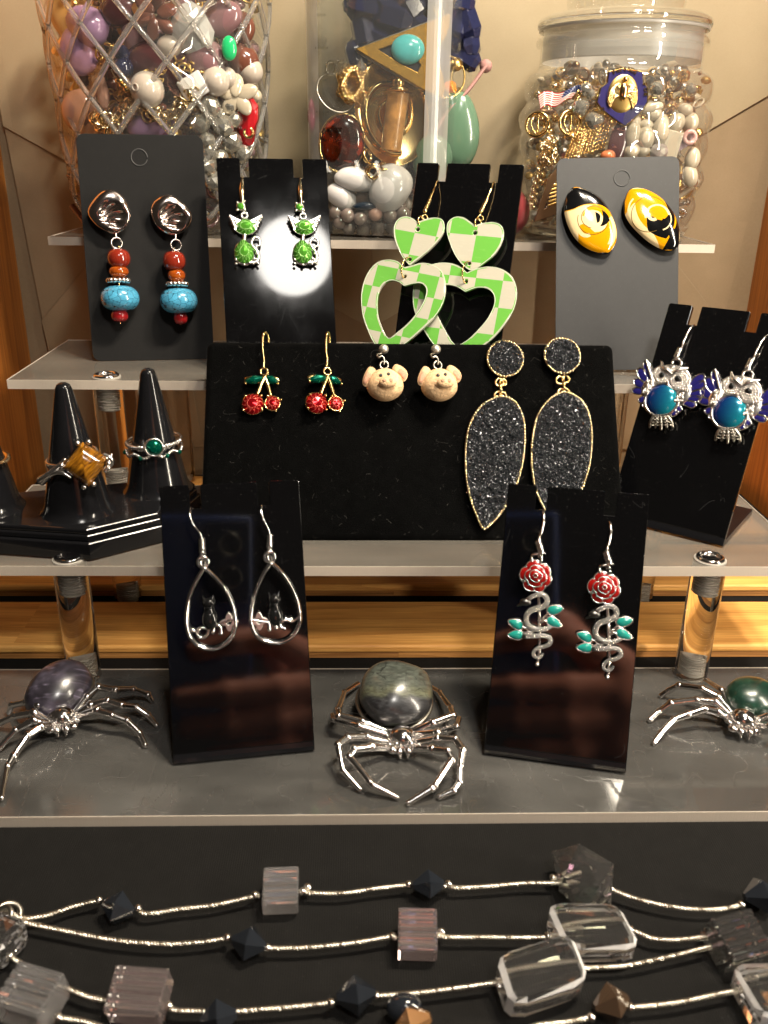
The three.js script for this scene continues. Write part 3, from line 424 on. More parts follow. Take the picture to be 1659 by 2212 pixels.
// ---- checkered acrylic hearts
{
  const fr = S.heart, q = 0.0000855, check = (g1, g2) => canvasTex(256, 256, (c) => { c.fillStyle = '#b9b4a4'; c.fillRect(0, 0, 256, 256); c.fillStyle = '#69ad48'; c.fillRect(0, 0, 128, 128); c.fillRect(128, 128, 128, 128); for (let i = 0; i < 60; i++) { c.fillStyle = 'rgba(255,255,255,0.03)'; c.fillRect(rr(0, 256), rr(0, 256), rr(4, 30), rr(2, 8)); } });
  const base = check(), mat = (cell, ox, oy, rot) => { const t = base.clone(); t.repeat.set(1 / (2 * cell), 1 / (2 * cell)); t.rotation = rot; t.offset.set(ox, oy); t.needsUpdate = true; return phy({ map: t, roughness: 0.12, transmission: 0.12, thickness: 0, clearcoat: 1, clearcoatRoughness: 0.04 }); };
  const rimM = phy({ color: lin(0.72, 0.78, 0.62), roughness: 0.15, transmission: 0.35, thickness: 0, clearcoat: 0.5 });
  const pair = (label, w, hook, joins, small, smallHole, big, inner, cellS, phS, cellB, phB, joinsB) => {
    const a = kE(...small[0]), o = thing('heart_earring', label, 'earring', fr.at(a, mm(w)), 'checkered heart earrings', fr.q), L = fr.from(a, mm(w)), P = (x, y, d = w) => L(kE(x, y), mm(d));
    const shp = (list, hole) => { const n = list.length, s = new THREE.Shape(curveHeart(list.map(([x, y]) => P(x, y)))); if (hole) s.holes.push(new THREE.Path(hole)); return s; };
    const curveHeart = (ps) => { const out = []; const k = ps.findIndex((p, i) => ps[i].tip); return new THREE.CatmullRomCurve3(ps.map((p) => V(p.x, p.y, 0)), true, 'centripetal').getPoints(ps.length * 6).map(V2); };
    const heartFromBox = (l) => l;
    const hs = (l) => { const top = l.map(([x, y]) => P(x, y)); return sharpHeart(top); };
    const circ = (p, r) => Array.from({ length: 16 }, (_, i) => new THREE.Vector2(p.x + Math.cos(i / 8 * Math.PI) * r, p.y - Math.sin(i / 8 * Math.PI) * r));
    const sharpHeart = (ps) => { // first point the notch, point [half] the tip: two smooth halves
      const h = ps.tipAt ?? Math.floor(ps.length / 2), one = new THREE.CatmullRomCurve3(ps.slice(0, h + 1).map((p) => V(p.x, p.y, 0)), false, 'centripetal').getPoints(30), two = new THREE.CatmullRomCurve3([...ps.slice(h), ps[0]].map((p) => V(p.x, p.y, 0)), false, 'centripetal').getPoints(30);
      return [...one, ...two.slice(1, -1)].map(V2);
    };
    const sm = new THREE.Shape(hs(small.slice(1))), sh = P(...smallHole), th = mm(2.6);
    sm.holes.push(new THREE.Path(circ(sh, mm(0.8)))); { const b = P(...joins[0]); sm.holes.push(new THREE.Path(circ(b, mm(0.7)))); }
    part(o, 'small_heart', ext(sm, th, 0.0005, 3, 20), mat(cellS * q, ...phS));
    const bg = new THREE.Shape(hs(big)); bg.holes.push(new THREE.Path(hs(inner))); { const b = P(...joins[1]); bg.holes.push(new THREE.Path(circ(b, mm(0.7)))); }
    part(o, 'large_open_heart', ext(bg, th, 0.0005, 3, 20), mat(cellB * q, ...phB));
    const edge = (l) => { const p = hs(l).map((v) => V(v.x, v.y, th - mm(0.15))); return sweep(p, mm(0.22), { n: 160, m: 6, closed: true, tension: 0.2 }); };
    part(o, 'polished_rim', [edge(small.slice(1)), edge(big), edge(inner)], rimM);
    const j0 = P(...joins[0]), j1 = P(...joins[1]), jc = j0.clone().add(j1).multiplyScalar(0.5);
    part(o, 'jump_ring', new THREE.TorusGeometry(j0.distanceTo(j1) * 0.62, mm(0.36), 8, 30).rotateY(R(70)).rotateZ(Math.atan2(j0.y - j1.y, j0.x - j1.x) - Math.PI / 2).translate(jc.x, jc.y, th * 0.5), M.gold);
    const h = hook.map(([x, y, d]) => P(x, y, w + d));
    part(o, 'ear_hook', [sweep(h.slice(0, -2), mm(0.42), { n: 50, m: 8 }), cyl(h[h.length - 3], h[h.length - 2], mm(0.75), mm(0.9)), sph(h[h.length - 2], mm(1)), new THREE.TorusGeometry(mm(2.2), mm(0.36), 8, 30).rotateY(R(60)).translate((sh.x + h[h.length - 2].x) / 2, (sh.y + h[h.length - 2].y) / 2 - mm(0.3), th * 0.5), torus(h[h.length - 1], mm(1.2), mm(0.3), V(0.4, 0, 1))], M.gold);
  };
  pair('left checkered green and cream heart earring, overlapping in front', 8.5,
    [[580, 178, -9], [573, 182, -6], [560, 220, -2], [535, 285, 0.5], [505, 352, 1.5], [503, 388, 1.5]],
    [[424, 642], [396, 740]],
    [[470, 540], [467, 432], [440, 410], [400, 398], [362, 410], [337, 450], [338, 515], [362, 585], [392, 640], [423, 674], [490, 622], [560, 560], [607, 500], [621, 450], [608, 415], [570, 405], [520, 412]], [470, 470],
    [[392, 690], [350, 655], [300, 646], [240, 660], [185, 720], [152, 810], [148, 900], [160, 980], [190, 1060], [220, 1120], [285, 1190], [400, 1120], [500, 1035], [580, 950], [622, 860], [626, 770], [600, 705], [545, 672], [490, 665], [440, 678]],
    [[392, 792], [360, 770], [320, 760], [280, 775], [248, 820], [236, 880], [240, 960], [262, 1030], [285, 1080], [305, 1096], [350, 1065], [420, 1005], [480, 930], [515, 860], [520, 810], [495, 780], [450, 778]],
    118, [0.12, 0.32, R(-8)], 115, [0.28, 0.2, R(-8)]);
  pair('right checkered green and cream heart earring, partly behind the left one', 4,
    [[908, 188, -4.5], [902, 186, -2.5], [888, 222, -0.5], [862, 285, 0.8], [828, 355, 1.5], [825, 392, 1.5]],
    [[765, 665], [748, 768]],
    [[795, 560], [796, 450], [765, 425], [725, 402], [680, 402], [645, 430], [638, 480], [655, 545], [685, 615], [720, 665], [778, 704], [850, 660], [910, 610], [950, 545], [962, 490], [945, 448], [905, 432], [850, 435]], [798, 490],
    [[752, 720], [700, 680], [640, 664], [570, 668], [505, 700], [455, 770], [443, 860], [455, 945], [490, 1020], [540, 1100], [610, 1190], [660, 1215], [760, 1185], [880, 1110], [970, 1010], [1025, 910], [1036, 820], [1010, 745], [950, 700], [880, 686], [810, 697]],
    [[742, 825], [690, 795], [640, 785], [590, 795], [565, 830], [560, 890], [580, 960], [620, 1040], [660, 1110], [692, 1136], [750, 1110], [820, 1045], [880, 970], [912, 890], [905, 840], [870, 808], [810, 802]],
    142, [0.5, 0.32, R(-3)], 143, [0.36, 0.1, R(-3)]);
}

// ---- marbled yellow, cream and black domed studs
{
  const fr = CARD.R, stud = (label, out, paint) => {
    const xs = out.map((p) => p[0]), ys = out.map((p) => p[1]), x0 = Math.min(...xs), x1 = Math.max(...xs), y0 = Math.min(...ys), y1 = Math.max(...ys), cc = [(x0 + x1) / 2, (y0 + y1) / 2];
    const a = kC(...cc), w = mm(4), L = fr.from(a, w), pts = out.map((p) => L(kC(...p))), rim = curveShape(pts, true, 64).slice(0, 64).reverse();
    if (THREE.ShapeUtils.area(rim) < 0) rim.reverse();
    const A = L(kC(x0, y1)), B = L(kC(x1, y0));
    const t = canvasTex(512, 512, (c) => { c.setTransform(512 / (x1 - x0), 0, 0, 512 / (y1 - y0), -x0 * 512 / (x1 - x0), -y0 * 512 / (y1 - y0)); paint(c); });
    const g = dome(rim, V(0, 0, 0), mm(3), { rings: 16, pow: 0.55 }), uv = g.attributes.uv, p = g.attributes.position;
    for (let i = 0; i < uv.count; i++) uv.setXY(i, (p.getX(i) - A.x) / (B.x - A.x), (p.getY(i) - A.y) / (B.y - A.y));
    const o = thing('enamel_earring', label, 'earring', fr.at(a, w), 'marbled enamel stud earrings', fr.q);
    part(o, 'enamel_dome', g, phy({ map: t, roughness: 0.12, clearcoat: 1, clearcoatRoughness: 0.04 }));
    const rimOut = new THREE.Shape(rim.map((v) => v.clone().multiplyScalar(1.015)));
    part(o, 'backing', ext(rimOut, mm(1.2), 0.0003).translate(0, 0, mm(-1.2)), M.blackEnamel);
    part(o, 'post', cyl(V(0, 0, -w), V(0, 0, mm(-1)), mm(0.6)), M.silver);
  };
  const Yl = '#c98a06', Cr = '#d9c193', Bk = '#0b0b0c', blob = (c, col, pts) => { c.fillStyle = col; c.beginPath(); pts.forEach((p, i) => (i ? c.quadraticCurveTo(p[0], p[1], p[2] ?? p[0], p[3] ?? p[1]) : c.moveTo(p[0], p[1]))); c.closePath(); c.fill(); };
  const arc = (c, col, w, x, y, rx, ry, a0, a1, rot = 0) => { c.strokeStyle = col; c.lineWidth = w; c.beginPath(); c.ellipse(x, y, rx, ry, rot, a0, a1); c.stroke(); };
  stud('left marbled stud earring, black at the top and yellow at the bottom', [[430, 1280], [434, 1220], [455, 1165], [490, 1130], [560, 1142], [650, 1195], [712, 1290], [746, 1390], [737, 1470], [690, 1527], [620, 1520], [540, 1482], [472, 1405]], (c) => {
    c.fillStyle = Yl; c.fillRect(300, 1000, 600, 700);
    blob(c, Bk, [[380, 1270], [460, 1275, 490, 1262], [560, 1225, 650, 1245], [700, 1262, 760, 1330], [800, 1000], [380, 1000]]);
    blob(c, Cr, [[400, 1275], [470, 1280, 500, 1262], [580, 1225, 640, 1262], [700, 1300, 716, 1420], [700, 1500, 690, 1480], [640, 1440, 560, 1370], [500, 1330, 515, 1470], [480, 1500, 380, 1400]]);
    blob(c, Yl, [[520, 1360], [560, 1420, 600, 1410], [680, 1420, 690, 1330], [720, 1420, 690, 1480], [620, 1560, 515, 1480]]);
    arc(c, Cr, 22, 560, 1350, 55, 80, 1.2, 3.2); arc(c, Yl, 34, 610, 1325, 62, 62, 3.3, 6.0); arc(c, '#6f5a34', 5, 605, 1320, 78, 68, 1.8, 5.8); arc(c, Cr, 40, 590, 1325, 28, 28, 0, 7);
    blob(c, Bk, [[610, 1290], [650, 1300, 640, 1330], [640, 1360, 620, 1355]]); blob(c, Bk, [[650, 1275], [700, 1300, 700, 1340], [670, 1380, 640, 1375], [670, 1340, 650, 1275]]);
    arc(c, '#4a3a1a', 4, 600, 1330, 95, 95, 0.4, 3.4); arc(c, Cr, 26, 690, 1400, 40, 90, -1.2, 1.2);
  });
  stud('right marbled stud earring, yellow at the top and black on its right', [[792, 1270], [800, 1200], [830, 1143], [900, 1136], [990, 1175], [1060, 1240], [1110, 1330], [1126, 1430], [1108, 1495], [1050, 1511], [960, 1475], [870, 1400], [812, 1330]], (c) => {
    c.fillStyle = Yl; c.fillRect(700, 1000, 600, 700);
    blob(c, Bk, [[1020, 1180], [1050, 1260, 1070, 1330], [1030, 1380, 1060, 1440], [1020, 1520, 1000, 1560], [1200, 1600], [1200, 1180]]);
    blob(c, Cr, [[780, 1320], [830, 1230, 850, 1230], [850, 1330, 930, 1390], [980, 1420, 1030, 1560], [780, 1560]]);
    blob(c, Bk, [[930, 1400], [910, 1350, 925, 1280], [960, 1340, 1010, 1340], [1040, 1330, 1060, 1290], [1090, 1400, 1040, 1450], [980, 1440, 930, 1400]]);
    arc(c, Cr, 16, 985, 1310, 72, 62, 2.9, 6.2); arc(c, Yl, 36, 985, 1300, 40, 32, 2.6, 6.6); arc(c, Cr, 18, 960, 1310, 30, 26, 1, 3.6); arc(c, Bk, 14, 990, 1330, 32, 24, 0, 2.4);
    arc(c, '#5a4520', 4, 940, 1300, 112, 108, 1.2, 5.9); arc(c, Cr, 8, 1000, 1330, 70, 70, 5.6, 7.6); arc(c, Yl, 12, 1070, 1320, 30, 80, -1.4, 1.0); arc(c, Cr, 10, 870, 1280, 60, 90, 2.2, 4.2);
  });
}

// ---- cherries
{
  const fr = VEL, a = kG(368, 380), w0 = mm(3), L = fr.from(a, w0), q = 0.0000762, P = (x, y, w = 3) => L(kG(x, y), mm(w));
  const o = thing('cherry_earring', 'left red crystal cherry earring on the black velvet pad', 'earring', fr.at(a, w0), 'red cherry earrings', fr.q);
  part(o, 'ear_hook', sweep([P(396, 100, 0.6), P(393, 70, 1.5), P(380, 46, 3), P(368, 52, 4), P(362, 90, 4), P(363, 150, 3.6), P(370, 205, 3.2), P(366, 245, 3)], mm(0.5), { n: 60 }), M.gold);
  const dots = (l, r) => l.map(([x, y]) => sph(P(x, y, 3.8), r, r, r, 10, 8));
  part(o, 'gold_setting', [torus(P(370, 270), mm(1.5), mm(0.5)), limb([P(372, 300), P(350, 350), P(332, 396)], [mm(0.8), mm(0.9), mm(0.75)], 1), limb([P(375, 300), P(392, 350), P(408, 402)], [mm(0.8), mm(0.9), mm(0.75)], 1), sph(P(305, 457, 2.2), 62 * q, 62 * q, mm(1)), sph(P(418, 452, 2.2), 43 * q, 43 * q, mm(1)), sph(P(313, 316, 2.4), 56 * q, 24 * q, mm(0.6)), sph(P(412, 316, 2.4), 44 * q, 22 * q, mm(0.6)), dots([[262, 410], [354, 408], [250, 490], [358, 492], [370, 460], [467, 432], [437, 495], [262, 335], [450, 336], [392, 412]], mm(0.62)), torus(P(418, 452, 3), 41 * q, mm(0.35))], M.gold);
  part(part(o, 'large_red_crystal', gem(ring2(12, 59 * q), P(305, 457), mm(1.9), mm(1), 0.46), M.red), 'facet_glints', gemGlints(ring2(12, 59 * q), P(305, 457), mm(1.9), 0.46), M.redGlint);
  part(part(o, 'small_red_crystal', gem(ring2(10, 40 * q), P(418, 452), mm(1.5), mm(1), 0.46), M.red), 'facet_glints', gemGlints(ring2(10, 40 * q), P(418, 452), mm(1.5), 0.46), M.redGlint);
  const leafOut = (rx, ry, rot) => ring2(12, rx, ry, 0, (t) => { const x = Math.cos(t) * rx, y = Math.sin(t) * ry * (1 - 0.35 * Math.abs(Math.cos(t))); return new THREE.Vector2(x * Math.cos(rot) - y * Math.sin(rot), x * Math.sin(rot) + y * Math.cos(rot)); });
  part(o, 'green_leaf_crystal', gem(leafOut(54 * q, 26 * q, R(14)), P(313, 316, 3), mm(1.3), mm(0.6), 0.5), M.emerald);
  part(o, 'green_leaf_crystal', gem(leafOut(42 * q, 24 * q, R(-24)), P(412, 316, 3), mm(1.2), mm(0.6), 0.5), M.emerald);
  dup(o, fr.at(kG(734, 378), w0), 'right red crystal cherry earring on the black velvet pad', fr.q.clone().multiply(new THREE.Quaternion().setFromAxisAngle(Y1, R(14))));
}

// ---- clay pigs
{
  const fr = VEL, a = kG(1068, 345), w0 = mm(7), L = fr.from(a, w0), q = 0.0000762, P = (x, y, w = 7) => L(kG(x, y), mm(w));
  const clayT = tex(512, 256, (x, y, u, v) => { const k = 0.8 + 0.28 * fbm(u * 60, v * 30, 3) + 0.1 * fbm(u * 8, v * 6, 9); return [222 * k, 184 * k, 140 * k]; }), clayB = tex(256, 256, (x, y, u, v) => 255 * fbm(u * 40, v * 24, 6), { srgb: false });
  const clay = std({ map: clayT, bumpMap: clayB, bumpScale: 0.0003, roughness: 0.75 }), pinkClay = std({ color: lin(0.52, 0.27, 0.17), roughness: 0.8 }), eye = std({ color: lin(0.02, 0.018, 0.016), roughness: 0.4 });
  const o = thing('pig_earring', 'left pink clay pig head earring on the black velvet pad', 'earring', fr.at(a, w0), 'clay pig earrings', fr.q);
  const c = P(1068, 345), head = sph(c, 100 * q, 90 * q, 86 * q, 48, 32);
  { const p = head.attributes.position; for (let i = 0; i < p.count; i++) { const y = (p.getY(i) - c.y) / (90 * q); if (y > 0) { p.setX(i, c.x + (p.getX(i) - c.x) * (1 - 0.13 * y)); } else p.setX(i, c.x + (p.getX(i) - c.x) * (1 + 0.03 * Math.sin(-y * 3))); } head.computeVertexNormals(); }
  part(o, 'pig_head', head, clay);
  const on = (x, y, lift = 0) => { let w = 7 + 70 * q * 1000; for (let i = 0; i < 14; i++) { const l = P(x, y, w), yy = (l.y - c.y) / (90 * q), xx = (l.x - c.x) / (100 * q * (1 - 0.13 * Math.max(0, yy))); w = 7 + 86 * q * 1000 * Math.sqrt(Math.max(0.02, 1 - xx * xx - yy * yy)); } return P(x, y, w + lift); };
  const sn = part(o, 'snout', [sph(on(1084, 330, 0.7), 47 * q, 31 * q, mm(2.1), 28, 18), sweep([on(1032, 342, 0.1), on(1060, 358, 0.5), on(1092, 358, 0.6), on(1122, 338, 0.2)], mm(0.55))], clay);
  const ns = (x) => { const l = on(1084, 330, 0.7), d = P(x, 327, 7).x - P(1084, 327, 7).x; return V(l.x + d, l.y + mm(0.25), l.z + mm(2.1) * Math.sqrt(1 - (d / (47 * q)) ** 2)); };
  part(sn, 'nostril', sph(ns(1066), 11 * q, 10 * q, mm(0.3)), pinkClay); part(sn, 'nostril', sph(ns(1101), 11 * q, 10 * q, mm(0.3)), pinkClay);
  for (const [x, y] of [[1044, 290], [1088, 283]]) part(o, 'eye', sph(on(x, y, 0.1), 9 * q, 10 * q, mm(0.5)), eye);
  const ear = (pts, inner) => { const cc = centre(pts.map(([x, y]) => P(x, y))), rim = curveShape(pts.map(([x, y]) => P(x, y).sub(cc)), true, 30).slice(0, 30).reverse(); if (THREE.ShapeUtils.area(rim) < 0) rim.reverse(); const e = part(o, 'ear', dome(rim, cc.clone().setZ(mm(1)), mm(1.4), { rings: 6 }), clay); part(e, 'inner_ear', dome(rim.map((v) => v.clone().multiplyScalar(0.62)), cc.clone().add(V(mm(inner), mm(-0.7), 0)).setZ(mm(2)), mm(0.7), { rings: 5 }), pinkClay); };
  ear([[938, 325], [955, 275], [978, 246], [1006, 254], [1018, 280], [1010, 312], [985, 338], [962, 362], [942, 352]], -0.75);
  ear([[1108, 262], [1126, 232], [1158, 240], [1190, 268], [1198, 296], [1180, 330], [1160, 328], [1135, 300]], 0.75);
  part(o, 'ball_stud', sph(P(1060, 140, 4), 28 * q, 27 * q, 27 * q), std({ color: lin(0.62, 0.58, 0.5), metalness: 0.9, roughness: 0.42 }));
  part(o, 'wire_loops', [torus(P(1062, 232, 6.5), 22 * q, mm(0.45)), sweep([P(1046, 165, 5), P(1024, 172, 6), P(1030, 188, 7), P(1050, 180, 7), P(1064, 200, 7), P(1062, 224, 7)], mm(0.42))], M.antique);
  dup(o, fr.at(kG(1380, 346), w0), 'right pink clay pig head earring on the black velvet pad', fr.q.clone().multiply(new THREE.Quaternion().setFromAxisAngle(Y1, R(8))));
}

// ---- black druzy drops edged with gold beads
{
  const fr = VEL, q = 0.0000497, dm = phy({ color: lin(0.08, 0.083, 0.092), roughness: 0.13, metalness: 0.8 }), pit = std({ color: lin(0.003, 0.003, 0.003), roughness: 1 });
  const inside = (poly, x, y) => { let r = false; for (let i = 0, j = poly.length - 1; i < poly.length; j = i++) if ((poly[i].y > y) !== (poly[j].y > y) && x < (poly[j].x - poly[i].x) * (y - poly[i].y) / (poly[j].y - poly[i].y) + poly[i].x) r = !r; return r; };
  const crystals = (poly, z, n, r0, r1) => {
    const xs = poly.map((p) => p.x), ys = poly.map((p) => p.y), tri = [];
    for (let k = 0; k < n; k++) {
      const x = rr(Math.min(...xs), Math.max(...xs)), y = rr(Math.min(...ys), Math.max(...ys)); if (!inside(poly, x, y)) continue;
      const r = rr(r0, r1) * (rnd() > 0.93 ? 1.5 : 1), m = 4 + (rnd() * 2 | 0), a0 = rr(0, 6.3), tip = V(x + rr(-1, 1) * r * 0.9, y + rr(-1, 1) * r * 0.9, z + r * rr(0.5, 1.5)), b = [];
      for (let i = 0; i < m; i++) b.push(V(x + Math.cos(a0 + i / m * 6.283) * r, y + Math.sin(a0 + i / m * 6.283) * r, z + rr(-0.0002, 0.0001)));
      const cut = b.map((p) => p.clone().lerp(tip, 0.72));
      for (let i = 0; i < m; i++) { const j = (i + 1) % m; tri.push(b[i], b[j], cut[j], b[i], cut[j], cut[i], cut[i], cut[j], tip.clone().lerp(p0(cut), 0.75)); }
    }
    const g = new THREE.BufferGeometry(); g.setAttribute('position', new THREE.Float32BufferAttribute(tri.flatMap((v) => [v.x, v.y, v.z]), 3)); g.computeVertexNormals(); return clean(g);
  };
  const p0 = (l) => centre(l);
  const beads = (poly, z, r) => { const c = new THREE.CatmullRomCurve3(poly.map((p) => V(p.x, p.y, z)), true, 'centripetal'), n = Math.round(c.getLength() / (r * 1.9)); return Array.from({ length: n }, (_, i) => { const p = c.getPointAt(i / n); return sph(p, r, r, r, 8, 6); }); };
  const make = (label, circ, leaf, joints) => {
    const a = kH(...circ), w0 = mm(1), L = fr.from(a, w0), P = (x, y, w = 1) => L(kH(x, y), mm(w)), o = thing('druzy_earring', label, 'earring', fr.at(a, w0), 'black druzy drop earrings', fr.q);
    const unit = (poly, name, n) => {
      const c = V2(centre(poly.map((v) => V(v.x, v.y, 0)))), inner = poly.map((v) => v.clone().sub(c).multiplyScalar(1 - 0.0006 / c.distanceTo(v)).add(c));
      const body = part(o, name, [ext(new THREE.Shape(poly), mm(2), 0.0003)], pit);
      part(body, 'crystals', crystals(inner, mm(2), n, 0.00042, 0.00105), dm, undefined, 'stuff');
      part(body, 'beaded_border', beads(poly, mm(1.9), 0.00068), M.paleGold, undefined, 'stuff');
    };
    unit(ring2(40, 152 * q, 158 * q), 'round_stud', 700);
    const lp = curveShape(leaf.map(([x, y]) => P(x, y)), true, 80).slice(0, 80); unit(lp, 'leaf_drop', 4600);
    part(o, 'gold_links', joints.map(([x, y, r, t]) => new THREE.TorusGeometry(r * q, mm(0.5), 8, 24).rotateY(t ? R(75) : 0).translate(...P(x, y, 2).toArray())), M.gold);
  };
  make('left black druzy drop earring with gold beaded edge', [592, 312], [[545, 645], [480, 668], [400, 712], [320, 810], [265, 950], [242, 1150], [250, 1350], [285, 1540], [340, 1690], [405, 1808], [480, 1755], [560, 1660], [640, 1520], [705, 1380], [752, 1180], [765, 1000], [748, 830], [690, 705], [620, 655]], [[548, 508, 34, 0], [580, 508, 28, 0], [562, 560, 44, 1], [535, 620, 30, 0], [580, 622, 26, 0]]);
  make('right black druzy drop earring with gold beaded edge', [1095, 285], [[1115, 605], [1040, 630], [960, 690], [885, 800], [840, 960], [823, 1180], [842, 1380], [890, 1540], [945, 1650], [1010, 1790], [1100, 1720], [1190, 1600], [1270, 1450], [1325, 1280], [1352, 1080], [1345, 880], [1300, 730], [1220, 645]], [[1083, 490, 34, 0], [1135, 480, 30, 0], [1122, 540, 48, 1], [1095, 595, 30, 0], [1140, 592, 26, 0]]);
}
// ---- owls
{
  const fr = S.owl, a = kI(560, 860), w0 = mm(3), L = fr.from(a, w0), q = 0.0000716, P = (x, y, w = 3) => L(kI(x, y), mm(w));
  const navyTeal = tex(256, 128, (x, y, u, v) => { const a = Math.max(0, Math.min(1, (Math.sin((u - 0.25) * 6.283) * 0.5 + 0.5) * 1.3 - 0.15)); return [12 + 10 * a, 40 + 84 * a, 104 + 36 * a]; });  // belly colour runs smoothly from navy to teal around the stone
  const blue = phy({ color: lin(0.012, 0.01, 0.095), roughness: 0.15, clearcoat: 1 }), cab = phy({ map: navyTeal, metalness: 0.4, roughness: 0.16, clearcoat: 1, clearcoatRoughness: 0.02 });
  const o = thing('owl_earring', 'left silver owl earring with blue wings on the angled stand', 'earring', fr.at(a, w0), 'silver owl earrings', fr.q);
  part(o, 'ear_hook', [sweep([P(752, 378, -3), P(744, 368, -0.5), P(725, 385, 1), P(690, 440, 2.5), P(664, 500, 3), P(656, 530, 3)], mm(0.4), { n: 40 }), coil(P(643, 540), P(610, 612), mm(0.95), 8, mm(0.34)), sweep([P(658, 528), P(690, 505, 3.3)], mm(0.35)), torus(P(617, 650), 26 * q, mm(0.55), V(0.2, 0, 1))], M.chrome);
  const hc = P(575, 752), silver = [sph(hc, 112 * q, 76 * q, mm(1.6), 30, 20)];
  for (const [x, y, r] of [[507, 737, 52], [632, 772, 60]]) { for (let k = 0; k < 3; k++) { const n = 10 + k * 6; for (let i = 0; i < n; i++) { const t = i / n * 6.283; silver.push(sph(P(x + Math.cos(t) * r * (0.42 + 0.29 * k), y + Math.sin(t) * r * (0.42 + 0.29 * k), 4.5), mm(0.55), mm(0.55), mm(0.5), 7, 5)); } } silver.push(torus(P(x, y, 4.2), r * q * 1.08, mm(0.4))); }
  silver.push(sweep([P(505, 643, 4), P(515, 680, 5), P(550, 705, 5.4), P(585, 735, 5)], (t) => mm(0.5 + 0.5 * Math.sin(t * 3)), { n: 30 }), sweep([P(695, 685, 4), P(650, 695, 5), P(610, 712, 5.4), P(585, 735, 5)], (t) => mm(0.5 + 0.5 * Math.sin(t * 3)), { n: 30 }));
  for (let i = 0; i < 26; i++) silver.push(sph(P(rr(545, 620), rr(672, 715), 4.8), mm(0.5), mm(0.35), mm(0.4), 6, 5));
  silver.push(cyl(P(548, 790, 4.4), P(545, 815, 4.6), mm(0.9), mm(0.2)));
  silver.push(torus(P(507, 922, 3.6), 99 * q, mm(0.7)), sph(P(507, 922, 2.6), 102 * q, 104 * q, mm(0.8)), sph(P(560, 840, 2.8), 80 * q, 50 * q, mm(1)));
  part(o, 'silver_body', silver, M.silver);
  part(o, 'belly_stone', sph(P(507, 922, 3.2), 94 * q, 97 * q, mm(2.8), 40, 26), cab);
  for (const [x, y] of [[508, 737], [622, 764]]) part(o, 'eye', sph(P(x, y, 5), 17 * q, 17 * q, mm(0.8)), M.blackEnamel);
  const feather = (x0, y0, x1, y1, wd, wing) => {
    const A = P(x0, y0, 3), B = P(x1, y1, 3.2), d = B.clone().sub(A), len = d.length(), ang = Math.atan2(d.y, d.x), out = ring2(20, 1, 1, 0, (t) => { const x = (Math.cos(t) * 0.5) * len, y = Math.sin(t) * wd * q * (0.75 + 0.25 * Math.cos(t)); return new THREE.Vector2(x * Math.cos(ang) - y * Math.sin(ang), x * Math.sin(ang) + y * Math.cos(ang)); }), c = A.clone().add(B).multiplyScalar(0.5);
    const f = part(o, 'feather', dome(out.map((v) => v.clone().multiplyScalar(0.86)), c.clone().setZ(c.z + mm(0.45)), mm(0.35), { rings: 5 }), blue);
    part(f, 'silver_edge', [ext(new THREE.Shape(out), mm(0.9), 0.0002).translate(c.x, c.y, c.z - mm(0.5)), sweep(out.map((v) => V(c.x + v.x, c.y + v.y, c.z + mm(0.5))), mm(0.3), { n: 30, m: 6, closed: true })], M.chrome);
  };
  feather(440, 815, 385, 635, 30); feather(430, 830, 335, 688, 34); feather(420, 850, 303, 775, 30); feather(410, 870, 290, 850, 26); feather(410, 895, 338, 935, 24); feather(420, 920, 372, 975, 22);
  feather(690, 850, 822, 735, 34); feather(690, 870, 832, 790, 30); feather(680, 890, 825, 868, 30); feather(668, 915, 800, 915, 26); feather(655, 935, 760, 965, 26);
  feather(610, 960, 645, 1010, 24); feather(560, 1030, 630, 1005, 24); feather(590, 1020, 600, 1040, 18);
  const pave = []; for (const [x0, y0, x1, y1] of [[385, 880, 425, 770], [620, 940, 715, 805]]) for (let i = 0; i < 34; i++) { const t = rnd(), s = rr(-1, 1) * 24; pave.push(sph(P(x0 + (x1 - x0) * t + s, y0 + (y1 - y0) * t + s * 0.4, 4.4), mm(0.62), mm(0.62), mm(0.55), 6, 5)); }
  pave.push(sweep([P(395, 632, 4), P(420, 720, 4.2), P(445, 800, 4)], mm(0.6)), sph(P(405, 835, 3.4), 42 * q, 62 * q, mm(1)), sph(P(665, 875, 3.4), 50 * q, 70 * q, mm(1)));
  part(o, 'crystal_shoulders', pave, M.silver);
  const tail = []; for (let k = 0; k < 5; k++) { const x = 430 + k * 36; tail.push(sweep([P(495 + (x - 495) * 0.4, 1025, 3), P(x, 1075, 3.6), P(x + (k - 2) * 6, 1120 + (k === 2 ? 16 : 0), 3)], (t) => mm(1.1 - 0.5 * t), { n: 16 })); for (let i = 0; i < 4; i++) tail.push(torus(P(495 + (x - 495) * (0.5 + 0.14 * i), 1045 + i * 20, 3.5), mm(0.95), mm(0.25), V(0, 1, 0.3), 12, 5)); }
  part(o, 'tail_feathers', tail, M.antique);
  dup(o, fr.at(kI(1068, 950), w0), 'right silver owl earring with blue wings at the photo edge', fr.q.clone().multiply(new THREE.Quaternion().setFromAxisAngle(Z1, R(-3))));
}

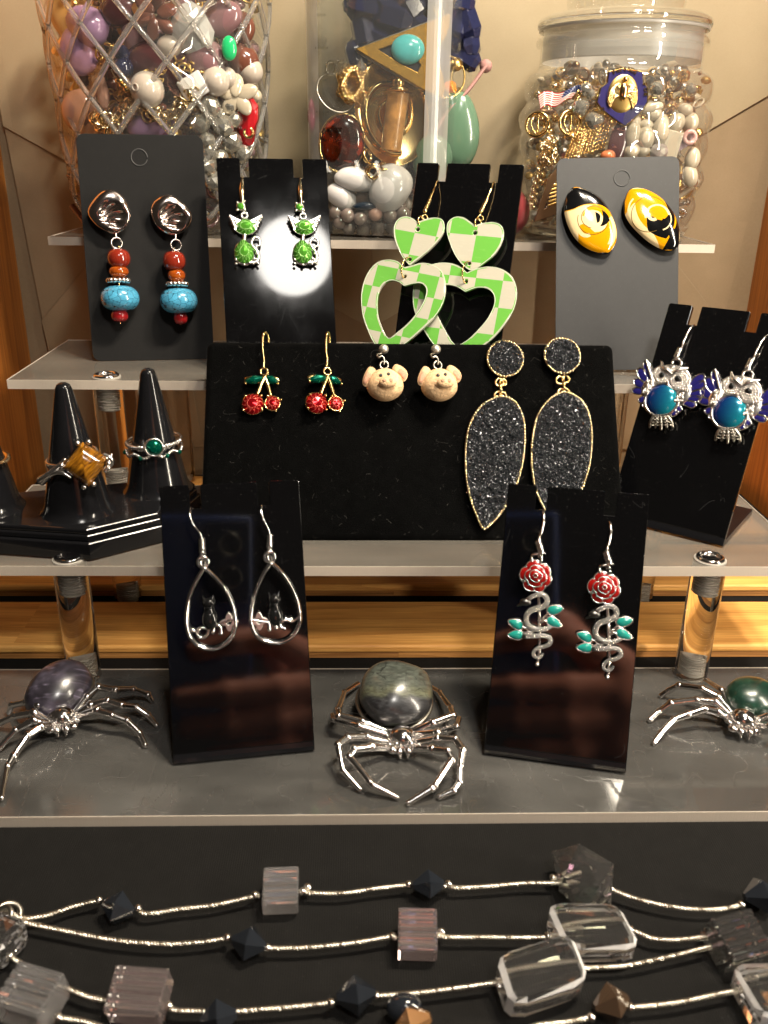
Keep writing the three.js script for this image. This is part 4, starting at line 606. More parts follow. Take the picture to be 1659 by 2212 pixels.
// ---- teardrop frames with a sitting black cat
{
  const fr = S.cat, q = 0.0000567;
  const make = (label, A0, hook, coilPts, ringc, drop, cat, fence, flower) => {
    const a = kJ(...A0), w0 = mm(2.5), L = fr.from(a, w0), P = (x, y, w = 2.5) => L(kJ(x, y), mm(w)), o = thing('teardrop_earring', label, 'earring', fr.at(a, w0), 'black cat teardrop earrings', fr.q);
    part(o, 'ear_hook', [sweep(hook.map(([x, y, w]) => P(x, y, w)), mm(0.4), { n: 50 }), coil(P(...coilPts[0]), P(...coilPts[1]), mm(0.95), 8, mm(0.34)), sweep([P(...coilPts[1]), P(coilPts[1][0] - 18, coilPts[1][1] + 25), P(ringc[0], ringc[1] - 30)], mm(0.4))], M.chrome);
    part(o, 'jump_ring', [torus(P(...ringc), 33 * q, mm(0.6)), torus(P(ringc[0], ringc[1] + 14), 20 * q, mm(0.45), V(0.8, 0, 0.6))], M.chrome);
    const pts = drop.map(([x, y]) => P(x, y));
    part(o, 'teardrop_frame', [sweep([...pts, pts[0]], mm(0.85), { n: 140, m: 10 }), sweep([...pts, pts[0]].map((p) => p.clone().setZ(mm(1.1))), mm(0.5), { n: 140, m: 6 })], M.chrome);
    const [cx, cy] = cat;
    const c = [sph(P(cx, cy + 75, 3), 48 * q, 66 * q, mm(1.8), 24, 16), sph(P(cx - 5, cy + 30, 3), 34 * q, 60 * q, mm(1.6), 24, 16), sph(P(cx - 6, cy - 45, 3.4), 40 * q, 32 * q, mm(1.7), 24, 16), cyl(P(cx - 36, cy - 55, 3.4), P(cx - 52, cy - 98, 3.6), mm(0.85), mm(0.15), 8), cyl(P(cx + 18, cy - 62, 3.4), P(cx + 26, cy - 104, 3.6), mm(0.85), mm(0.15), 8), torus(P(cx - 6, cy - 18, 3.2), 31 * q, mm(0.3), V(0, 1, 0.2))];
    part(o, 'black_cat', c, M.blackEnamel);
    part(o, 'silver_fence', [...fence.map((f) => sweep(f.map(([x, y]) => P(x, y, 2.8)), mm(0.75), { n: 30, flat: 0.8 })), ], M.chrome);
    const [fx, fy] = flower, petal = new THREE.Shape(ring2(32, 1, 1, 0, (t) => new THREE.Vector2(Math.cos(t), Math.sin(t)).multiplyScalar((46 + 13 * Math.cos(t * 4)) * q))); petal.holes.push(new THREE.Path(ring2(16, 15 * q).reverse()));
    const f = P(fx, fy, 2.6); part(o, 'flower_plate', ext(petal, mm(0.9), 0.0002).translate(f.x, f.y, mm(0)), M.silver);
  };
  make('left teardrop earring with a black cat, flower plate on its right', [450, 980], [[318, 250, -3.5], [303, 244, -1.5], [296, 262, 0.5], [296, 310, 1.8], [325, 375, 2.5], [368, 430, 2.5], [378, 472, 2.5]], [[380, 470], [384, 580]], [390, 642], [[396, 686], [350, 765], [300, 870], [275, 975], [268, 1080], [292, 1180], [355, 1255], [450, 1282], [545, 1252], [608, 1180], [630, 1080], [610, 960], [560, 850], [490, 765], [420, 700]], [440, 990],
    [[[275, 1105], [310, 1140], [350, 1150], [370, 1125], [420, 1130], [480, 1110], [540, 1090], [628, 1060]], [[360, 1140], [350, 1175], [380, 1200], [420, 1180], [432, 1140]], [[500, 1110], [520, 1125], [522, 1170]], [[470, 1115], [465, 1160]]], [582, 1085]);
  make('right teardrop earring with a black cat, flower plate on its left', [925, 960], [[842, 232, -3.5], [830, 222, -1.5], [822, 240, 0.5], [824, 290, 1.8], [848, 350, 2.5], [875, 410, 2.5], [882, 444, 2.5]], [[884, 444], [880, 545]], [882, 604], [[886, 652], [845, 715], [795, 820], [762, 930], [745, 1060], [775, 1165], [840, 1220], [930, 1236], [1015, 1212], [1080, 1145], [1105, 1055], [1088, 940], [1045, 830], [980, 730], [915, 665]], [925, 965],
    [[[765, 1070], [820, 1080], [880, 1085], [940, 1090], [1000, 1070], [1050, 1080], [1100, 1040]], [[875, 1085], [882, 1140]], [[915, 1090], [930, 1128]], [[960, 1085], [960, 1120], [990, 1132]], [[1000, 1060], [1040, 1062]]], [805, 1078]);
}

// ---- rose and snake
{
  const fr = S.rose, a = kK(520, 900), w0 = mm(3), L = fr.from(a, w0), q = 0.000059, P = (x, y, w = 3) => L(kK(x, y), mm(w));
  const petalRed = phy({ color: lin(0.24, 0.005, 0.004), roughness: 0.15, clearcoat: 1 }), teal = phy({ color: lin(0.012, 0.23, 0.19), roughness: 0.2, clearcoat: 1 });
  const o = thing('rose_earring', 'left red rose earring with a silver snake and teal leaves', 'earring', fr.at(a, w0), 'rose and snake earrings', fr.q);
  part(o, 'ear_hook', [sweep([P(520, 258, -3.5), P(550, 252, -2), P(573, 262, 0), P(576, 330, 2), P(560, 400, 3), P(543, 440, 3.2), P(538, 475, 3.2)], mm(0.42), { n: 50 }), coil(P(534, 465, 3.2), P(562, 560, 3.2), mm(1), 8, mm(0.36)), sweep([P(560, 555, 3.2), P(540, 580, 3.2)], mm(0.4)), torus(P(523, 592), 30 * q, mm(0.5))], M.chrome);
  const rc = [517, 715], petals = [], rims = [];
  const petal = (ang, dist, rx, ry, z, tilt) => { const cx = rc[0] + Math.cos(ang) * dist, cy = rc[1] - Math.sin(ang) * dist, c = P(cx, cy, z), out = ring2(22, 1, 1, 0, (t) => { const x = Math.cos(t) * rx * q, y = Math.sin(t) * ry * q, b = ang - Math.PI / 2; return new THREE.Vector2(x * Math.cos(b) - y * Math.sin(b), x * Math.sin(b) + y * Math.cos(b)); }); petals.push(dome(out, c, mm(0.7), { rings: 6 })); rims.push(sweep(out.filter((v) => v.x * Math.cos(ang) + v.y * Math.sin(ang) > -0.2 * ry * q).sort((u2, v2) => Math.atan2(-u2.x * Math.sin(ang) + u2.y * Math.cos(ang), u2.x * Math.cos(ang) + u2.y * Math.sin(ang)) - Math.atan2(-v2.x * Math.sin(ang) + v2.y * Math.cos(ang), v2.x * Math.cos(ang) + v2.y * Math.sin(ang))).map((v) => V(c.x + v.x, c.y + v.y, c.z + mm(0.1))), mm(0.26), { n: 24, m: 6 })); };
  for (const [an, di, rx, ry] of [[98, 60, 50, 44], [32, 66, 44, 40], [-22, 72, 42, 36], [-72, 66, 40, 44], [-122, 68, 44, 40], [170, 66, 46, 40]]) petal(R(an), di, rx, ry, 3, 0);
  for (const [an, di, rx, ry] of [[70, 36, 46, 32], [-15, 40, 36, 34], [-100, 38, 44, 32], [175, 34, 34, 36]]) petal(R(an), di, rx, ry, 3.9, 0);
  for (const [an, di, rx, ry] of [[125, 15, 30, 24], [0, 20, 24, 22], [-115, 18, 32, 18]]) petal(R(an), di, rx, ry, 4.7, 0);
  part(o, 'rose', petals, petalRed);
  part(o, 'rose_base', sph(P(rc[0], rc[1], 2.6), 88 * q, 84 * q, mm(0.9)), M.antique);
  rims.push(sweep([P(500, 712, 5.6), P(512, 698, 5.8), P(530, 704, 5.8), P(528, 722, 5.7), P(510, 726, 5.6)], mm(0.24), { n: 30, m: 6 }));
  for (const d of [200, 232, 262, 300, 335]) { const p = [rc[0] + Math.cos(R(d)) * 112, rc[1] - Math.sin(R(d)) * 104]; rims.push(cyl(P(rc[0] + Math.cos(R(d)) * 78, rc[1] - Math.sin(R(d)) * 74, 2.8), P(...p, 2.8), mm(1.2), mm(0.25), 6)); }
  part(o, 'petal_edges', rims, M.silver);
  const body = [[452, 893, 4], [478, 870, 4.2], [520, 850, 4], [562, 845, 3.8], [595, 868, 3.8], [598, 905, 3.8], [570, 932, 3.8], [525, 945, 4], [480, 962, 4], [452, 1000, 3.8], [455, 1048, 3.6], [490, 1080, 3.4], [545, 1095, 3.4], [600, 1085, 3.2], [630, 1065, 2.6], [560, 1090, 2], [470, 1130, 2.8]];
  const bodyA = body.slice(0, 15), bodyB = [[432, 1142, 3], [470, 1140, 3.8], [520, 1140, 4], [575, 1138, 4], [618, 1155, 4], [620, 1190, 4], [585, 1212, 4], [545, 1220, 4], [510, 1242, 3.8], [502, 1275, 3.6], [522, 1292, 3.4], [555, 1288, 3.4], [568, 1268, 3.4]];
  const snake = (l, r) => sweep(l.map((p) => P(...p)), r, { n: 120, m: 12 });
  const scales = (l, rad) => { const c = new THREE.CatmullRomCurve3(l.map((p) => P(...p))), n = 46, g = [], fr2 = c.computeFrenetFrames(n, false); for (let i = 2; i < n; i++) for (let j = -1; j <= 1; j++) { const p = c.getPointAt(i / n), t = c.getTangentAt(i / n), side = t.clone().cross(Z1).normalize(), al = (j + (i % 2) * 0.5 - 0.25) * 0.85, rdd = rad(i / n); g.push(new THREE.SphereGeometry(rdd * 0.27, 8, 6).translate(p.x + side.x * Math.sin(al) * rdd, p.y + side.y * Math.sin(al) * rdd, p.z + Math.cos(al) * rdd)); } return g; };
  const ra = (t) => mm(0.72 + 0.22 * Math.sin(t * 3)), rb = (t) => mm(0.85 - 0.45 * t * t);
  const sn = part(o, 'snake', [snake(bodyA, ra), snake(bodyB, rb), sph(P(445, 900, 4), 34 * q, 22 * q, mm(1.1)), cyl(P(430, 908, 4), P(385, 928, 3.6), mm(0.8), mm(0.25), 8)], std({ color: lin(0.16, 0.155, 0.15), metalness: 1, roughness: 0.3 }));
  part(sn, 'scales', [scales(bodyA, ra), scales(bodyB, rb)], M.silver, undefined, 'stuff');
  part(o, 'stem', [sweep([P(541, 870, 2.4), P(543, 1000, 2.4), P(545, 1150, 2.4), P(540, 1280, 2.6), P(525, 1345, 2.8)], mm(0.55), { n: 40 }), limb([P(545, 1050, 2.6), P(575, 1010, 3), P(612, 975, 3)], [mm(0.4), mm(0.4), mm(0.4)]), limb([P(545, 1050, 2.6), P(580, 1030, 3), P(610, 1040, 3)], [mm(0.4), mm(0.4), mm(0.4)]), limb([P(500, 1135, 2.6), P(450, 1085, 3), P(415, 1070, 3)], [mm(0.4), mm(0.4), mm(0.4)]), limb([P(500, 1110, 2.6), P(460, 1110, 3), P(420, 1125, 3)], [mm(0.4), mm(0.4), mm(0.4)]), sph(P(528, 1340, 2.8), mm(0.8))], M.silver);
  for (const [x, y, ang] of [[655, 955, 16], [648, 1045, -22], [376, 1055, -18], [376, 1132, 6]]) {
    const c = P(x, y, 3), out = ring2(24, 1, 1, 0, (t) => { const X = Math.cos(t) * 48 * q, Y = Math.sin(t) * 27 * q * (1 - 0.3 * Math.cos(t) * Math.sign(x - 500)), b = R(ang); return new THREE.Vector2(X * Math.cos(b) - Y * Math.sin(b), X * Math.sin(b) + Y * Math.cos(b)); });
    const lf = part(o, 'teal_leaf', dome(out, c, mm(1), { rings: 6 }), teal); part(lf, 'silver_edge', sweep(out.map((v) => V(c.x + v.x, c.y + v.y, c.z)), mm(0.32), { n: 30, m: 6, closed: true }), M.silver);
  }
  dup(o, fr.at(kK(1008, 985), w0), 'right red rose earring with a silver snake and teal leaves', fr.q.clone().multiply(new THREE.Quaternion().setFromAxisAngle(Z1, R(1))));
}
// ------------------------------------------------------------------ ring holder, its three cones, and the rings
const BASEY = PLY[1] + 0.0125;
const coneAt = (p) => { const c = atY(p, BASEY); return c; };
const CONES = { left: [kF(-75, 950), kF(-130, 400)], mid: [kF(476, 965), kF(350, 92)], right: [kF(955, 835), kF(846, 53)] };
const coneC = {}, coneH = 0.052, coneR = 0.0143;
{
  const o = thing('ring_holder', 'black glossy plastic ring holder with cones on the middle shelf', 'ring holder', V(0, 0, 0));
  const m = phy({ color: lin(0.007, 0.007, 0.008), roughness: 0.13, specularIntensity: 1 });
  // footprint: a long board with cut corners, running from near left to far right
  const A = atY(kF(525, 1090), BASEY), B = atY(kF(968, 985), BASEY), A2 = atY(kF(-250, 1040), BASEY), D = atY(kF(1190, 800), BASEY), E = atY(kF(1130, 762), BASEY), F = atY(kF(110, 853), BASEY), G = atY(kF(-420, 880), BASEY);
  const poly = [A2, A, B, D, E, F, G].map((p) => new THREE.Vector2(p.x, p.z)), cc = poly.reduce((s, p) => s.add(p), new THREE.Vector2()).multiplyScalar(1 / poly.length);
  const slab = (k, y0, y1, bev) => { const s = new THREE.Shape(poly.map((p) => { const q = p.clone().sub(cc), l = q.length(); q.multiplyScalar((l + k) / l).add(cc); return new THREE.Vector2(q.x, -q.y); })); return new THREE.ExtrudeGeometry(s, { depth: y1 - y0 - 2 * bev, bevelEnabled: true, bevelThickness: bev, bevelSize: bev, bevelOffset: -bev, bevelSegments: 3 }).rotateX(-Math.PI / 2).translate(0, y0 + bev, 0); };
  const y = PLY[1];
  part(o, 'stepped_base', [slab(0.001, y + 0.0002, y + 0.0075, 0.0008), slab(-0.0004, y + 0.0074, y + 0.0102, 0.0008), slab(-0.0012, y + 0.0101, BASEY, 0.0008)], m);
  for (const [k, [b]] of Object.entries(CONES)) {
    const c = coneC[k] = atY(b, BASEY), prof = [[0.0001, coneH], [0.0012, coneH - 0.0001], [0.0024, coneH - 0.0008], [0.0031, coneH - 0.0022], [0.0126, 0.0035], [0.0135, 0.0014], [0.0146, 0]].map(([r, h]) => new THREE.Vector2(r, h)).reverse();
    part(o, 'ring_cone', new THREE.LatheGeometry(prof, 64).translate(c.x, c.y, c.z), m);
  }
}
const coneRad = (h) => 0.0031 + (0.0126 - 0.0031) * (1 - (h - 0.0035) / (coneH - 0.0022 - 0.0035));
// tiger's eye ring
{
  const c = coneC.mid, f = atZ(kF(525, 690), c.z + 0.010), h = f.y - BASEY, yaw = Math.atan2(f.x - c.x, f.z - c.z);
  const o = thing('gemstone_ring', 'silver ring with square golden brown tiger eye stone on the middle cone', 'ring', V(c.x, f.y, c.z)), r = coneRad(h) + 0.0008;
  const band = []; for (let k = 0; k <= 60; k++) { const a = k / 60 * Math.PI * 2; band.push(V(Math.sin(a) * r, -0.0028 * Math.cos(a + 1.2) * 0.6 - 0.0008, Math.cos(a) * r)); }
  part(o, 'band', sweep(band.slice(0, 60), mm(0.8), { n: 100, m: 8, closed: true, flat: 1.8 }), M.silver);
  const q = 0.0000755, fr = new Frame(f, V(0.985, 0.0, -0.17), V(0.0, 0.95, -0.3)), P = (x, y, w = 0) => { const l = fr.L(kF(x, y), w); return fr.W(l).sub(o.position); };
  const tiger = tex(256, 256, (x, y, u, v) => { const s = u * 0.75 + v * 0.65, b = fbm(s * 9 + fbm(u * 4, v * 4, 3) * 1.2, (u - v) * 40, 6), g = fbm(s * 4, (u - v) * 6, 12), k = Math.min(1, Math.max(0, 0.2 + 0.9 * (b - 0.3) + 0.9 * (g - 0.45))); return [62 + 140 * k, 34 + 102 * k, 4 + 26 * k]; });
  const corners = [[490, 552], [650, 662], [545, 828], [372, 705]].map(([x, y]) => P(x, y)), ctr = centre(corners), inv = fr.q.clone().invert();
  const loc = corners.map((p) => { const v = p.clone().sub(ctr).applyQuaternion(inv); return new THREE.Vector2(v.x, v.y); });
  const rim = []; for (let i = 0; i < 4; i++) for (let k = 0; k < 14; k++) { const t = k / 14, a = loc[i], b = loc[(i + 1) % 4]; const p = a.clone().lerp(b, t); p.multiplyScalar(1 + 0.03 * Math.sin(t * Math.PI)); rim.push(p); }
  if (THREE.ShapeUtils.area(rim) < 0) rim.reverse();
  const g = dome(rim, V(0, 0, 0), mm(5), { rings: 16, pow: 0.6 }), uv = g.attributes.uv; for (let i = 0; i < uv.count; i++) uv.setXY(i, uv.getX(i) * 45, uv.getY(i) * 45);
  part(o, 'tiger_eye_stone', g.applyQuaternion(fr.q).translate(ctr.x, ctr.y, ctr.z), phy({ map: tiger, roughness: 0.14, clearcoat: 1, clearcoatRoughness: 0.04 }));
  const pr = [[460, 560], [527, 555], [514, 826], [572, 812], [655, 690], [372, 690]].map(([x, y]) => sph(P(x, y, 0.0006), mm(1.1), mm(1.1), mm(1.1), 12, 9));
  pr.push(sweep([P(250, 770, -0.006), P(290, 745, -0.003), P(345, 700, -0.001), P(388, 655, 0.0006)], (t) => mm(1.6 - 0.9 * t), { n: 24 }), sweep([P(258, 780, -0.006), P(320, 735, -0.002), P(380, 735, 0), P(425, 762, 0.0004)], (t) => mm(1.5 - 0.9 * t), { n: 24 }), sweep([P(630, 640, 0), P(665, 660, 0.0006), P(672, 690, 0), P(640, 730, 0)], mm(1), { n: 24 }));
  for (let i = 0; i < 9; i++) pr.push(sph(P(630 + rr(0, 45), 640 + i * 10, 0.0008), mm(0.6), mm(0.6), mm(0.6), 8, 6));
  part(o, 'silver_setting', pr, M.silver);
}
{
  const c = coneC.right, mk = (name, label, px, tilt) => { const f = atZ(px, c.z + 0.009), o = thing(name, label, 'ring', V(c.x, f.y, c.z)); o.rotation.set(0, 0, tilt); return [o, f.y - BASEY]; };
  const em = M.emerald, [o, h] = mk('gemstone_ring', 'silver ring with round emerald green stone, upper one on the right cone', kF(930, 585), R(3)), r = coneRad(h) + 0.0021;
  const band = []; for (let k = 0; k < 60; k++) { const a = k / 60 * Math.PI * 2; band.push(V(Math.sin(a) * r, 0, Math.cos(a) * r)); }
  const at = (a, y = 0, k = 0) => V(Math.sin(a) * (r + k), y, Math.cos(a) * (r + k));
  const beads = []; for (let i = -13; i <= 13; i++) if (Math.abs(i - 2) > 3) beads.push(sph(at(i * 0.11 - 0.02, 0, 0.0004), mm(Math.abs(i - 2) < 6 ? 1.1 : 0.6), mm(Math.abs(i - 2) < 6 ? 1.2 : 0.8), mm(0.6), 8, 6));
  part(o, 'band', [sweep(band, mm(0.8), { n: 100, m: 8, closed: true }), beads, torus(at(0.22, 0.0006, 0.0012), mm(3.5), mm(0.5), V(0.22, 0.1, 1))], M.silver);
  const g = gem(ring2(12, mm(3.1)), V(0, 0, 0), mm(1.4), mm(0.8), 0.55); g.rotateX(-0.1).rotateY(0.22); const p = at(0.22, 0.0006, 0.0011); part(o, 'emerald_stone', g.translate(p.x, p.y, p.z), em);
  const [o2, h2] = mk('gemstone_ring', 'thin wavy silver ring with tiny emerald stones, lower one on the right cone', kF(930, 632), R(3)), r2 = coneRad(h2) + 0.0019, w = (a) => 0.0008 * Math.sin(a * 9), b2 = []; for (let k = 0; k < 120; k++) { const a = k / 120 * Math.PI * 2; b2.push(V(Math.sin(a) * r2, w(a), Math.cos(a) * r2)); }
  const at2 = (a, k = 0) => V(Math.sin(a) * (r2 + k), w(a), Math.cos(a) * (r2 + k)), bits = []; for (let i = -16; i <= 16; i++) bits.push(sph(at2(i * 0.09, 0.0003), mm(0.75), mm(0.75), mm(0.7), 7, 5));
  part(o2, 'band', [sweep(b2, mm(0.6), { n: 180, m: 8, closed: true }), bits], M.silver);
  for (const a of [-1.1, -0.28, 0.62, 1.15]) part(o2, 'emerald_chip', gem(ring2(8, mm(1)), V(0, 0, 0), mm(0.7), mm(0.3)).rotateY(a).translate(...at2(a, 0.0009).toArray()), em);
  const c3 = coneC.left, f3 = atZ(kF(20, 705), c3.z + 0.008), r3 = coneRad(f3.y - BASEY) + 0.001, b3 = []; for (let k = 0; k < 60; k++) { const a = k / 60 * Math.PI * 2; b3.push(V(Math.sin(a) * r3, 0, Math.cos(a) * r3)); }
  single('gold_ring', sweep(b3, mm(0.9), { n: 90, m: 10, closed: true, flat: 1.6 }), M.paleGold, 'plain gold ring on the leftmost cone at the photo edge', 'ring', V(c3.x, f3.y, c3.z));
}

// ------------------------------------------------------------------ spiders with stone bodies
function spider(label, k, mid, stone, legs, q, group) {
  const a = atY(k(...mid), PLY[0]), o = thing('spider_brooch', label, 'spider brooch', a, 'silver spiders with stone bodies'), P = (x, y, h) => atY(k(x, y), PLY[0] + mm(h)).sub(a);
  const face = V(mid[2], 0, 1).normalize(), hd = P(mid[0], mid[1], 5), ux = V(face.z, 0, -face.x);
  const B = (u, h, w) => hd.clone().addScaledVector(ux, mm(u)).add(V(0, mm(h), 0)).addScaledVector(face, mm(w));
  const bod = [sph(B(0, 1.2, 0.4), mm(4.6), mm(3.6), mm(4.6), 30, 20), sph(B(0, -1, -1), mm(5.4), mm(2.6), mm(6), 24, 16)];
  for (let i = 0; i < 10; i++) for (const s of [-1, 1]) bod.push(sph(B(s * rr(4, 6), rr(-1.4, 0.6), rr(-4, 4)), mm(rr(0.7, 1.3)), mm(0.9), mm(rr(0.7, 1.2)), 8, 6));
  for (const s of [-1, 1]) { bod.push(sph(B(s * 1.6, -1, 5.6), mm(1.5), mm(1.4), mm(1.8)), sph(B(s * 4, -0.8, 5), mm(1.9), mm(1.5), mm(1.9)), cyl(B(s * 1.5, -1.6, 6.4), B(s * 1.3, -3, 7.6), mm(0.9), mm(0.25), 8), sph(B(s * 2.6, 0.8, 4), mm(1))); }
  part(o, 'head', bod, M.chrome);
  for (const l of legs) { const pts = l.map((p) => P(...p)), n = pts.length; part(o, 'leg', [limb(pts, pts.map((_, i) => mm((1.5 - 0.5 * i / (n - 1)) * (i % 2 ? 1.06 : 0.95))), 1.22)], M.chrome); }
  const { c, rx, ry, rz, mat, rot, h } = stone, p = P(c[0], c[1], h), g = sph(V(0, 0, 0), mm(rx), mm(ry), mm(rz), 48, 32), pp = g.attributes.position; { const uvs = g.attributes.uv; for (let i = 0; i < pp.count; i++) uvs.setXY(i, pp.getX(i) / mm(rx) * 0.5 + 0.5 + 0.1 * pp.getY(i) / mm(ry), 0.5 - pp.getZ(i) / mm(rz) * 0.5 + 0.22 * pp.getY(i) / mm(ry)); for (let i = 0; i < pp.count; i++) { const x = pp.getX(i) / mm(rx), y = pp.getY(i) / mm(ry), z = pp.getZ(i) / mm(rz), k = 1 + (stone.lump ? 0.05 : 0.025) * (Math.sin(x * 2.6 + 1) * Math.cos(z * 2.2) + 0.7 * Math.sin(y * 3 + x * 1.7) + 0.35 * Math.sin(x * 6 + z * 5)); pp.setXYZ(i, pp.getX(i) * k, pp.getY(i) * k, pp.getZ(i) * k); } g.computeVertexNormals(); } if (stone.lump) { for (let i = 0; i < pp.count; i++) { const y = pp.getY(i), z = pp.getZ(i); if (y < 0) pp.setY(i, y * 0.9); pp.setX(i, pp.getX(i) * (1 - 0.10 * z / mm(rz))); } g.computeVertexNormals(); }
  const st = part(o, 'stone_body', g.rotateX(rot[0]).rotateY(rot[1]).translate(p.x, p.y, p.z), mat);
  const rimPts = Array.from({ length: 40 }, (_, i) => { const t = i / 40 * Math.PI * 2; return V(Math.cos(t) * mm(rx * 0.98), -mm(ry * 0.35), Math.sin(t) * mm(rz * 0.98)).applyEuler(new THREE.Euler(rot[0], 0, 0)).applyAxisAngle(Y1, rot[1]).add(p); });
  part(o, 'stone_setting', sweep(rimPts, mm(0.7), { n: 60, m: 8, closed: true }), M.antique);
}
{
  const labT = tex(512, 512, (x, y, u, v) => { const a = fbm(u * 7, v * 7, 3), b = fbm(u * 20, v * 46, 8), edge = v + 0.12 * (a - 0.5) + 0.02 * Math.sin(u * 21), dark = 1 / (1 + Math.exp((edge - 0.42) * 80)), k = 0.55 + 0.7 * b, s = Math.abs(vnoise(u * 9, v * 13 + a * 2, 21) - 0.5) < 0.02 ? 0.6 : 1; const L = [80 * k * s + 26 * Math.max(0, 0.5 - Math.abs(edge - 0.48) * 4), 85 * k * s + 20 * Math.max(0, 0.5 - Math.abs(edge - 0.48) * 4), 78 * k * s], D = 22 + 46 * b * a * 2; return L.map((c, i) => c * (1 - dark) + D * (i === 2 ? 1.05 : 1) * dark); });
  const stoneM = (m) => phy({ map: m, roughness: 0.3, clearcoat: 0.6, clearcoatRoughness: 0.16 });
  spider('silver spider with a grey green labradorite body, centre of the bottom shelf', kL, [850, 955, 0.05], { c: [778, 540], rx: 14.4, ry: 9.5, rz: 14.5, h: 10.5, rot: [R(14), 0], mat: stoneM(labT), lump: true }, [
    [[690, 1045, 5], [560, 1035, 8], [395, 1055, 9.5], [352, 1130, 8], [545, 1370, 4.5], [572, 1400, 4], [800, 1515, 1]],
    [[690, 985, 5], [520, 945, 8], [335, 950, 9.5], [245, 1020, 9], [262, 1130, 7], [292, 1265, 4.5], [450, 1440, 1]],
    [[690, 890, 5], [470, 800, 8], [250, 745, 9], [245, 690, 8], [305, 520, 4], [430, 440, 1.5]],
    [[690, 915, 5], [440, 840, 7.5], [205, 775, 6], [190, 740, 5]],
    [[980, 1055, 5], [1130, 1055, 8], [1280, 1075, 9.5], [1320, 1165, 8], [1165, 1400, 4.5], [1130, 1430, 4], [905, 1570, 1]],
    [[1000, 990, 5], [1180, 960, 8], [1350, 965, 9.5], [1425, 1070, 8.5], [1400, 1220, 6], [1395, 1370, 3.5], [1340, 1450, 2.5], [1205, 1510, 1]],
    [[970, 915, 5], [1180, 900, 8], [1365, 845, 6], [1388, 770, 4]],
    [[960, 890, 5], [1140, 810, 8], [1330, 740, 9], [1305, 670, 7], [1200, 520, 4], [1135, 480, 2]],
  ]);
  const amT = tex(256, 256, (x, y, u, v) => { const a = fbm(u * 6, v * 6, 5), s = Math.pow(Math.max(0, fbm(u * 5 + v * 3, v * 18 - u * 8, 9) - 0.5) * 2.2, 1.5), k = 30 + 80 * a * a + 120 * s; return [k, k * 0.93, k * 1.1]; });
  spider('silver spider with a dark purple and white stone body, at the left edge', kM, [500, 1350, 0.25], { c: [470, 1125], rx: 11.2, ry: 9, rz: 13.5, h: 8.5, rot: [R(14), R(-28)], mat: stoneM(amT) }, [
    [[600, 1310, 5], [700, 1185, 8], [790, 1105, 10], [930, 1128, 9.5], [1075, 1122, 7], [1190, 1165, 3.5], [1222, 1215, 1]],
    [[615, 1325, 5], [730, 1250, 8], [865, 1215, 9.5], [980, 1250, 8.5], [1090, 1260, 6], [1190, 1330, 3], [1258, 1410, 1]],
    [[640, 1330, 5], [780, 1290, 8.5], [900, 1330, 8], [1020, 1375, 6], [1120, 1470, 3], [1168, 1570, 1]],
    [[415, 1335, 5], [310, 1250, 9], [205, 1225, 8], [95, 1250, 4], [70, 1310, 1]],
    [[400, 1385, 5], [275, 1310, 9], [120, 1335, 6.5], [-10, 1395, 2.5], [-60, 1440, 1]],
    [[420, 1400, 5], [275, 1370, 9], [125, 1450, 6.5], [-40, 1630, 1]],
    [[450, 1410, 5], [330, 1420, 8.5], [225, 1490, 8], [110, 1660, 5], [60, 1740, 4], [12, 1995, 1]],
  ]);
  const avT = tex(256, 256, (x, y, u, v) => { const a = fbm(u * 7, v * 7, 15), s = hash(x >> 1, y >> 1, 4) > 0.985 ? 60 : 0, k = 0.6 + 0.8 * a; return [18 * k + s, 44 * k + s, 34 * k + s]; });
  spider('silver spider with a dark green stone body, at the right edge', kN, [920, 1345, -0.25], { c: [985, 1180], rx: 11, ry: 7, rz: 9, h: 7.5, rot: [R(8), R(20)], mat: stoneM(avT) }, [
    [[830, 1290, 5], [740, 1180, 8], [620, 1115, 9.5], [450, 1092, 7], [370, 1130, 3.5], [318, 1165, 1]],
    [[820, 1310, 5], [720, 1215, 8.5], [580, 1198, 9], [390, 1222, 6.5], [300, 1285, 3], [235, 1345, 1]],
    [[830, 1335, 5], [740, 1290, 8], [640, 1265, 9], [515, 1305, 7.5], [410, 1345, 6], [320, 1440, 3], [265, 1512, 1]],
    [[830, 1270, 5], [760, 1130, 8], [655, 1060, 5], [630, 1075, 3]],
    [[1010, 1305, 5], [1100, 1235, 8.5], [1220, 1220, 6], [1330, 1290, 1]],
    [[1020, 1340, 5], [1130, 1300, 8.5], [1260, 1350, 6], [1350, 1450, 1]],
    [[1030, 1380, 5], [1120, 1390, 8], [1200, 1500, 5], [1230, 1650, 1]],
  ]);
}

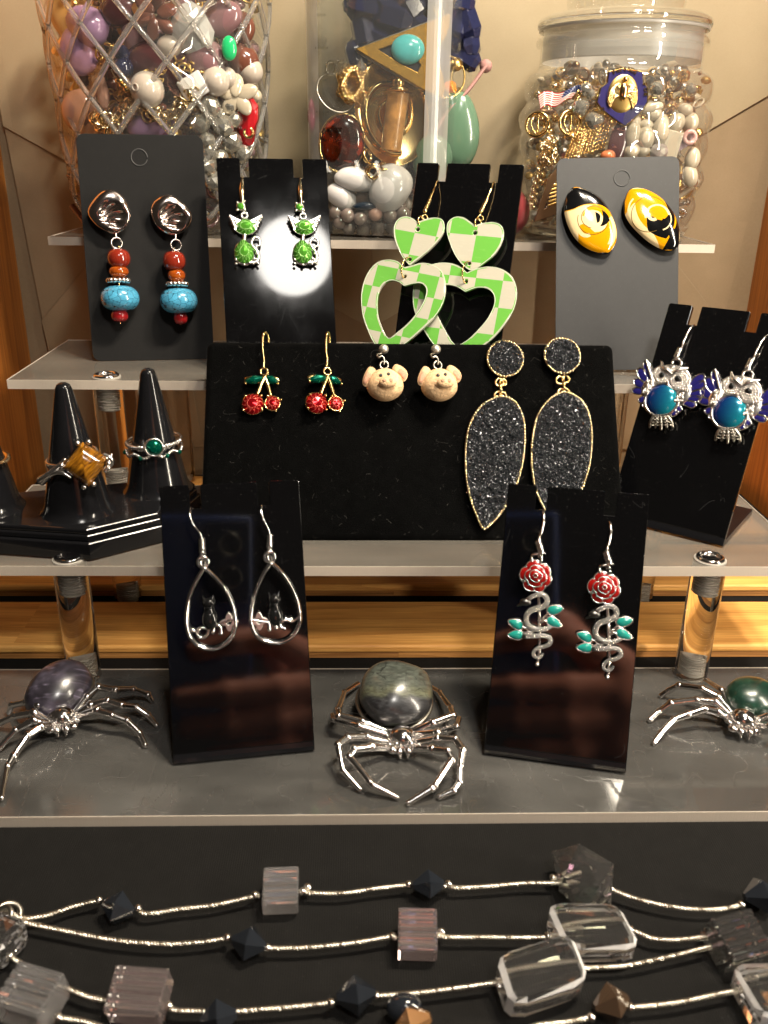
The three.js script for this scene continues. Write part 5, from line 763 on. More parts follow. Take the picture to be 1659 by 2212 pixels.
// ------------------------------------------------------------------ necklace of clear, pink and black crystal beads across the cloth
{
  const o = thing('bead_necklace', 'multi strand silver necklace with clear, pink and black crystal beads in the foreground', 'necklace', V(0, 0, 0));
  const H = 0.004, P = (k, x, y, h = H) => atY(k(x, y), h), q = 0.000044;
  const chainM = std({ color: lin(0.8, 0.74, 0.64), metalness: 1, roughness: 0.28 }), crimpM = std({ color: lin(0.9, 0.86, 0.78), metalness: 1, roughness: 0.15 });
  const clear = phy({ color: lin(0.95, 0.93, 0.91), transmission: 0.985, thickness: 0.01, roughness: 0.01, ior: 1.8, iridescence: 0.25, iridescenceIOR: 1.9, iridescenceThicknessRange: [300, 420] }), pink = phy({ color: lin(0.98, 0.85, 0.83), transmission: 0.93, thickness: 0.01, roughness: 0.02, ior: 1.75, iridescence: 0.8, iridescenceIOR: 1.9, iridescenceThicknessRange: [300, 420] }), smoke = phy({ color: lin(0.62, 0.6, 0.58), transmission: 0.97, thickness: 0.01, roughness: 0.02, ior: 1.7, iridescence: 0.3, iridescenceIOR: 1.9, iridescenceThicknessRange: [300, 480] });
  const slabM = phy({ color: lin(0.95, 0.92, 0.91), transmission: 0.93, thickness: 0.01, roughness: 0.015, ior: 1.6 }), glintWhite = phy({ color: lin(0.95, 0.93, 0.92), transmission: 0.45, thickness: 0.01, roughness: 0.08, ior: 1.6 });
  const black = phy({ color: lin(0.012, 0.014, 0.018), roughness: 0.06, clearcoat: 1, clearcoatRoughness: 0.02 });
  const strand = (k, pts) => {                                       // twisted foxtail wire: two fine helices round a core
    const c = new THREE.CatmullRomCurve3(pts.map(([x, y, h]) => P(k, x, y, h ?? H)), false, 'centripetal'), L = c.getLength(), n = Math.round(L / 0.0003), fr = c.computeFrenetFrames(n, false), g = [sweep(c.getPoints(40), 0.00048, { n: 60, m: 8 })];
    for (const ph of [0, Math.PI]) { const l = []; for (let i = 0; i <= n; i++) { const t = i / n, p = c.getPointAt(t), a = ph + t * L / 0.0017 * Math.PI * 2; l.push(p.addScaledVector(fr.normals[i], Math.cos(a) * 0.00048).addScaledVector(fr.binormals[i], Math.sin(a) * 0.00048)); } g.push(sweep(l, 0.00034, { n: n, m: 5, caps: false })); }
    part(o, 'twisted_wire', g, chainM);
  };
  const crimp = (k, x, y) => part(o, 'crimp_bead', sph(P(k, x, y), 0.0012), crimpM);
  const bead = (name, k, x, y, geo, mat, rot = [0, 0, 0], h = 0.0055) => {
    const bev = []; if (name === 'clear_nugget_bead') { const pA = geo.attributes.position, keep = []; for (let i = 0; i < pA.count; i += 3) { const a = V(pA.getX(i), pA.getY(i), pA.getZ(i)), b = V(pA.getX(i + 1), pA.getY(i + 1), pA.getZ(i + 1)), c = V(pA.getX(i + 2), pA.getY(i + 2), pA.getZ(i + 2)), n = b.clone().sub(a).cross(c.clone().sub(a)).normalize(); const m = Math.max(Math.abs(n.x), Math.abs(n.y), Math.abs(n.z)); (m < 0.88 ? bev : keep).push(a, b, c); } const mk = (l) => { const g = new THREE.BufferGeometry(); g.setAttribute('position', new THREE.Float32BufferAttribute(l.flatMap((v) => [v.x, v.y, v.z]), 3)); g.computeVertexNormals(); return clean(g); }; geo = mk(keep); if (bev.length) bev.geo = mk(bev); }
    const put = (g) => g.rotateZ(rot[2]).rotateX(rot[0]).rotateY(rot[1]).translate(...P(k, x, y, h).toArray()), m = part(o, name, put(geo), mat); if (bev.geo) part(m, 'bevel_glint', put(bev.geo), glintWhite); return m;  // nugget bevels are whitened to stand in for lamp reflections
  };
  const slab = (w, d, hh) => { const g = [], n = 5; const s = new THREE.Shape(), W = w / 2, b = 0.0011, D = d / 2; s.moveTo(-D + b, -hh / 2); s.lineTo(D - b, -hh / 2); s.lineTo(D, -hh / 2 + b); s.lineTo(D, hh / 2 - b); const st = d / n; for (let i = 0; i < n; i++) { const x1 = D - i * st; s.lineTo(x1 - b * 0.6, hh / 2); s.lineTo(x1 - st * 0.5, hh / 2 - 0.0004); s.lineTo(x1 - st + b * 0.6, hh / 2); if (i < n - 1) s.lineTo(x1 - st, hh / 2 - 0.0009); } s.lineTo(-D, hh / 2 - b); s.lineTo(-D, -hh / 2 + b); s.closePath(); const e = new THREE.ExtrudeGeometry(s, { depth: w - 0.0012, bevelEnabled: true, bevelThickness: 0.0006, bevelSize: 0.0005, bevelOffset: -0.0005, bevelSegments: 2 }).translate(0, 0, -w / 2 + 0.0006).rotateY(Math.PI / 2); return e; };
  const bicone = (r, l) => { const g = new THREE.CylinderGeometry(0.0011, r, l / 2, 6, 1).toNonIndexed().translate(0, l / 4, 0), g2 = new THREE.CylinderGeometry(r, 0.0011, l / 2, 6, 1).toNonIndexed().translate(0, -l / 4, 0); const m = merge([g, g2]); m.deleteAttribute('normal'); m.computeVertexNormals(); return m.rotateZ(Math.PI / 2); };
  const flat = (g) => { g = g.index ? g.toNonIndexed() : g; g.deleteAttribute('normal'); g.computeVertexNormals(); return clean(g); };
  const nugget = (sx, sy, sz, sd) => { const g = new RoundedBoxGeometry(1, 1, 1, 1, 0.2), p = g.attributes.position; for (let i = 0; i < p.count; i++) { const x = p.getX(i), y = p.getY(i), z = p.getZ(i), t = 1 - 0.16 * (x > 0 ? 1 : 0.5) * Math.abs(z) * 2 * (0.5 + 0.5 * Math.sin(sd)); p.setXYZ(i, (x + 0.14 * z * Math.sin(sd * 2)) * sx, y * sy * t, (z + 0.12 * x * Math.cos(sd)) * sz * (1 - 0.25 * Math.abs(x))); } return flat(g); };
  const rock = (sx, sy, sz) => { const g = new THREE.IcosahedronGeometry(0.6, 0).applyMatrix4(new THREE.Matrix4().makeRotationX(0.4)), p = g.attributes.position; for (let i = 0; i < p.count; i++) { const x = p.getX(i), y = p.getY(i), z = p.getZ(i), k = 1 + 0.22 * Math.sin(x * 5 + 1) * Math.cos(z * 4); p.setXYZ(i, x * k * sx * (1 - 0.35 * z), y * k * sy, (z * k + 0.2 * x) * sz); } return flat(g); };
  strand(kO, [[90, 690], [150, 712], [300, 690], [450, 640], [595, 606]]); strand(kO, [[835, 660], [870, 683], [1100, 655], [1300, 632], [1560, 575]]);
  strand(kP, [[300, 552], [370, 560], [560, 562], [750, 535], [957, 512]]); strand(kP, [[1195, 515], [1220, 527], [1450, 520], [1659, 503], [1860, 500], [2014, 472]]); strand(kQ, [[690, 515], [710, 535], [860, 595], [1050, 640], [1250, 662], [1400, 656], [1497, 634]]);
  strand(kO, [[110, 715], [150, 735], [400, 790], [700, 845], [1000, 868], [1200, 858], [1372, 834]]); strand(kP, [[105, 893], [300, 892], [600, 865], [870, 822]]); strand(kP, [[1120, 812], [1170, 825], [1400, 828], [1659, 831], [1990, 822]]); strand(kQ, [[330, 822], [600, 780], [830, 785], [960, 835], [1100, 845], [1320, 822]]);
  strand(kO, [[62, 942], [200, 1030], [400, 1130], [550, 1190], [670, 1212]]); strand(kO, [[1010, 1240], [1050, 1265], [1230, 1275]]); strand(kP, [[-180, 1285], [0, 1268], [250, 1248], [490, 1224]]); strand(kP, [[765, 1182], [1000, 1165], [1250, 1135], [1520, 1098]]); strand(kQ, [[60, 1085], [280, 1050], [545, 1016], [800, 1000], [1050, 950], [1320, 885]]);
  strand(kQ, [[150, 1400], [280, 1358], [440, 1340], [592, 1312]]); strand(kQ, [[830, 1254], [1100, 1225], [1350, 1175], [1560, 1132], [1760, 1080]]);
  strand(kO, [[350, 1312], [450, 1325], [560, 1350], [700, 1400]]); strand(kO, [[-100, 730], [0, 690], [90, 692]]); strand(kQ, [[1640, 865], [1800, 850]]);
  [[kO, 597, 607], [kO, 833, 655], [kO, 62, 944], [kO, 1372, 833], [kO, 1020, 1243], [kO, 350, 1314], [kP, 105, 895], [kP, 320, 552], [kP, 348, 527], [kP, 957, 512], [kP, 1165, 522], [kP, 1197, 508], [kP, 1155, 797], [kP, 490, 1226], [kP, 765, 1184], [kQ, 362, 472], [kQ, 1497, 633], [kQ, 330, 822], [kQ, 830, 786], [kQ, 545, 1016], [kQ, 50, 1085], [kQ, 592, 1312], [kQ, 830, 1253], [kQ, 1560, 1133], [kQ, 1640, 864], [kP, 30, 575], [kP, 860, 825], [kQ, 705, 530]].forEach((c) => crimp(...c));
  bead('clear_crystal_bead', kP, 187, 545, slab(0.0102, 0.0115, 0.0075), slabM, [R(14), R(2), 0]);
  bead('pink_crystal_bead', kP, 1010, 808, slab(0.0106, 0.0118, 0.0078), pink, [R(14), R(-3), 0]);
  bead('pink_crystal_bead', kO, 840, 1178, slab(0.0138, 0.0112, 0.009), pink, [R(18), R(-6), 0]);
  bead('black_bicone_bead', kO, 715, 650, bicone(0.0048, 0.0092), black, [0, R(-14), R(-6)], 0.005);
  bead('black_bicone_bead', kO, 1500, 862, bicone(0.0048, 0.0094), black, [0.3, R(-12), R(-5)], 0.005);
  bead('black_bicone_bead', kP, 1077, 512, bicone(0.0046, 0.0092), black, [0.1, R(4), 0], 0.005);
  bead('black_bicone_bead', kP, 640, 1178, bicone(0.0048, 0.01), black, [0.6, R(8), 0], 0.005);
  bead('black_bicone_bead', kO, 1320, 1312, bicone(0.005, 0.009), black, [0.2, R(10), 0.1], 0.005);
  bead('black_bicone_bead', kQ, 1615, 575, bicone(0.0052, 0.0102), black, [0.4, R(6), 0], 0.005);
  bead('black_bicone_bead', kQ, 712, 1225, bicone(0.005, 0.0096), phy({ color: lin(0.05, 0.03, 0.018), roughness: 0.08, clearcoat: 1 }), [0.9, R(14), 0], 0.005);
  bead('smoky_faceted_bead', kQ, 540, 470, rock(0.0172, 0.0125, 0.0205), smoke, [R(20), R(-10), 0.25], 0.0065);
  bead('clear_nugget_bead', kQ, 590, 800, nugget(0.0205, 0.011, 0.0145, 1), clear, [R(10), R(2), 0], 0.0065);
  bead('clear_nugget_bead', kQ, 285, 1060, nugget(0.0225, 0.0112, 0.0148, 3), clear, [R(10), R(14), 0], 0.0065);
  bead('dark_iridescent_bead', kQ, 1465, 850, slab(0.0128, 0.0116, 0.0105), smoke, [R(20), R(16), 0], 0.006);
  bead('clear_crystal_bead', kO, 195, 1190, slab(0.0132, 0.0116, 0.01), slabM, [R(10), R(-18), 0], 0.006);
  bead('clear_nugget_bead', kO, 0, 845, nugget(0.0105, 0.009, 0.012, 5), clear, [0, R(-20), 0], 0.006);
  bead('clear_nugget_bead', kQ, 1660, 1200, nugget(0.013, 0.01, 0.017, 6), clear, [0, R(10), 0], 0.006);
  bead('black_bicone_bead', kP, 930, 1255, sph(V(0, 0, 0), 0.0046, 0.0036, 0.0034, 24, 16), black, [0, 0, 0], 0.005);
  bead('bronze_bead', kP, 985, 1345, bicone(0.0046, 0.0092), phy({ color: lin(0.3, 0.15, 0.06), roughness: 0.1, metalness: 0.5, clearcoat: 1 }), [0.3, 0.2, 0.4], 0.005);
  part(o, 'clasp', [torus(P(kO, 50, 690, 0.004), 0.0032, 0.0009, V(0.3, 1, 0.3)), torus(P(kO, 20, 705, 0.005), 0.0026, 0.0008, V(-0.4, 1, 0.6)), torus(P(kO, 95, 745, 0.003), 0.0022, 0.0007, Y1), cyl(P(kO, -20, 690, 0.004), P(kO, 80, 700, 0.004), 0.0012)], M.antique);
}
// ------------------------------------------------------------------ three glass jars of costume jewelry on the top shelf
const JZ = -0.503, depthOf = (p) => p.clone().sub(EYE).dot(fwd);
const jarProfile = (ax, list) => list.map(([y, r]) => { const p = atZ([ax(y), y], JZ); return new THREE.Vector2(r * depthOf(p) / FPX, p.y); });
const item = (name, label, cat, k, x, y, off, geo, mat, group, rot) => { const m = single(name, geo, mat, label, cat, atZ(k(x, y), JZ + off), group); if (rot) m.rotation.set(...rot); return m; };
const lathe = (prof, n = 96, f = null) => {
  const g = new THREE.LatheGeometry(prof, n); if (f) { const p = g.attributes.position; for (let i = 0; i < p.count; i++) { const x = p.getX(i), z = p.getZ(i), y = p.getY(i), a = Math.atan2(x, z), k = 1 + f(a, y) / Math.max(1e-4, Math.hypot(x, z)); p.setX(i, x * k); p.setZ(i, z * k); } g.computeVertexNormals(); } return g;
};
const resample = (prof, n) => { const c = new THREE.CatmullRomCurve3(prof.map((p) => V(p.x, p.y, 0)), false, 'centripetal'); return c.getSpacedPoints(n).map((p) => new THREE.Vector2(Math.max(0.0005, p.x), p.y)); };
const jarGlass = phy({ color: lin(0.93, 0.94, 0.93), transmission: 0.98, thickness: 0, roughness: 0.025, ior: 1.75 }), thickGlass = phy({ color: lin(0.99, 0.98, 0.96), transmission: 1, thickness: 0.003, roughness: 0.02, ior: 1.52 });
const S1 = (o) => phy({ roughness: 0.15, clearcoat: 0.8, clearcoatRoughness: 0.06, ...o });
const B = {
  lilac: S1({ color: lin(0.3, 0.17, 0.29) }), blush: S1({ color: lin(0.38, 0.2, 0.14) }), maroon: S1({ color: lin(0.07, 0.022, 0.024) }), brown: S1({ color: lin(0.12, 0.042, 0.026) }), mauve: S1({ color: lin(0.18, 0.095, 0.1) }),
  pearl: phy({ color: lin(0.4, 0.34, 0.28), roughness: 0.22, clearcoat: 0.7, sheen: 0.3, sheenColor: lin(0.8, 0.7, 0.7) }), white: S1({ color: lin(0.6, 0.57, 0.55), roughness: 0.3 }), cream: S1({ color: lin(0.4, 0.34, 0.25) }), green: S1({ color: lin(0.02, 0.42, 0.14) }), red: S1({ color: lin(0.32, 0.01, 0.014) }),
  navy: S1({ color: lin(0.014, 0.016, 0.045), roughness: 0.12 }), navyB: S1({ color: lin(0.01, 0.02, 0.035), roughness: 0.1 }), turq: S1({ color: lin(0.1, 0.5, 0.52), roughness: 0.2 }), tan: S1({ color: lin(0.5, 0.3, 0.12) }), avent: null, strap: std({ color: lin(0.33, 0.17, 0.15), roughness: 0.9 }), orange: S1({ color: lin(0.75, 0.2, 0.02) }),
  glassB: phy({ color: lin(0.95, 0.93, 0.88), transmission: 0.9, thickness: 0.004, roughness: 0.04, ior: 1.5 }), iri: phy({ color: lin(0.4, 0.33, 0.3), roughness: 0.1, metalness: 0.4, iridescence: 1, iridescenceIOR: 1.8, iridescenceThicknessRange: [250, 380], clearcoat: 1 }), bronze: std({ color: lin(0.3, 0.17, 0.09), metalness: 0.9, roughness: 0.35 }),
};
const facetBall = (r, sx = 1, sy = 1, sz = 1) => { const g = new THREE.IcosahedronGeometry(r, 1).scale(sx, sy, sz); g.computeVertexNormals(); return g; };
const fill = (name, label, mats, place, n, sizes) => { // jumble deeper in a jar that nobody could count
  const by = mats.map(() => []); for (let i = 0; i < n; i++) { const [p, s] = [place(), rr(...sizes)], kind = rnd(), g = kind < 0.45 ? pebble(s, s * rr(0.6, 1), s * rr(0.6, 1), 0.12, 1, rnd() > 0.5, i) : kind < 0.68 ? new THREE.TorusGeometry(s * 1.1, s * rr(0.14, 0.3), 5, 12) : kind < 0.84 ? facetBall(s * 0.85, 1, rr(0.6, 1.2), 1) : new THREE.CylinderGeometry(s * 0.4, s * 0.4, s * 3, 7); g.rotateX(rr(0, 6)).rotateY(rr(0, 6)).translate(p.x, p.y, p.z); by[(rnd() * mats.length) | 0].push(g); }
  const o = thing(name, label, 'bead mix'); o.userData.kind = 'stuff'; by.forEach((l, i) => l.length && part(o, 'beads', l, mats[i])); return o;
};
seed = 991;
// ---- left: tapered jar pressed with diamonds
{
  const ax = (y) => 337 + y * 0.068, prof = resample(jarProfile(ax, [[-60, 242], [0, 240], [100, 231], [220, 219], [322, 209], [400, 199], [440, 190], [466, 172]]).reverse(), 150), c = atZ([362, 330], JZ);
  const yb = PLY[3] + 0.0006, bot = prof[0], pr = [new THREE.Vector2(0.001, yb + 0.004), new THREE.Vector2(bot.x * 0.86, yb + 0.0008), new THREE.Vector2(bot.x * 0.95, yb), ...prof.filter((p) => p.y > yb + 0.003)];
  const o = thing('glass_jar', 'tapered diamond patterned glass jar, left on the top shelf', 'jar', V(c.x, 0, JZ)), NH = 13, pitch = 0.4;
  const dia = (a, y) => { const s = (y - yb) / pitch * Math.PI * 2, u = (a * NH + s * NH) / (Math.PI * 2) % 1, v = (a * NH - s * NH) / (Math.PI * 2) % 1, w = (t) => Math.abs(((t % 1) + 1) % 1 - 0.5) * 2; return 0.0016 * (Math.max(w(u), w(v)) ** 3) - 0.0006; };
  part(o, 'glass_wall', lathe(pr, 340, dia), jarGlass);
  const rad = (y) => { for (let i = 1; i < prof.length; i++) if (prof[i].y >= y) { const a = prof[i - 1], b = prof[i], t = (y - a.y) / (b.y - a.y || 1); return a.x + (b.x - a.x) * t; } return prof[prof.length - 1].x; };
  const ridges = []; for (const dir of [1, -1]) for (let k = 0; k < NH; k++) { const l = []; for (let i = 0; i <= 26; i++) { const y = yb + 0.006 + 0.118 * i / 26, a = dir * (y - yb) / pitch * Math.PI * 2 + k / NH * Math.PI * 2, r = rad(y) + 0.0006; l.push(V(Math.sin(a) * r, y, Math.cos(a) * r)); } if (l.some((p) => p.z > -0.01)) ridges.push(sweep(l, 0.0013, { n: 52, m: 8, caps: false })); }
  part(o, 'diamond_ridges', ridges, phy({ color: lin(0.97, 0.94, 0.9), transmission: 0.92, thickness: 0.003, roughness: 0.04, ior: 1.6 }), undefined, 'stuff');
  // contents
  const q = 0.0000945, G = 'shiny lilac beads in the left jar', it = (n, l, cat, x, y, off, g, m, grp, rot) => item(n, l, cat, kA, x, y, off, g, m, grp, rot);
  const pb = (rx, ry, rz, sd, rough = 0.12, flat = false) => pebble(rx * q, ry * q, rz * q, rough, flat ? 1 : 3, flat, sd);
  it('lilac_bead', 'lilac lump bead high at the left of the diamond jar', 'bead', 535, 150, 0.038, pb(100, 90, 70, 1), B.lilac, G); it('lilac_bead', 'lilac lump bead below the highest one in the diamond jar', 'bead', 470, 320, 0.034, pb(90, 110, 70, 2), B.lilac, G);
  it('blush_bead', 'peach pink bead low at the left of the diamond jar', 'bead', 500, 680, 0.032, pb(95, 110, 60, 3), B.blush); it('lilac_bead', 'lilac bead just above the left black card', 'bead', 880, 770, 0.04, pb(100, 60, 60, 4), B.lilac, G); it('lilac_bead', 'small lilac bead above the card beside the gold chain', 'bead', 1020, 760, 0.038, pb(50, 60, 40, 5), B.lilac, G);
  it('brass_plate', 'orange gold bead behind glass at the top left of the diamond jar', 'bead', 420, 60, 0.02, pb(110, 160, 60, 8), S1({ color: lin(0.45, 0.25, 0.08) })); it('maroon_bead', 'dark maroon bead at the top of the diamond jar', 'bead', 720, 60, 0.036, pb(110, 80, 70, 6), B.maroon);
  const petals = (n, r0, r1) => { const g = []; for (let i = 0; i < n; i++) { const a = i / n * Math.PI * 2 + 0.3; g.push(pebble(r1 * q, r1 * 0.62 * q, 18 * q, 0.08, 2, false, i).rotateZ(a).rotateX(rr(-0.4, 0.4)).translate(Math.cos(a) * r0 * q, Math.sin(a) * r0 * q, 0)); } return g; };
  it('brown_flower', 'brown petalled flower bead at the top of the diamond jar', 'flower bead', 935, 90, 0.043, merge(petals(6, 60, 55)), B.brown);
  it('mauve_bead', 'big mauve brown polished stone in the middle of the diamond jar', 'bead', 1010, 390, 0.037, pb(190, 110, 80, 9), B.maroon); it('mauve_bead', 'long mauve polished stone leaning left of the middle stone', 'bead', 830, 220, 0.034, pb(80, 150, 60, 10), B.mauve, null, [0, 0, 0.4]); it('mauve_bead', 'mauve bead beside the green bead in the diamond jar', 'bead', 1240, 360, 0.038, pb(100, 90, 70, 11), B.mauve); it('mauve_bead', 'mauve bead at the top right of the diamond jar', 'bead', 1340, 110, 0.033, pb(100, 90, 60, 12), B.mauve); it('brown_bead', 'dark brown bead at the right of the diamond jar', 'bead', 1460, 360, 0.025, pb(80, 80, 60, 13), B.brown); it('brown_bead', 'reddish brown bead at the upper right edge of the diamond jar', 'bead', 1470, 170, 0.022, pb(60, 80, 50, 14), B.brown);
  it('pearl_bead', 'large round pearl in the middle of the diamond jar', 'pearl', 888, 540, 0.048, [sph(V(0, 0, 0), 84 * q, 84 * q, 84 * q, 30, 20), torus(V(-42 * q, 5 * q, 72 * q), 15 * q, 5 * q, V(-0.5, 0, 1))], B.pearl); it('pearl_bead', 'pearl half hidden by the mauve stone', 'pearl', 1020, 280, 0.042, sph(V(0, 0, 0), 62 * q, 50 * q, 50 * q), B.pearl); it('pearl_bead', 'pearl beside the square white bead', 'pearl', 1300, 490, 0.04, sph(V(0, 0, 0), 70 * q), B.pearl); it('pearl_bead', 'pearl right of the one beside the square white bead', 'pearl', 1370, 470, 0.036, sph(V(0, 0, 0), 50 * q), B.pearl); it('pearl_bead', 'cream pearl at the right edge of the diamond jar', 'pearl', 1545, 580, 0.02, sph(V(0, 0, 0), 32 * q), B.cream); it('pearl_bead', 'grey pearl above the beige carved bead', 'pearl', 1510, 430, 0.024, sph(V(0, 0, 0), 66 * q), B.pearl);
  it('clear_bead', 'large clear shiny bead upper right in the diamond jar', 'bead', 1160, 190, 0.04, pb(105, 120, 70, 15, 0.1, true), S1({ color: lin(0.55, 0.53, 0.5), metalness: 0.4 })); it('square_bead', 'square white shell bead in the diamond jar', 'bead', 1165, 525, 0.044, new RoundedBoxGeometry(130 * q, 110 * q, 50 * q, 3, 10 * q), B.white, null, [0.1, 0.2, 0.5]); it('carved_bead', 'beige carved bead at the right of the diamond jar', 'bead', 1425, 575, 0.036, merge(petals(5, 50, 60)), B.cream); it('green_bead', 'bright green disc bead at the right of the diamond jar', 'bead', 1382, 292, 0.042, pb(38, 56, 22, 17, 0.03), B.green);
  it('red_ribbon', 'red cloth scrap at the right of the diamond jar', 'scrap', 1500, 720, 0.03, pb(60, 120, 40, 18, 0.25, true), B.red); it('gold_ring', 'small gold ring at the lower right of the diamond jar', 'ring', 1500, 800, 0.033, torus(V(0, 0, 0), 22 * q, 8 * q), M.gold);
  it('navy_bead', 'round dark blue bead left of the pearl', 'bead', 740, 410, 0.045, sph(V(0, 0, 0), 52 * q), B.navy); it('navy_bead', 'dark blue faceted bead above the round one left of the pearl', 'bead', 730, 325, 0.044, facetBall(44 * q), B.navy); it('gold_spacer', 'stack of small gold spacer beads beside the pearl', 'bead', 745, 515, 0.047, [0, 1, 2].map((i) => sph(V(i * 18 * q - 18 * q, -i * 20 * q + 20 * q, 0), 24 * q, 15 * q, 24 * q)), M.gold); it('blush_shard', 'pointed pink shard left of the chain', 'bead', 620, 560, 0.042, pb(30, 80, 25, 21, 0.1, true), B.blush);
  [[1265, 650, 62], [1205, 745, 58], [1340, 760, 66], [1395, 860, 60], [1250, 850, 50], [1310, 690, 40], [1420, 720, 44], [1240, 1000, 60], [1290, 1090, 55], [1260, 930, 50], [1390, 640, 40], [1460, 930, 50], [1330, 960, 50]].forEach(([x, y, r]) => it('silver_glass_bead', 'clear silvery glass bead in the heap lower right in the diamond jar', 'bead', x, y, 0.04 - Math.max(0, x - 1250) * 0.00004, facetBall(r * q, 1, rr(0.85, 1.1), 0.9), S1({ color: lin(0.5, 0.47, 0.4), metalness: 0.8, roughness: 0.12 }), 'silvery glass beads in the left jar', [rr(0, 3), rr(0, 3), 0]));
  const links = []; for (let i = 0; i < 95; i++) { const t = i / 95, x = 560 + 620 * t + rr(-30, 30), y = 700 + 60 * Math.sin(t * 11) + rr(-40, 40) - 50 * t, p = atZ(kA(x, y), JZ + 0.044 + rr(-0.003, 0.004)); links.push(torus(p, rr(22, 34) * q, 6.5 * q, V(rr(-1, 1), rr(-1, 1), rr(0.1, 1)), 14, 6)); }
  single('chain_tangle', links, M.paleGold, 'tangle of pale gold chain under the pearl in the diamond jar', 'chain');
  { const l2 = []; for (let i = 0; i < 120; i++) { const t = i / 120, p = atZ(kA(700 + 480 * t + rr(-40, 40), 480 + 200 * Math.sin(t * 5 + 1) * 0.5 + rr(-40, 40)), JZ + 0.041 + rr(-0.004, 0.003)); l2.push(torus(p, rr(14, 24) * q, 5 * q, V(rr(-1, 1), rr(-1, 1), rr(0.1, 1)), 12, 5)); } single('chain_tangle', l2, M.brass, 'fine dark gold chain heaped round the large pearl in the diamond jar', 'chain'); }
  fill('bead_mix', 'jumble of dark and pale beads deep in the diamond jar', [B.maroon, B.brown, M.brass, B.mauve, M.antique, M.paleGold, B.brown], () => { const a = rr(0, 6.3), r = 0.05 * Math.sqrt(rnd()); return V(c.x + Math.cos(a) * r, rr(yb + 0.006, yb + 0.125), JZ - 0.002 + Math.sin(a) * r * 0.85); }, 900, [0.002, 0.0055]);
}
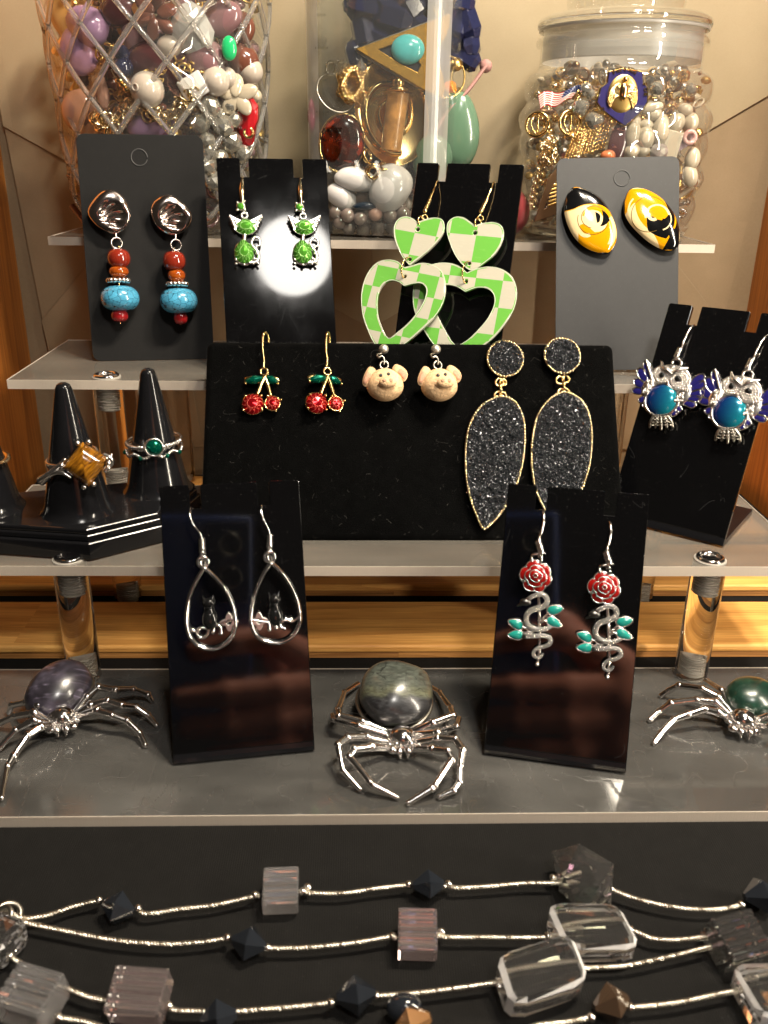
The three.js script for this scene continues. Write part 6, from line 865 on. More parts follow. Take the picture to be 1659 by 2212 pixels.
// ---- middle: square jar with bevelled corners
{
  const c = atZ([842, 480], JZ), yb = PLY[3] + 0.0006, a = R(-18), w = 0.0362, ch = 0.0095, o = thing('glass_jar', 'square clear glass jar with slanted corners, in the middle of the top shelf', 'jar', V(c.x, 0, JZ));
  const oct = [[-w + ch, w], [w - ch, w], [w, w - ch], [w, -w + ch], [w - ch, -w], [-w + ch, -w], [-w, -w + ch], [-w, w - ch]].map(([x, z]) => [x * Math.cos(a) + z * Math.sin(a), -x * Math.sin(a) + z * Math.cos(a)]);
  const rings = [[0.84, 0], [0.97, 0.0004], [1, 0.003], [1, 0.012], [1.0, 0.05], [1.01, 0.09], [1.015, 0.14]], pos = [], tri = (...v) => v.forEach((p) => pos.push(...p));
  const at = (i, k) => { const [s, y] = rings[k], p = oct[((i % 8) + 8) % 8]; return [p[0] * s, yb + y, p[1] * s]; };
  for (let k = 0; k + 1 < rings.length; k++) for (let i = 0; i < 8; i++) if (i !== 1 && i !== 7) tri(at(i, k), at(i + 1, k), at(i + 1, k + 1), at(i, k), at(i + 1, k + 1), at(i, k + 1));
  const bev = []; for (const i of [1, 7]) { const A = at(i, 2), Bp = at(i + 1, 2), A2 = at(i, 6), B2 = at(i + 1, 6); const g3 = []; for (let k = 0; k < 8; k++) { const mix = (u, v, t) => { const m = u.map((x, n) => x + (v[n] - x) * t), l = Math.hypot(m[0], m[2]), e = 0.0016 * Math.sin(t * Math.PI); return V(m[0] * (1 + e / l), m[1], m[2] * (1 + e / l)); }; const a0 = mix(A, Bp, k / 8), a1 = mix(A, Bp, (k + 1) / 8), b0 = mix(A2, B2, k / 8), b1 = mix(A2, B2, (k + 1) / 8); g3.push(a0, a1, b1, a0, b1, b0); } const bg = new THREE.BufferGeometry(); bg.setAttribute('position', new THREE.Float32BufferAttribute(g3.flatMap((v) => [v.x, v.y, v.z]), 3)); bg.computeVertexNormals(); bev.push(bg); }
  part(o, 'bevelled_corner', bev, phy({ color: lin(0.8, 0.78, 0.74), transmission: 0.8, thickness: 0, roughness: 0.3, ior: 1.8 }));  // corner faces made whitish and frosted, imitating a bright lamp reflection
  const g = new THREE.BufferGeometry(); g.setAttribute('position', new THREE.Float32BufferAttribute(pos, 3)); g.computeVertexNormals(); part(o, 'glass_wall', g, jarGlass);
  const inner = new THREE.BufferGeometry(); inner.setAttribute('position', new THREE.Float32BufferAttribute(pos.map((v, i) => (i % 3 === 1 ? (v - yb) * 1 + yb + 0.0015 : v * 0.955)), 3)); inner.computeVertexNormals(); part(o, 'inner_wall', inner, jarGlass);
  const baseS = new THREE.Shape(oct.map(([x, z]) => new THREE.Vector2(x * 0.95, -z * 0.95))); part(o, 'thick_base', new THREE.ExtrudeGeometry(baseS, { depth: 0.004, bevelEnabled: true, bevelThickness: 0.0012, bevelSize: 0.001, bevelOffset: -0.001, bevelSegments: 3 }).rotateX(-Math.PI / 2).translate(0, yb + 0.0013, 0), thickGlass);
  // raised measure marks on the left front corner
  const font = await new FontLoader().loadAsync('fonts/droid/droid_sans_regular.typeface.json'), n = V(Math.sin(a), 0, Math.cos(a)), e = V(Math.cos(a), 0, -Math.sin(a)), marks = [];
  const face = (u, y) => V(n.x * w, y, n.z * w).addScaledVector(e, u).addScaledVector(n, 0.0003);
  for (const [txt, px] of [['OZ', [1000 + 428 * 0.66305, 445 * 0.66305]], ['OZ', [1000 + 398 * 0.66305, 850 * 0.66305]]]) { const t = new TextGeometry(txt, { font, size: 0.0062, depth: 0.0006, curveSegments: 5, bevelEnabled: true, bevelThickness: 0.0003, bevelSize: 0.0002, bevelSegments: 1 }), p = atZ([px[0] / 1.85172, px[1] / 1.85172], JZ + w); t.rotateY(a); const q0 = face(-w + ch + (px[1] > 400 ? 0.001 : 0.0035), p.y); marks.push(t.translate(q0.x, q0.y, q0.z)); }
  for (let i = 0; i < 6; i++) { const q0 = face(-w + ch + 0.0016, yb + 0.03 + i * 0.014), b = new THREE.BoxGeometry(i % 2 ? 0.004 : 0.006, 0.0008, 0.0008).rotateY(a); marks.push(b.translate(q0.x, q0.y, q0.z)); }
  part(o, 'raised_lettering', marks, thickGlass);
  const q = 0.0000945, it = (n2, l, cat, x, y, off, g2, m, grp, rot) => item(n2, l, cat, kB, x, y, off, g2, m, grp, rot), f0 = 0.024;
  const bead = (rx, ry, rz, sd) => { const g2 = new THREE.CylinderGeometry(rx * q, rx * q, ry * 1.1 * q, 7, 1); const top = new THREE.CylinderGeometry(rx * 0.6 * q, rx * q, ry * 0.45 * q, 7).translate(0, ry * 0.77 * q, 0), bt = new THREE.CylinderGeometry(rx * q, rx * 0.6 * q, ry * 0.45 * q, 7).translate(0, -ry * 0.77 * q, 0); const m = merge([g2, top, bt]); m.deleteAttribute('normal'); m.computeVertexNormals(); return m; };
  [[690, 40, 75, 70, 1.4], [865, 110, 75, 85, 1.3], [690, 195, 55, 80, 0.2], [960, 40, 65, 60, 0.6], [1000, 150, 50, 60, 1], [1180, 40, 60, 60, 0.3], [1275, 25, 55, 55, 1.4], [1315, 140, 55, 70, 0.4], [1330, 250, 45, 65, 0.1], [1225, 175, 55, 60, 1.2], [800, 20, 60, 50, 0.9], [640, 340, 45, 60, 0.3], [775, 230, 50, 55, 1.2], [1320, 360, 45, 50, 1]].forEach(([x, y, rx, ry, rz]) => it('navy_bead', 'navy blue barrel bead in the square middle jar', 'bead', x, y, x > 1100 ? 0.012 : f0, bead(rx * 1.2, ry * 1.2, rx), B.navy, 'navy barrel beads in the middle jar', [rr(-0.4, 0.4), 0, rz]));
  const fr = new Frame(atZ(kB(900, 330), JZ + 0.031), V(1, 0, 0.05), V(0, 1, -0.12)), sh = (l, w0 = 0) => l.map(([x, y]) => V2(fr.L(kB(x, y), w0)));
  { const glit = tex(256, 256, (x, y) => { const k = hash(x >> 1, y >> 1, 6), s = k > 0.9 ? 1.5 : 0.55 + 0.5 * k; return [170 * s, 128 * s, 40 * s]; }, { rep: [80, 80] });
    const b = thing('brooch', 'triangular glitter gold brooch with turquoise cabochon in the middle jar', 'brooch', fr.o, null, fr.q), s = new THREE.Shape(sh([[640, 302], [820, 235], [1020, 160], [1205, 88], [1205, 150], [1180, 230], [1130, 300], [1125, 380], [1160, 450], [1175, 530], [1162, 600], [1040, 545], [900, 460], [780, 390]])), hole = new THREE.Path(sh([[775, 305], [900, 385], [1010, 440], [1028, 400], [1000, 350], [1010, 250], [900, 262]]));
    s.holes.push(hole); part(b, 'glitter_plate', ext(s, 0.0022, 0.0004), std({ map: glit, metalness: 0.6, roughness: 0.45 }));
    part(b, 'dark_inlay', ext(new THREE.Shape(sh([[760, 300], [900, 395], [1020, 450], [1040, 400], [1020, 240], [890, 252]])), 0.0012, 0).translate(0, 0, -0.0004), std({ color: lin(0.04, 0.035, 0.04), roughness: 0.3, metalness: 0.5 }));
    const t = fr.L(kB(952, 298), 0.0016); part(b, 'turquoise_cabochon', sph(t, 86 * q, 70 * q, 40 * q, 30, 20), B.turq);
    part(b, 'metal_rim', sweep(sh([[640, 302], [1205, 88], [1130, 300], [1165, 600], [900, 460]]).map((p) => V(p.x, p.y, 0)), 0.0007, { closed: true, tension: 0.05, n: 120 }), M.antique); }
  { const gc = atZ(kB(850, 690), JZ + 0.021), d = thing('gold_pendant', 'gold spiral disc pendant in the middle jar', 'pendant', gc); d.rotation.set(-0.15, 0.1, 0.25);
    part(d, 'dished_disc', new THREE.LatheGeometry([[0.0002, 0], [0.008, 0.0004], [0.0165, 0.0014], [0.0195, 0.003], [0.02, 0.0033], [0.0195, 0.0022], [0.016, 0.0002], [0.0002, -0.0012]].map(([r, y]) => new THREE.Vector2(r, y)), 64).rotateX(Math.PI / 2).scale(0.92, 1.25, 1), M.gold);
    const l = []; for (let k = 0; k <= 120; k++) { const t = k / 120, an = t * 11; l.push(V(Math.cos(an) * (0.003 + 0.012 * t), Math.sin(an) * (0.003 + 0.0155 * t), 0.002 + 0.0008 * t)); } part(d, 'spiral', sweep(l, 0.0012, { n: 180 }), M.gold); }
  { const A = atZ(kB(893, 560), JZ + 0.0305), Bq = atZ(kB(850, 905), JZ + 0.0305), t = thing('tube_pendant', 'tan stone tube bead with gold finial in front of the gold disc', 'pendant', A.clone().add(Bq).multiplyScalar(0.5)); const u = A.clone().sub(t.position), d = Bq.clone().sub(t.position);
    const stoneT = tex(128, 128, (x, y, u2, v2) => { const k = 0.75 + 0.5 * fbm(u2 * 8, v2 * 8, 3); return [196 * k, 140 * k, 76 * k]; }); part(t, 'stone_tube', cyl(u, d, 0.0054, 0.005, 24), S1({ map: stoneT, roughness: 0.35 })); part(t, 'finial', [sph(u.clone().add(V(0, 0.0045, 0)), 0.0032), sph(u.clone().add(V(0, 0.0015, 0)), 0.0052, 0.002, 0.0052), sph(u.clone().add(V(0, 0.008, 0)), 0.0016), torus(u.clone().add(V(0, 0.0105, 0)), 0.0016, 0.0004, X1)], M.gold); part(t, 'clear_washer', cyl(u.clone().add(V(0, -0.0008, 0)), u.clone().add(V(0, 0.0004, 0)), 0.0078, 0.0078, 30), thickGlass); }
  { const l = []; for (let s = 0; s < 3; s++) { const pts = []; for (let k = 0; k < 40; k++) { const t = k / 40 * Math.PI * 2; pts.push(atZ(kB(612 + Math.cos(t * (2 + s % 2) + s) * 62 + 14 * s - 14, 510 + Math.sin(t * 3 + s) * 85 + Math.sin(t) * 30), JZ + 0.028 + 0.003 * Math.sin(t * 2 + s))); } const c3 = new THREE.CatmullRomCurve3(pts, true), n = 110; for (let i = 0; i < n; i++) l.push(torus(c3.getPointAt(i / n), 0.00125, 0.00042, c3.getTangentAt(i / n).add(V(0, 0, i % 2 ? 0.8 : -0.8)), 8, 5)); } single('rope_chain', l, M.gold, 'bunched gold rope chain left of the gold disc in the middle jar', 'chain'); }
  const amb = tex(128, 128, (x, y, u, v) => { const k = fbm(u * 8, v * 8, 5), r = fbm(u * 4, v * 4, 9) > 0.52 ? 1.5 : 0.7; return [110 * k * r * 1.4, 44 * k * r, 12 * k * r]; });
  { const o2 = thing('cameo', 'oval amber brown cabochon in a thin gold frame in the middle jar', 'cabochon', atZ(kB(555, 865), JZ + 0.026)); o2.rotation.z = -0.2; part(o2, 'cabochon', sph(V(0, 0, 0), 112 * q, 136 * q, 40 * q, 32, 20), S1({ map: amb, roughness: 0.1 })); part(o2, 'gold_frame', torus(V(0, 0, 0), 1, 0.055).scale(118 * q, 143 * q, 0.012), M.gold); }
  const wb = (rx, ry, rz, sd) => { const g2 = new THREE.IcosahedronGeometry(1, 1), p = g2.attributes.position; return pebble(rx * q, ry * q, rz * q, 0.1, 3, false, sd); };
  it('white_nugget', 'upper left white faceted nugget bead low in the middle jar', 'bead', 632, 1085, 0.028, wb(118, 62, 60, 2), B.white, null, [0, 0, -0.1]); it('white_nugget', 'largest white nugget bead low in the middle jar', 'bead', 852, 1135, 0.03, wb(112, 128, 70, 5), B.white, null, [0, 0, -0.5]); it('white_nugget', 'broken edged white nugget bead beside the cat stand', 'bead', 556, 1190, 0.027, wb(86, 62, 50, 9), B.white, null, [0, 0, -0.4]); it('white_nugget', 'small white nugget behind the gold ring charm', 'bead', 905, 960, 0.018, wb(50, 70, 40, 3), B.white);
  it('gold_charm', 'small ridged gold ring charm above the white nuggets', 'charm', 742, 1040, 0.031, [torus(V(0, 0, 0), 36 * q, 12 * q), torus(V(0, 0, 30 * q), 28 * q, 8 * q), torus(V(-30 * q, 80 * q, 0), 30 * q, 9 * q, V(0.8, 0.2, 0.6)), torus(V(60 * q, 30 * q, 0), 26 * q, 9 * q, V(0.2, 0.8, 0.6))], M.gold);
  [[590, 1300], [665, 1318], [755, 1290], [845, 1300], [925, 1290], [600, 1370], [690, 1385], [780, 1380], [870, 1370], [545, 1340], [940, 1370], [900, 1240], [520, 1280]].forEach(([x, y], i) => it('small_pearl', i === 2 ? 'pink pearl bead at the bottom of the middle jar' : 'small pearly bead at the bottom of the middle jar', 'pearl', x, y, i < 5 ? 0.029 : 0.026, sph(V(0, 0, 0), 40 * q), i === 2 ? S1({ color: lin(0.5, 0.3, 0.23) }) : phy({ color: lin(0.26, 0.2, 0.17), roughness: 0.15, clearcoat: 1, iridescence: 0.7, iridescenceIOR: 1.7, iridescenceThicknessRange: [250, 380], metalness: 0.3 }), i === 2 ? null : 'small pearly beads in the middle jar'));
  it('black_bead', 'flat black bead above the small pearls', 'bead', 690, 1245, 0.03, pebble(70 * q, 24 * q, 30 * q, 0.08, 2, false, 4), B.navyB); it('brown_bead', 'round smoky bead between the white nuggets', 'bead', 670, 1195, 0.024, sph(V(0, 0, 0), 45 * q), S1({ color: lin(0.14, 0.09, 0.06) }));
  const avt = tex(256, 256, (x, y, u, v) => { const k = 0.75 + 0.4 * fbm(u * 14, v * 14, 5), o2 = fbm(u * 26, v * 20, 9) > 0.6 ? 30 : 0; return [84 * k + o2, 112 * k + o2 * 0.6, 90 * k]; }), av = S1({ map: avt, roughness: 0.25 });
  it('green_stone', 'tall pale green stone at the right of the middle jar', 'stone', 1265, 800, 0.018, pebble(100 * q, 190 * q, 70 * q, 0.08, 3, false, 2), av); it('green_stone', 'lower pale green stone behind the heart earring stand', 'stone', 1090, 960, 0.022, pebble(110 * q, 130 * q, 60 * q, 0.08, 3, false, 6), av);
  it('pink_strap', 'mauve leather strap running down the right of the middle jar', 'strap', 1235, 630, 0.018, sweep([V(0.0155, 0.018, -0.006), V(0.006, 0.006, 0), V(-0.004, -0.004, 0.002), V(-0.012, -0.017, 0.002)], 0.0032, { flat: 0.3, n: 40 }), B.strap); it('orange_bead', 'tiny orange bead beside the strap', 'bead', 1215, 525, 0.024, pebble(34 * q, 28 * q, 20 * q, 0.3, 1, true, 3), B.orange);
  it('wire_hoop', 'thin wire hoop left of the rope chain', 'hoop', 520, 560, 0.028, torus(V(0, 0, 0), 105 * q, 3 * q, V(0.5, 0.6, 1), 50), M.antique); it('wire_hoop', 'thin copper hoop at the right behind the brooch', 'hoop', 1190, 465, 0.022, torus(V(0, 0, 0), 98 * q, 5 * q, V(0.3, 0, 1), 50), M.brass);
  it('pink_bead', 'narrow pink bead at the left edge of the middle jar', 'bead', 372, 700, 0.016, pebble(22 * q, 80 * q, 24 * q, 0.05, 2, false, 2), S1({ color: lin(0.35, 0.06, 0.12) })); it('crystal_charm', 'clear pointed crystal above the rope chain', 'charm', 670, 410, 0.03, new THREE.OctahedronGeometry(0.0036).scale(0.7, 1.3, 0.6), B.glassB);
  fill('bead_mix', 'dark jumble of beads deep in the square jar', [B.navy, B.navyB, B.navy, M.brass, B.navy], () => { const y = rr(yb + 0.03, yb + 0.125); return V(c.x + rr(-0.012 - (y > yb + 0.085 ? 0.006 : 0), 0.034), y, JZ + rr(-0.026, y > yb + 0.08 ? 0.021 : 0.012)); }, 420, [0.0035, 0.0075]);
  fill('bead_mix', 'pale jumble of beads at the bottom of the square jar', [B.mauve, B.pearl, M.antique, B.brown], () => V(c.x + rr(-0.026, 0.026), rr(yb + 0.006, yb + 0.036), JZ + rr(-0.026, 0.02)), 200, [0.002, 0.0045]);
}
// ---- right: lidded jar with bubbled sides
{
  const K = 0.66305 / 1.85172, ax = (y) => 1340 - y * 0.047, list = (l) => l.map(([y, r]) => [y * K, r * K]), c = atZ([1322, 300], JZ), yb = PLY[3] + 0.0006;
  const o = thing('glass_jar', 'round glass jar with bubbled sides and knobbed lid, right on the top shelf', 'jar', V(c.x, 0, JZ));
  const wallP = resample(jarProfile(ax, list([[1425, 468], [1380, 492], [1290, 500], [1230, 512], [1150, 528], [1060, 545], [960, 535], [900, 545], [800, 560], [700, 558], [620, 540], [560, 552], [500, 550], [462, 530], [440, 498], [400, 482], [330, 482]])), 140);
  wallP.unshift(new THREE.Vector2(0.001, yb + 0.003), new THREE.Vector2(wallP[0].x * 0.8, yb + 0.0006), new THREE.Vector2(wallP[0].x * 0.97, yb)); for (let i = 3; i < wallP.length; i++) wallP[i].y = Math.max(wallP[i].y, yb + 0.0004 * i);
  const y1 = atZ(kC(720, 620), JZ).y, y0 = yb + 0.006; part(o, 'glass_wall', lathe(wallP, 260, (a, y) => { if (y > y1 || y < y0) return 0; const v = (y - y0) / (y1 - y0) * 4, row = Math.floor(v), u = a / (Math.PI * 2) * 14 + (row % 2) * 0.5; return 0.0021 * (Math.abs(Math.sin(u * Math.PI)) * Math.sin((v - row) * Math.PI) - 0.55); }), phy({ color: lin(0.93, 0.94, 0.93), transmission: 0.97, thickness: 0, roughness: 0.02, ior: 2.2 }));
  const pr = (l) => jarProfile(ax, list(l));
  part(o, 'neck_ring', lathe(resample(pr([[330, 482], [300, 486], [285, 508], [262, 512], [240, 504], [228, 494], [205, 494]]), 40)), jarGlass);
  part(o, 'white_seal', lathe(pr([[382, 462], [372, 470], [190, 470], [176, 476], [176, 500], [186, 504], [198, 500]])), phy({ color: lin(0.5, 0.48, 0.45), roughness: 0.3, transmission: 0.6, thickness: 0 }));
  const lid = part(o, 'glass_lid', lathe(resample(pr([[176, 492], [168, 512], [150, 515], [128, 508], [105, 470], [96, 400], [86, 345], [60, 345], [20, 352], [-20, 345], [-60, 330]]), 60)), jarGlass);
  part(lid, 'lid_rim', lathe(resample(pr([[178, 480], [176, 508], [160, 514], [146, 508], [150, 480], [178, 480]]), 24)), thickGlass);
  part(o, 'base_ring', lathe([[wallP[2].x, yb + 0.0005], [wallP[2].x * 1.01, yb + 0.002], [wallP[2].x * 0.96, yb + 0.004], [wallP[2].x * 0.9, yb + 0.002], [wallP[2].x, yb + 0.0005]].map(([r, y]) => new THREE.Vector2(r, y))), thickGlass);
  const q = 0.0000945, it = (n2, l, cat, x, y, off, g2, m, grp, rot) => item(n2, l, cat, kC, x, y, off, g2, m, grp, rot);
  // flag pin
  const flag = canvasTex(512, 320, (g) => { for (let i = 0; i < 13; i++) { g.fillStyle = i % 2 ? '#d8d2c8' : '#9a1420'; g.fillRect(0, i * 320 / 13, 512, 320 / 13 + 1); } g.fillStyle = '#1c2450'; g.fillRect(302, 0, 210, 172); g.fillStyle = '#cfd0d8'; for (let r = 0; r < 6; r++) for (let k = 0; k < 7; k++) { g.beginPath(); g.arc(318 + k * 30 - (r % 2) * 8, 15 + r * 28, 5, 0, 7); g.fill(); } });
  { const P = (x, y) => atZ(kC(x, y), JZ + 0.044), o2 = P(410, 585), corners = [[285, 660], [470, 600], [545, 515], [270, 575]].map(([x, y]) => P(x, y).sub(o2)), n = 16, pos = [], uv = [], idx = []; for (let i = 0; i <= n; i++) for (let j = 0; j <= 6; j++) { const u = i / n, v = j / 6, p = corners[0].clone().lerp(corners[1], u).lerp(corners[3].clone().lerp(corners[2], u), v); p.y += 0.0013 * Math.sin(u * 9) * (1 - u * 0.5); p.z += 0.0012 * Math.sin(u * 9 + 1); pos.push(p.x, p.y, p.z); uv.push(u, v); } for (let i = 0; i < n; i++) for (let j = 0; j < 6; j++) { const a2 = i * 7 + j; idx.push(a2, a2 + 7, a2 + 1, a2 + 7, a2 + 8, a2 + 1); } const g2 = new THREE.BufferGeometry(); g2.setAttribute('position', new THREE.Float32BufferAttribute(pos, 3)); g2.setAttribute('uv', new THREE.Float32BufferAttribute(uv, 2)); g2.setIndex(idx); g2.computeVertexNormals();
    const f = thing('flag_pin', 'waving striped flag pin with blue star field in the right jar', 'pin', o2); part(f, 'enamel_flag', g2, phy({ map: flag, roughness: 0.2, clearcoat: 1 })); part(f, 'gold_backing', g2.clone().translate(0, -0.0002, -0.0008), M.gold); part(f, 'flagpole', cyl(corners[2].clone().add(V(0.0006, 0.002, 0)), corners[1].clone().add(V(0.001, -0.004, 0)), 0.0007), M.gold); }
  // badge
  { const P = (x, y) => atZ(kC(x, y), JZ + 0.046), cc = P(775, 570), S2 = (l) => l.map(([x, y]) => { const p = P(x, y).sub(cc); return new THREE.Vector2(p.x, p.y); }), f = thing('crest_badge', 'dark blue and gold crest badge with raised eagle in the right jar', 'badge', cc);
    const outer = S2([[690, 430], [780, 410], [900, 430], [905, 500], [935, 530], [930, 620], [900, 670], [830, 740], [790, 770], [745, 740], [650, 670], [615, 620], [640, 530], [680, 500]]);
    part(f, 'gold_edge', ext(new THREE.Shape(outer), 0.0014, 0.0003), M.gold); part(f, 'blue_border', ext(new THREE.Shape(outer.map((v) => v.clone().multiplyScalar(0.94))), 0.0008, 0.0002).translate(0, 0, 0.0011), S1({ color: lin(0.03, 0.025, 0.1) }));
    part(f, 'gold_field', dome(ring2(36, 0.0076, 0.0088), V(0, 0.0002, 0.0016), 0.0012, { rings: 8 }), M.brass);
    const eagle = []; for (let i = 0; i < 26; i++) { const t = i / 25, s = i % 2 ? 1 : -1; eagle.push(sweep([V(s * 0.001, 0.003 - t * 0.004, 0.003), V(s * (0.003 + 0.003 * Math.sin(t * 3)), 0.0045 - t * 0.006, 0.0032), V(s * (0.005 + 0.002 * Math.sin(t * 3)), 0.002 - t * 0.008, 0.0026)], 0.0004, { n: 8, m: 5 })); } eagle.push(sph(V(0, 0.001, 0.003), 0.0022, 0.004, 0.0014), sph(V(0.0004, 0.0062, 0.003), 0.0014)); part(f, 'gold_eagle', eagle, M.gold);
    const word = (txt, r, a0, step) => [...txt].map((ch, i) => new TextGeometry(ch, { font: badgeFont, size: 0.0019, depth: 0.0004, curveSegments: 3 }).translate(-0.0008, 0, 0).rotateZ(-(a0 + i * step)).translate(Math.sin(a0 + i * step) * r, Math.cos(a0 + i * step) * r, 0.002));
    const badgeFont = await new FontLoader().loadAsync('fonts/droid/droid_sans_bold.typeface.json'); part(f, 'gold_lettering', [word('FRIENDS', 0.0098, -0.5, 0.165), word('FOR', 0.0100, 1.15, 0.2), word('AS', 0.0102, 3.9, 0.2)], M.gold); }
  [[268, 752, 58], [466, 742, 58]].forEach(([x, y, r], i) => it('gold_hoop', (i ? 'right' : 'left') + ' one of two small gold hoops in the right jar', 'hoop', x, y, i ? 0.042 : 0.034, [torus(V(0, 0, 0), r * q, 9 * q, V(i ? 0.2 : -0.3, 0.2, 1), 32), torus(V(0, 0, 0.001), r * 0.72 * q, 5 * q, V(0.5, 0.2, 1), 28), cyl(V(0, r * q * 0.8, 0.001), V(0, -r * q * 0.8, 0.001), 5 * q)], M.gold));
  { const l = [], P = (u, v) => atZ(kC(430 + 240 * u + 60 * v, 960 - 175 * u * (0.4 + 0.6 * v) - 150 * v), JZ + 0.043 + 0.002 * Math.sin(u * 6)); for (let i = 0; i <= 12; i++) l.push(sweep(Array.from({ length: 7 }, (_, k) => P(i / 12, k / 6)), 0.0004, { n: 14, m: 5, caps: false })); for (let j = 0; j <= 9; j++) l.push(sweep(Array.from({ length: 9 }, (_, k) => P(k / 8, j / 9)), 0.0004, { n: 18, m: 5, caps: false })); for (let i = 0; i <= 12; i++) for (let j = 0; j <= 9; j++) { const p = P(i / 12, j / 9); l.push(sph(p.add(V(0, 0, 0.0003)), 0.0006, 0.0006, 0.0006, 6, 5)); } single('gold_mesh', l, M.gold, 'gold woven mesh piece in the right jar', 'mesh'); }
  { const l = [], path = new THREE.CatmullRomCurve3([[345, 840], [330, 900], [300, 960], [280, 1040], [262, 1100], [248, 1160], [240, 1240]].map(([x, y]) => atZ(kC(x, y), JZ + 0.040))); for (let i = 0; i < 20; i++) l.push(torus(path.getPointAt(i / 19), 0.0017, 0.00045, i % 2 ? V(1, 0.2, 0.4) : V(-0.2, 0.2, 1), 14, 6)); for (let i = 0; i < 46; i++) { const p = atZ(kC(335 + rr(-50, 45), 905 + rr(-65, 75)), JZ + 0.041 + rr(-0.003, 0.003)); l.push(torus(p, rr(0.001, 0.002), 0.00045, V(rr(-1, 1), rr(-1, 1), rr(0, 1)), 12, 5)); } single('silver_chain', l, M.paleGold, 'pale linked chain hanging down the left of the right jar', 'chain'); }
  { const P = (x, y) => atZ(kC(x, y), JZ + 0.042), cc = P(340, 1200), S2 = (l) => l.map(([x, y]) => { const p = P(x, y).sub(cc); return new THREE.Vector2(p.x, p.y); }), f = thing('bronze_frame', 'bronze corner frame leaning at the bottom of the right jar', 'frame', cc), s = new THREE.Shape(S2([[245, 1340], [330, 1080], [430, 950], [520, 960], [520, 1240]])); s.holes.push(new THREE.Path(S2([[295, 1270], [355, 1110], [440, 1010], [480, 1020], [480, 1190]]))); part(f, 'frame_bars', ext(s, 0.0018, 0.0004), B.bronze); const l = []; for (let i = 0; i < 9; i++) { const a2 = S2([[330 + i * 4, 1240 - i * 24], [470, 1190 - i * 20]]); l.push(cyl(V(a2[0].x, a2[0].y, 0.0006), V(a2[1].x, a2[1].y, 0.0006), 0.0005, 0.0005, 6)); } part(f, 'engraved_lines', l, M.brass); }
  [[840, 810, 42, 72, 0], [915, 835, 48, 62, 0.2], [1010, 785, 46, 78, 0], [1105, 745, 44, 58, -0.2], [1195, 740, 40, 52, 0], [955, 650, 58, 30, 0.2], [975, 690, 40, 32, 0.4], [835, 910, 46, 40, 0], [900, 905, 40, 36, 0], [850, 740, 34, 42, 0], [1160, 660, 42, 30, -0.5], [925, 755, 36, 30, 0], [1200, 960, 40, 60, 0], [1190, 1060, 40, 60, 0.2]].forEach(([x, y, rx, ry, rz]) => it('cream_bead', 'cream shell bead in the right jar', 'bead', x, y, x > 1050 ? 0.036 : 0.044, pebble(rx * q, ry * q, Math.min(rx, ry) * q, 0.06, 3, false, x), B.cream, 'cream shell beads in the right jar', [0, 0, rz]));
  it('iridescent_bead', 'blue and violet iridescent bead above the right card', 'bead', 1000, 915, 0.045, facetBall(50 * q, 1, 0.9, 0.6), B.iri); it('lilac_tag', 'dusty lilac shell piece at the right of the right jar', 'shell', 1150, 850, 0.036, new RoundedBoxGeometry(160 * q, 70 * q, 0.002, 2, 0.0008), S1({ color: lin(0.34, 0.24, 0.27) }), null, [0, 0.3, 0.5]); it('pink_tube', 'small pink tube bead at the right of the right jar', 'bead', 1188, 828, 0.039, torus(V(0, 0, 0), 28 * q, 12 * q), S1({ color: lin(0.5, 0.28, 0.25) })); it('red_bead', 'orange red bead under the crest badge', 'bead', 700, 940, 0.045, pebble(40 * q, 30 * q, 30 * q, 0.1, 2, false, 3), S1({ color: lin(0.45, 0.14, 0.06) })); it('brown_pendant', 'dark red brown pendant under the crest badge', 'pendant', 755, 860, 0.044, pebble(50 * q, 120 * q, 20 * q, 0.08, 3, false, 8), B.maroon, null, [0, 0, -0.15]); it('cream_shard', 'flat cream shell plate beside the iridescent bead', 'shell', 1080, 870, 0.04, new RoundedBoxGeometry(90 * q, 130 * q, 0.0016, 2, 0.0006), B.cream, null, [0, 0.1, -0.2]);
  [[560, 540, 34], [590, 570, 26], [520, 650, 40], [545, 640, 30], [600, 730, 44], [990, 540, 40], [1190, 545, 36], [640, 720, 28]].forEach(([x, y, r]) => it('crystal_bead', 'clear sparkling crystal bead near the top of the right jar', 'bead', x, y, x > 1100 ? 0.035 : 0.045, facetBall(r * q), S1({ color: lin(0.6, 0.56, 0.48), metalness: 0.85, roughness: 0.1 }), 'sparkling crystal beads in the right jar', [rr(0, 3), rr(0, 3), 0]));
  fill('bead_mix', 'dark and metallic jumble deep in the bubbled jar', [M.antique, M.gold, B.cream, M.brass, B.bronze, M.paleGold, M.silver], () => { const a = rr(0, 6.3), r = 0.044 * Math.sqrt(rnd()); return V(c.x + Math.cos(a) * r, rr(yb + 0.006, yb + 0.082), JZ + Math.sin(a) * r * 0.9); }, 800, [0.0014, 0.0042]);
}
// red glass ball behind the heart stand
single('red_ball', sph(V(0, 0, 0), 0.0128, 0.0128, 0.0128, 36, 24), S1({ color: lin(0.2, 0.03, 0.035), roughness: 0.3 }), 'dusky red ball on the top shelf, half hidden behind the heart stand', 'ornament', V(atZ([1092, 425], -0.475).x, PLY[3] + 0.013, -0.475));
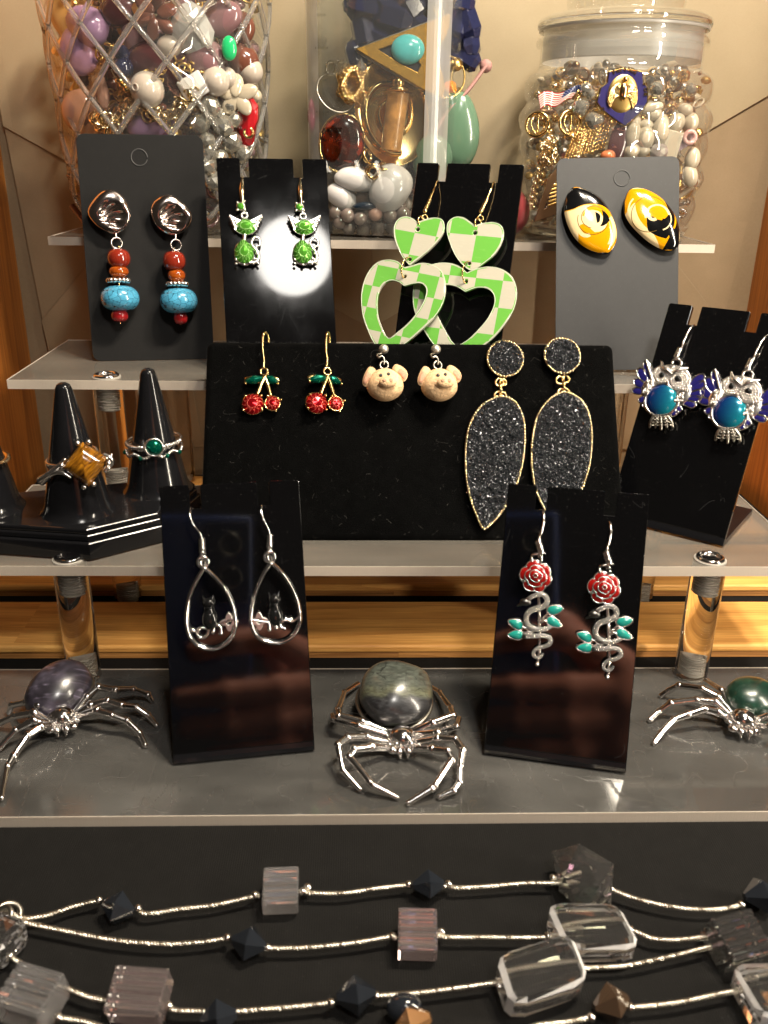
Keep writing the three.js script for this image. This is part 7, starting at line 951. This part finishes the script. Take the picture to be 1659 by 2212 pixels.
// ------------------------------------------------------------------ the phone and the hand that take the picture: seen only as reflections in the front stands
{
  const q = new THREE.Quaternion().setFromRotationMatrix(new THREE.Matrix4().makeBasis(camR.clone().negate(), camU, fwd));   // looks at the display
  const navy = phy({ color: lin(0.045, 0.08, 0.27), roughness: 0.25, clearcoat: 0.6 }), o = thing('mobile_phone', 'dark blue phone with two lenses, mirrored in the left front stand', 'phone', EYE.clone(), null, q);
  // local x runs to the photographer's left, y up, z towards the display
  part(o, 'phone_body', new RoundedBoxGeometry(0.0715, 0.146, 0.0075, 5, 0.0036).translate(0.0235, -0.0395, -0.0075), navy);
  part(o, 'camera_island', new RoundedBoxGeometry(0.031, 0.058, 0.0018, 4, 0.0008).translate(0.0055, 0.0, -0.0032), phy({ color: lin(0.014, 0.022, 0.06), roughness: 0.3 }));
  for (const y of [0.0125, -0.0115]) { const l = part(o, 'lens', new THREE.CylinderGeometry(0.0076, 0.0078, 0.0012, 40).rotateX(Math.PI / 2).translate(0.0045, y, -0.0018), M.blackGloss); part(l, 'lens_ring', torus(V(0.0045, y, -0.0013), 0.0077, 0.0005, Z1, 40), M.antique); }
}
{
  const P = (r, u, w) => EYE.clone().addScaledVector(camR, r).addScaledVector(camU, u).addScaledVector(fwd, w), C0 = P(0.03, -0.1, 0.004), S = 0.105, N = 76;
  const bones = [];   // [a, b, ra, rb]
  const chain = (pts, rs) => { for (let i = 0; i + 1 < pts.length; i++) bones.push([P(...pts[i]), P(...pts[i + 1]), rs[i], rs[i + 1]]); };
  chain([[0.058, -0.125, -0.004], [0.062, -0.098, 0.002], [0.056, -0.075, 0.006]], [0.026, 0.021, 0.014]);             // palm edge to the knuckles
  chain([[0.085, -0.175, -0.02], [0.07, -0.14, -0.01], [0.058, -0.125, -0.004]], [0.027, 0.026, 0.026]);
  chain([[0.05, -0.07, 0.006], [0.022, -0.055, 0.016], [-0.006, -0.056, 0.017], [-0.03, -0.062, 0.013]], [0.0125, 0.0098, 0.0088, 0.0074]);
  chain([[0.054, -0.088, 0.008], [0.024, -0.089, 0.02], [-0.012, -0.09, 0.021], [-0.04, -0.092, 0.015]], [0.013, 0.0102, 0.0092, 0.0078]);
  chain([[0.054, -0.106, 0.007], [0.024, -0.11, 0.019], [-0.01, -0.112, 0.02], [-0.036, -0.113, 0.014]], [0.0128, 0.0098, 0.009, 0.0076]);
  chain([[0.054, -0.124, 0.004], [0.028, -0.131, 0.015], [0.002, -0.133, 0.016], [-0.018, -0.133, 0.012]], [0.012, 0.0088, 0.008, 0.0068]);
  chain([[0.052, -0.1, -0.014], [0.034, -0.07, -0.026], [0.014, -0.05, -0.028], [0.0, -0.04, -0.025]], [0.016, 0.0125, 0.011, 0.009]);   // thumb on the screen side
  const mc = new MarchingCubes(N, M.silver, false, false, 200000); mc.isolation = 0;
  const ab = bones.map(([a, b]) => b.clone().sub(a)), L2 = ab.map((v) => v.lengthSq()), K = 0.0035, p = V(0, 0, 0);
  for (let k = 0; k < N; k++) for (let j = 0; j < N; j++) for (let i = 0; i < N; i++) {
    p.set(C0.x + ((i - N / 2) / (N / 2)) * S, C0.y + ((j - N / 2) / (N / 2)) * S, C0.z + ((k - N / 2) / (N / 2)) * S); let d = 1;
    for (let n = 0; n < bones.length; n++) { const [a, , ra, rb] = bones[n], px = p.x - a.x, py = p.y - a.y, pz = p.z - a.z, t = Math.min(1, Math.max(0, (px * ab[n].x + py * ab[n].y + pz * ab[n].z) / L2[n])), e = Math.hypot(px - ab[n].x * t, py - ab[n].y * t, pz - ab[n].z * t) - (ra + (rb - ra) * t), h = Math.max(0, K - Math.abs(d - e)) / K; d = Math.min(d, e) - h * h * K * 0.25; }
    mc.field[k * N * N + j * N + i] = -d;
  }
  mc.update();
  const n = mc.count, g = new THREE.BufferGeometry(); g.setAttribute('position', new THREE.BufferAttribute(mc.positionArray.slice(0, n * 3), 3)); g.setAttribute('normal', new THREE.BufferAttribute(mc.normalArray.slice(0, n * 3), 3));
  g.scale(S, S, S);
  const h = single('hand', g, phy({ color: lin(0.85, 0.33, 0.22), roughness: 0.55, sheen: 0.2, sheenColor: lin(0.6, 0.4, 0.35) }), 'hand holding the phone, mirrored brown in both front stands', 'hand', C0);
}
renderer.render(scene, camera);
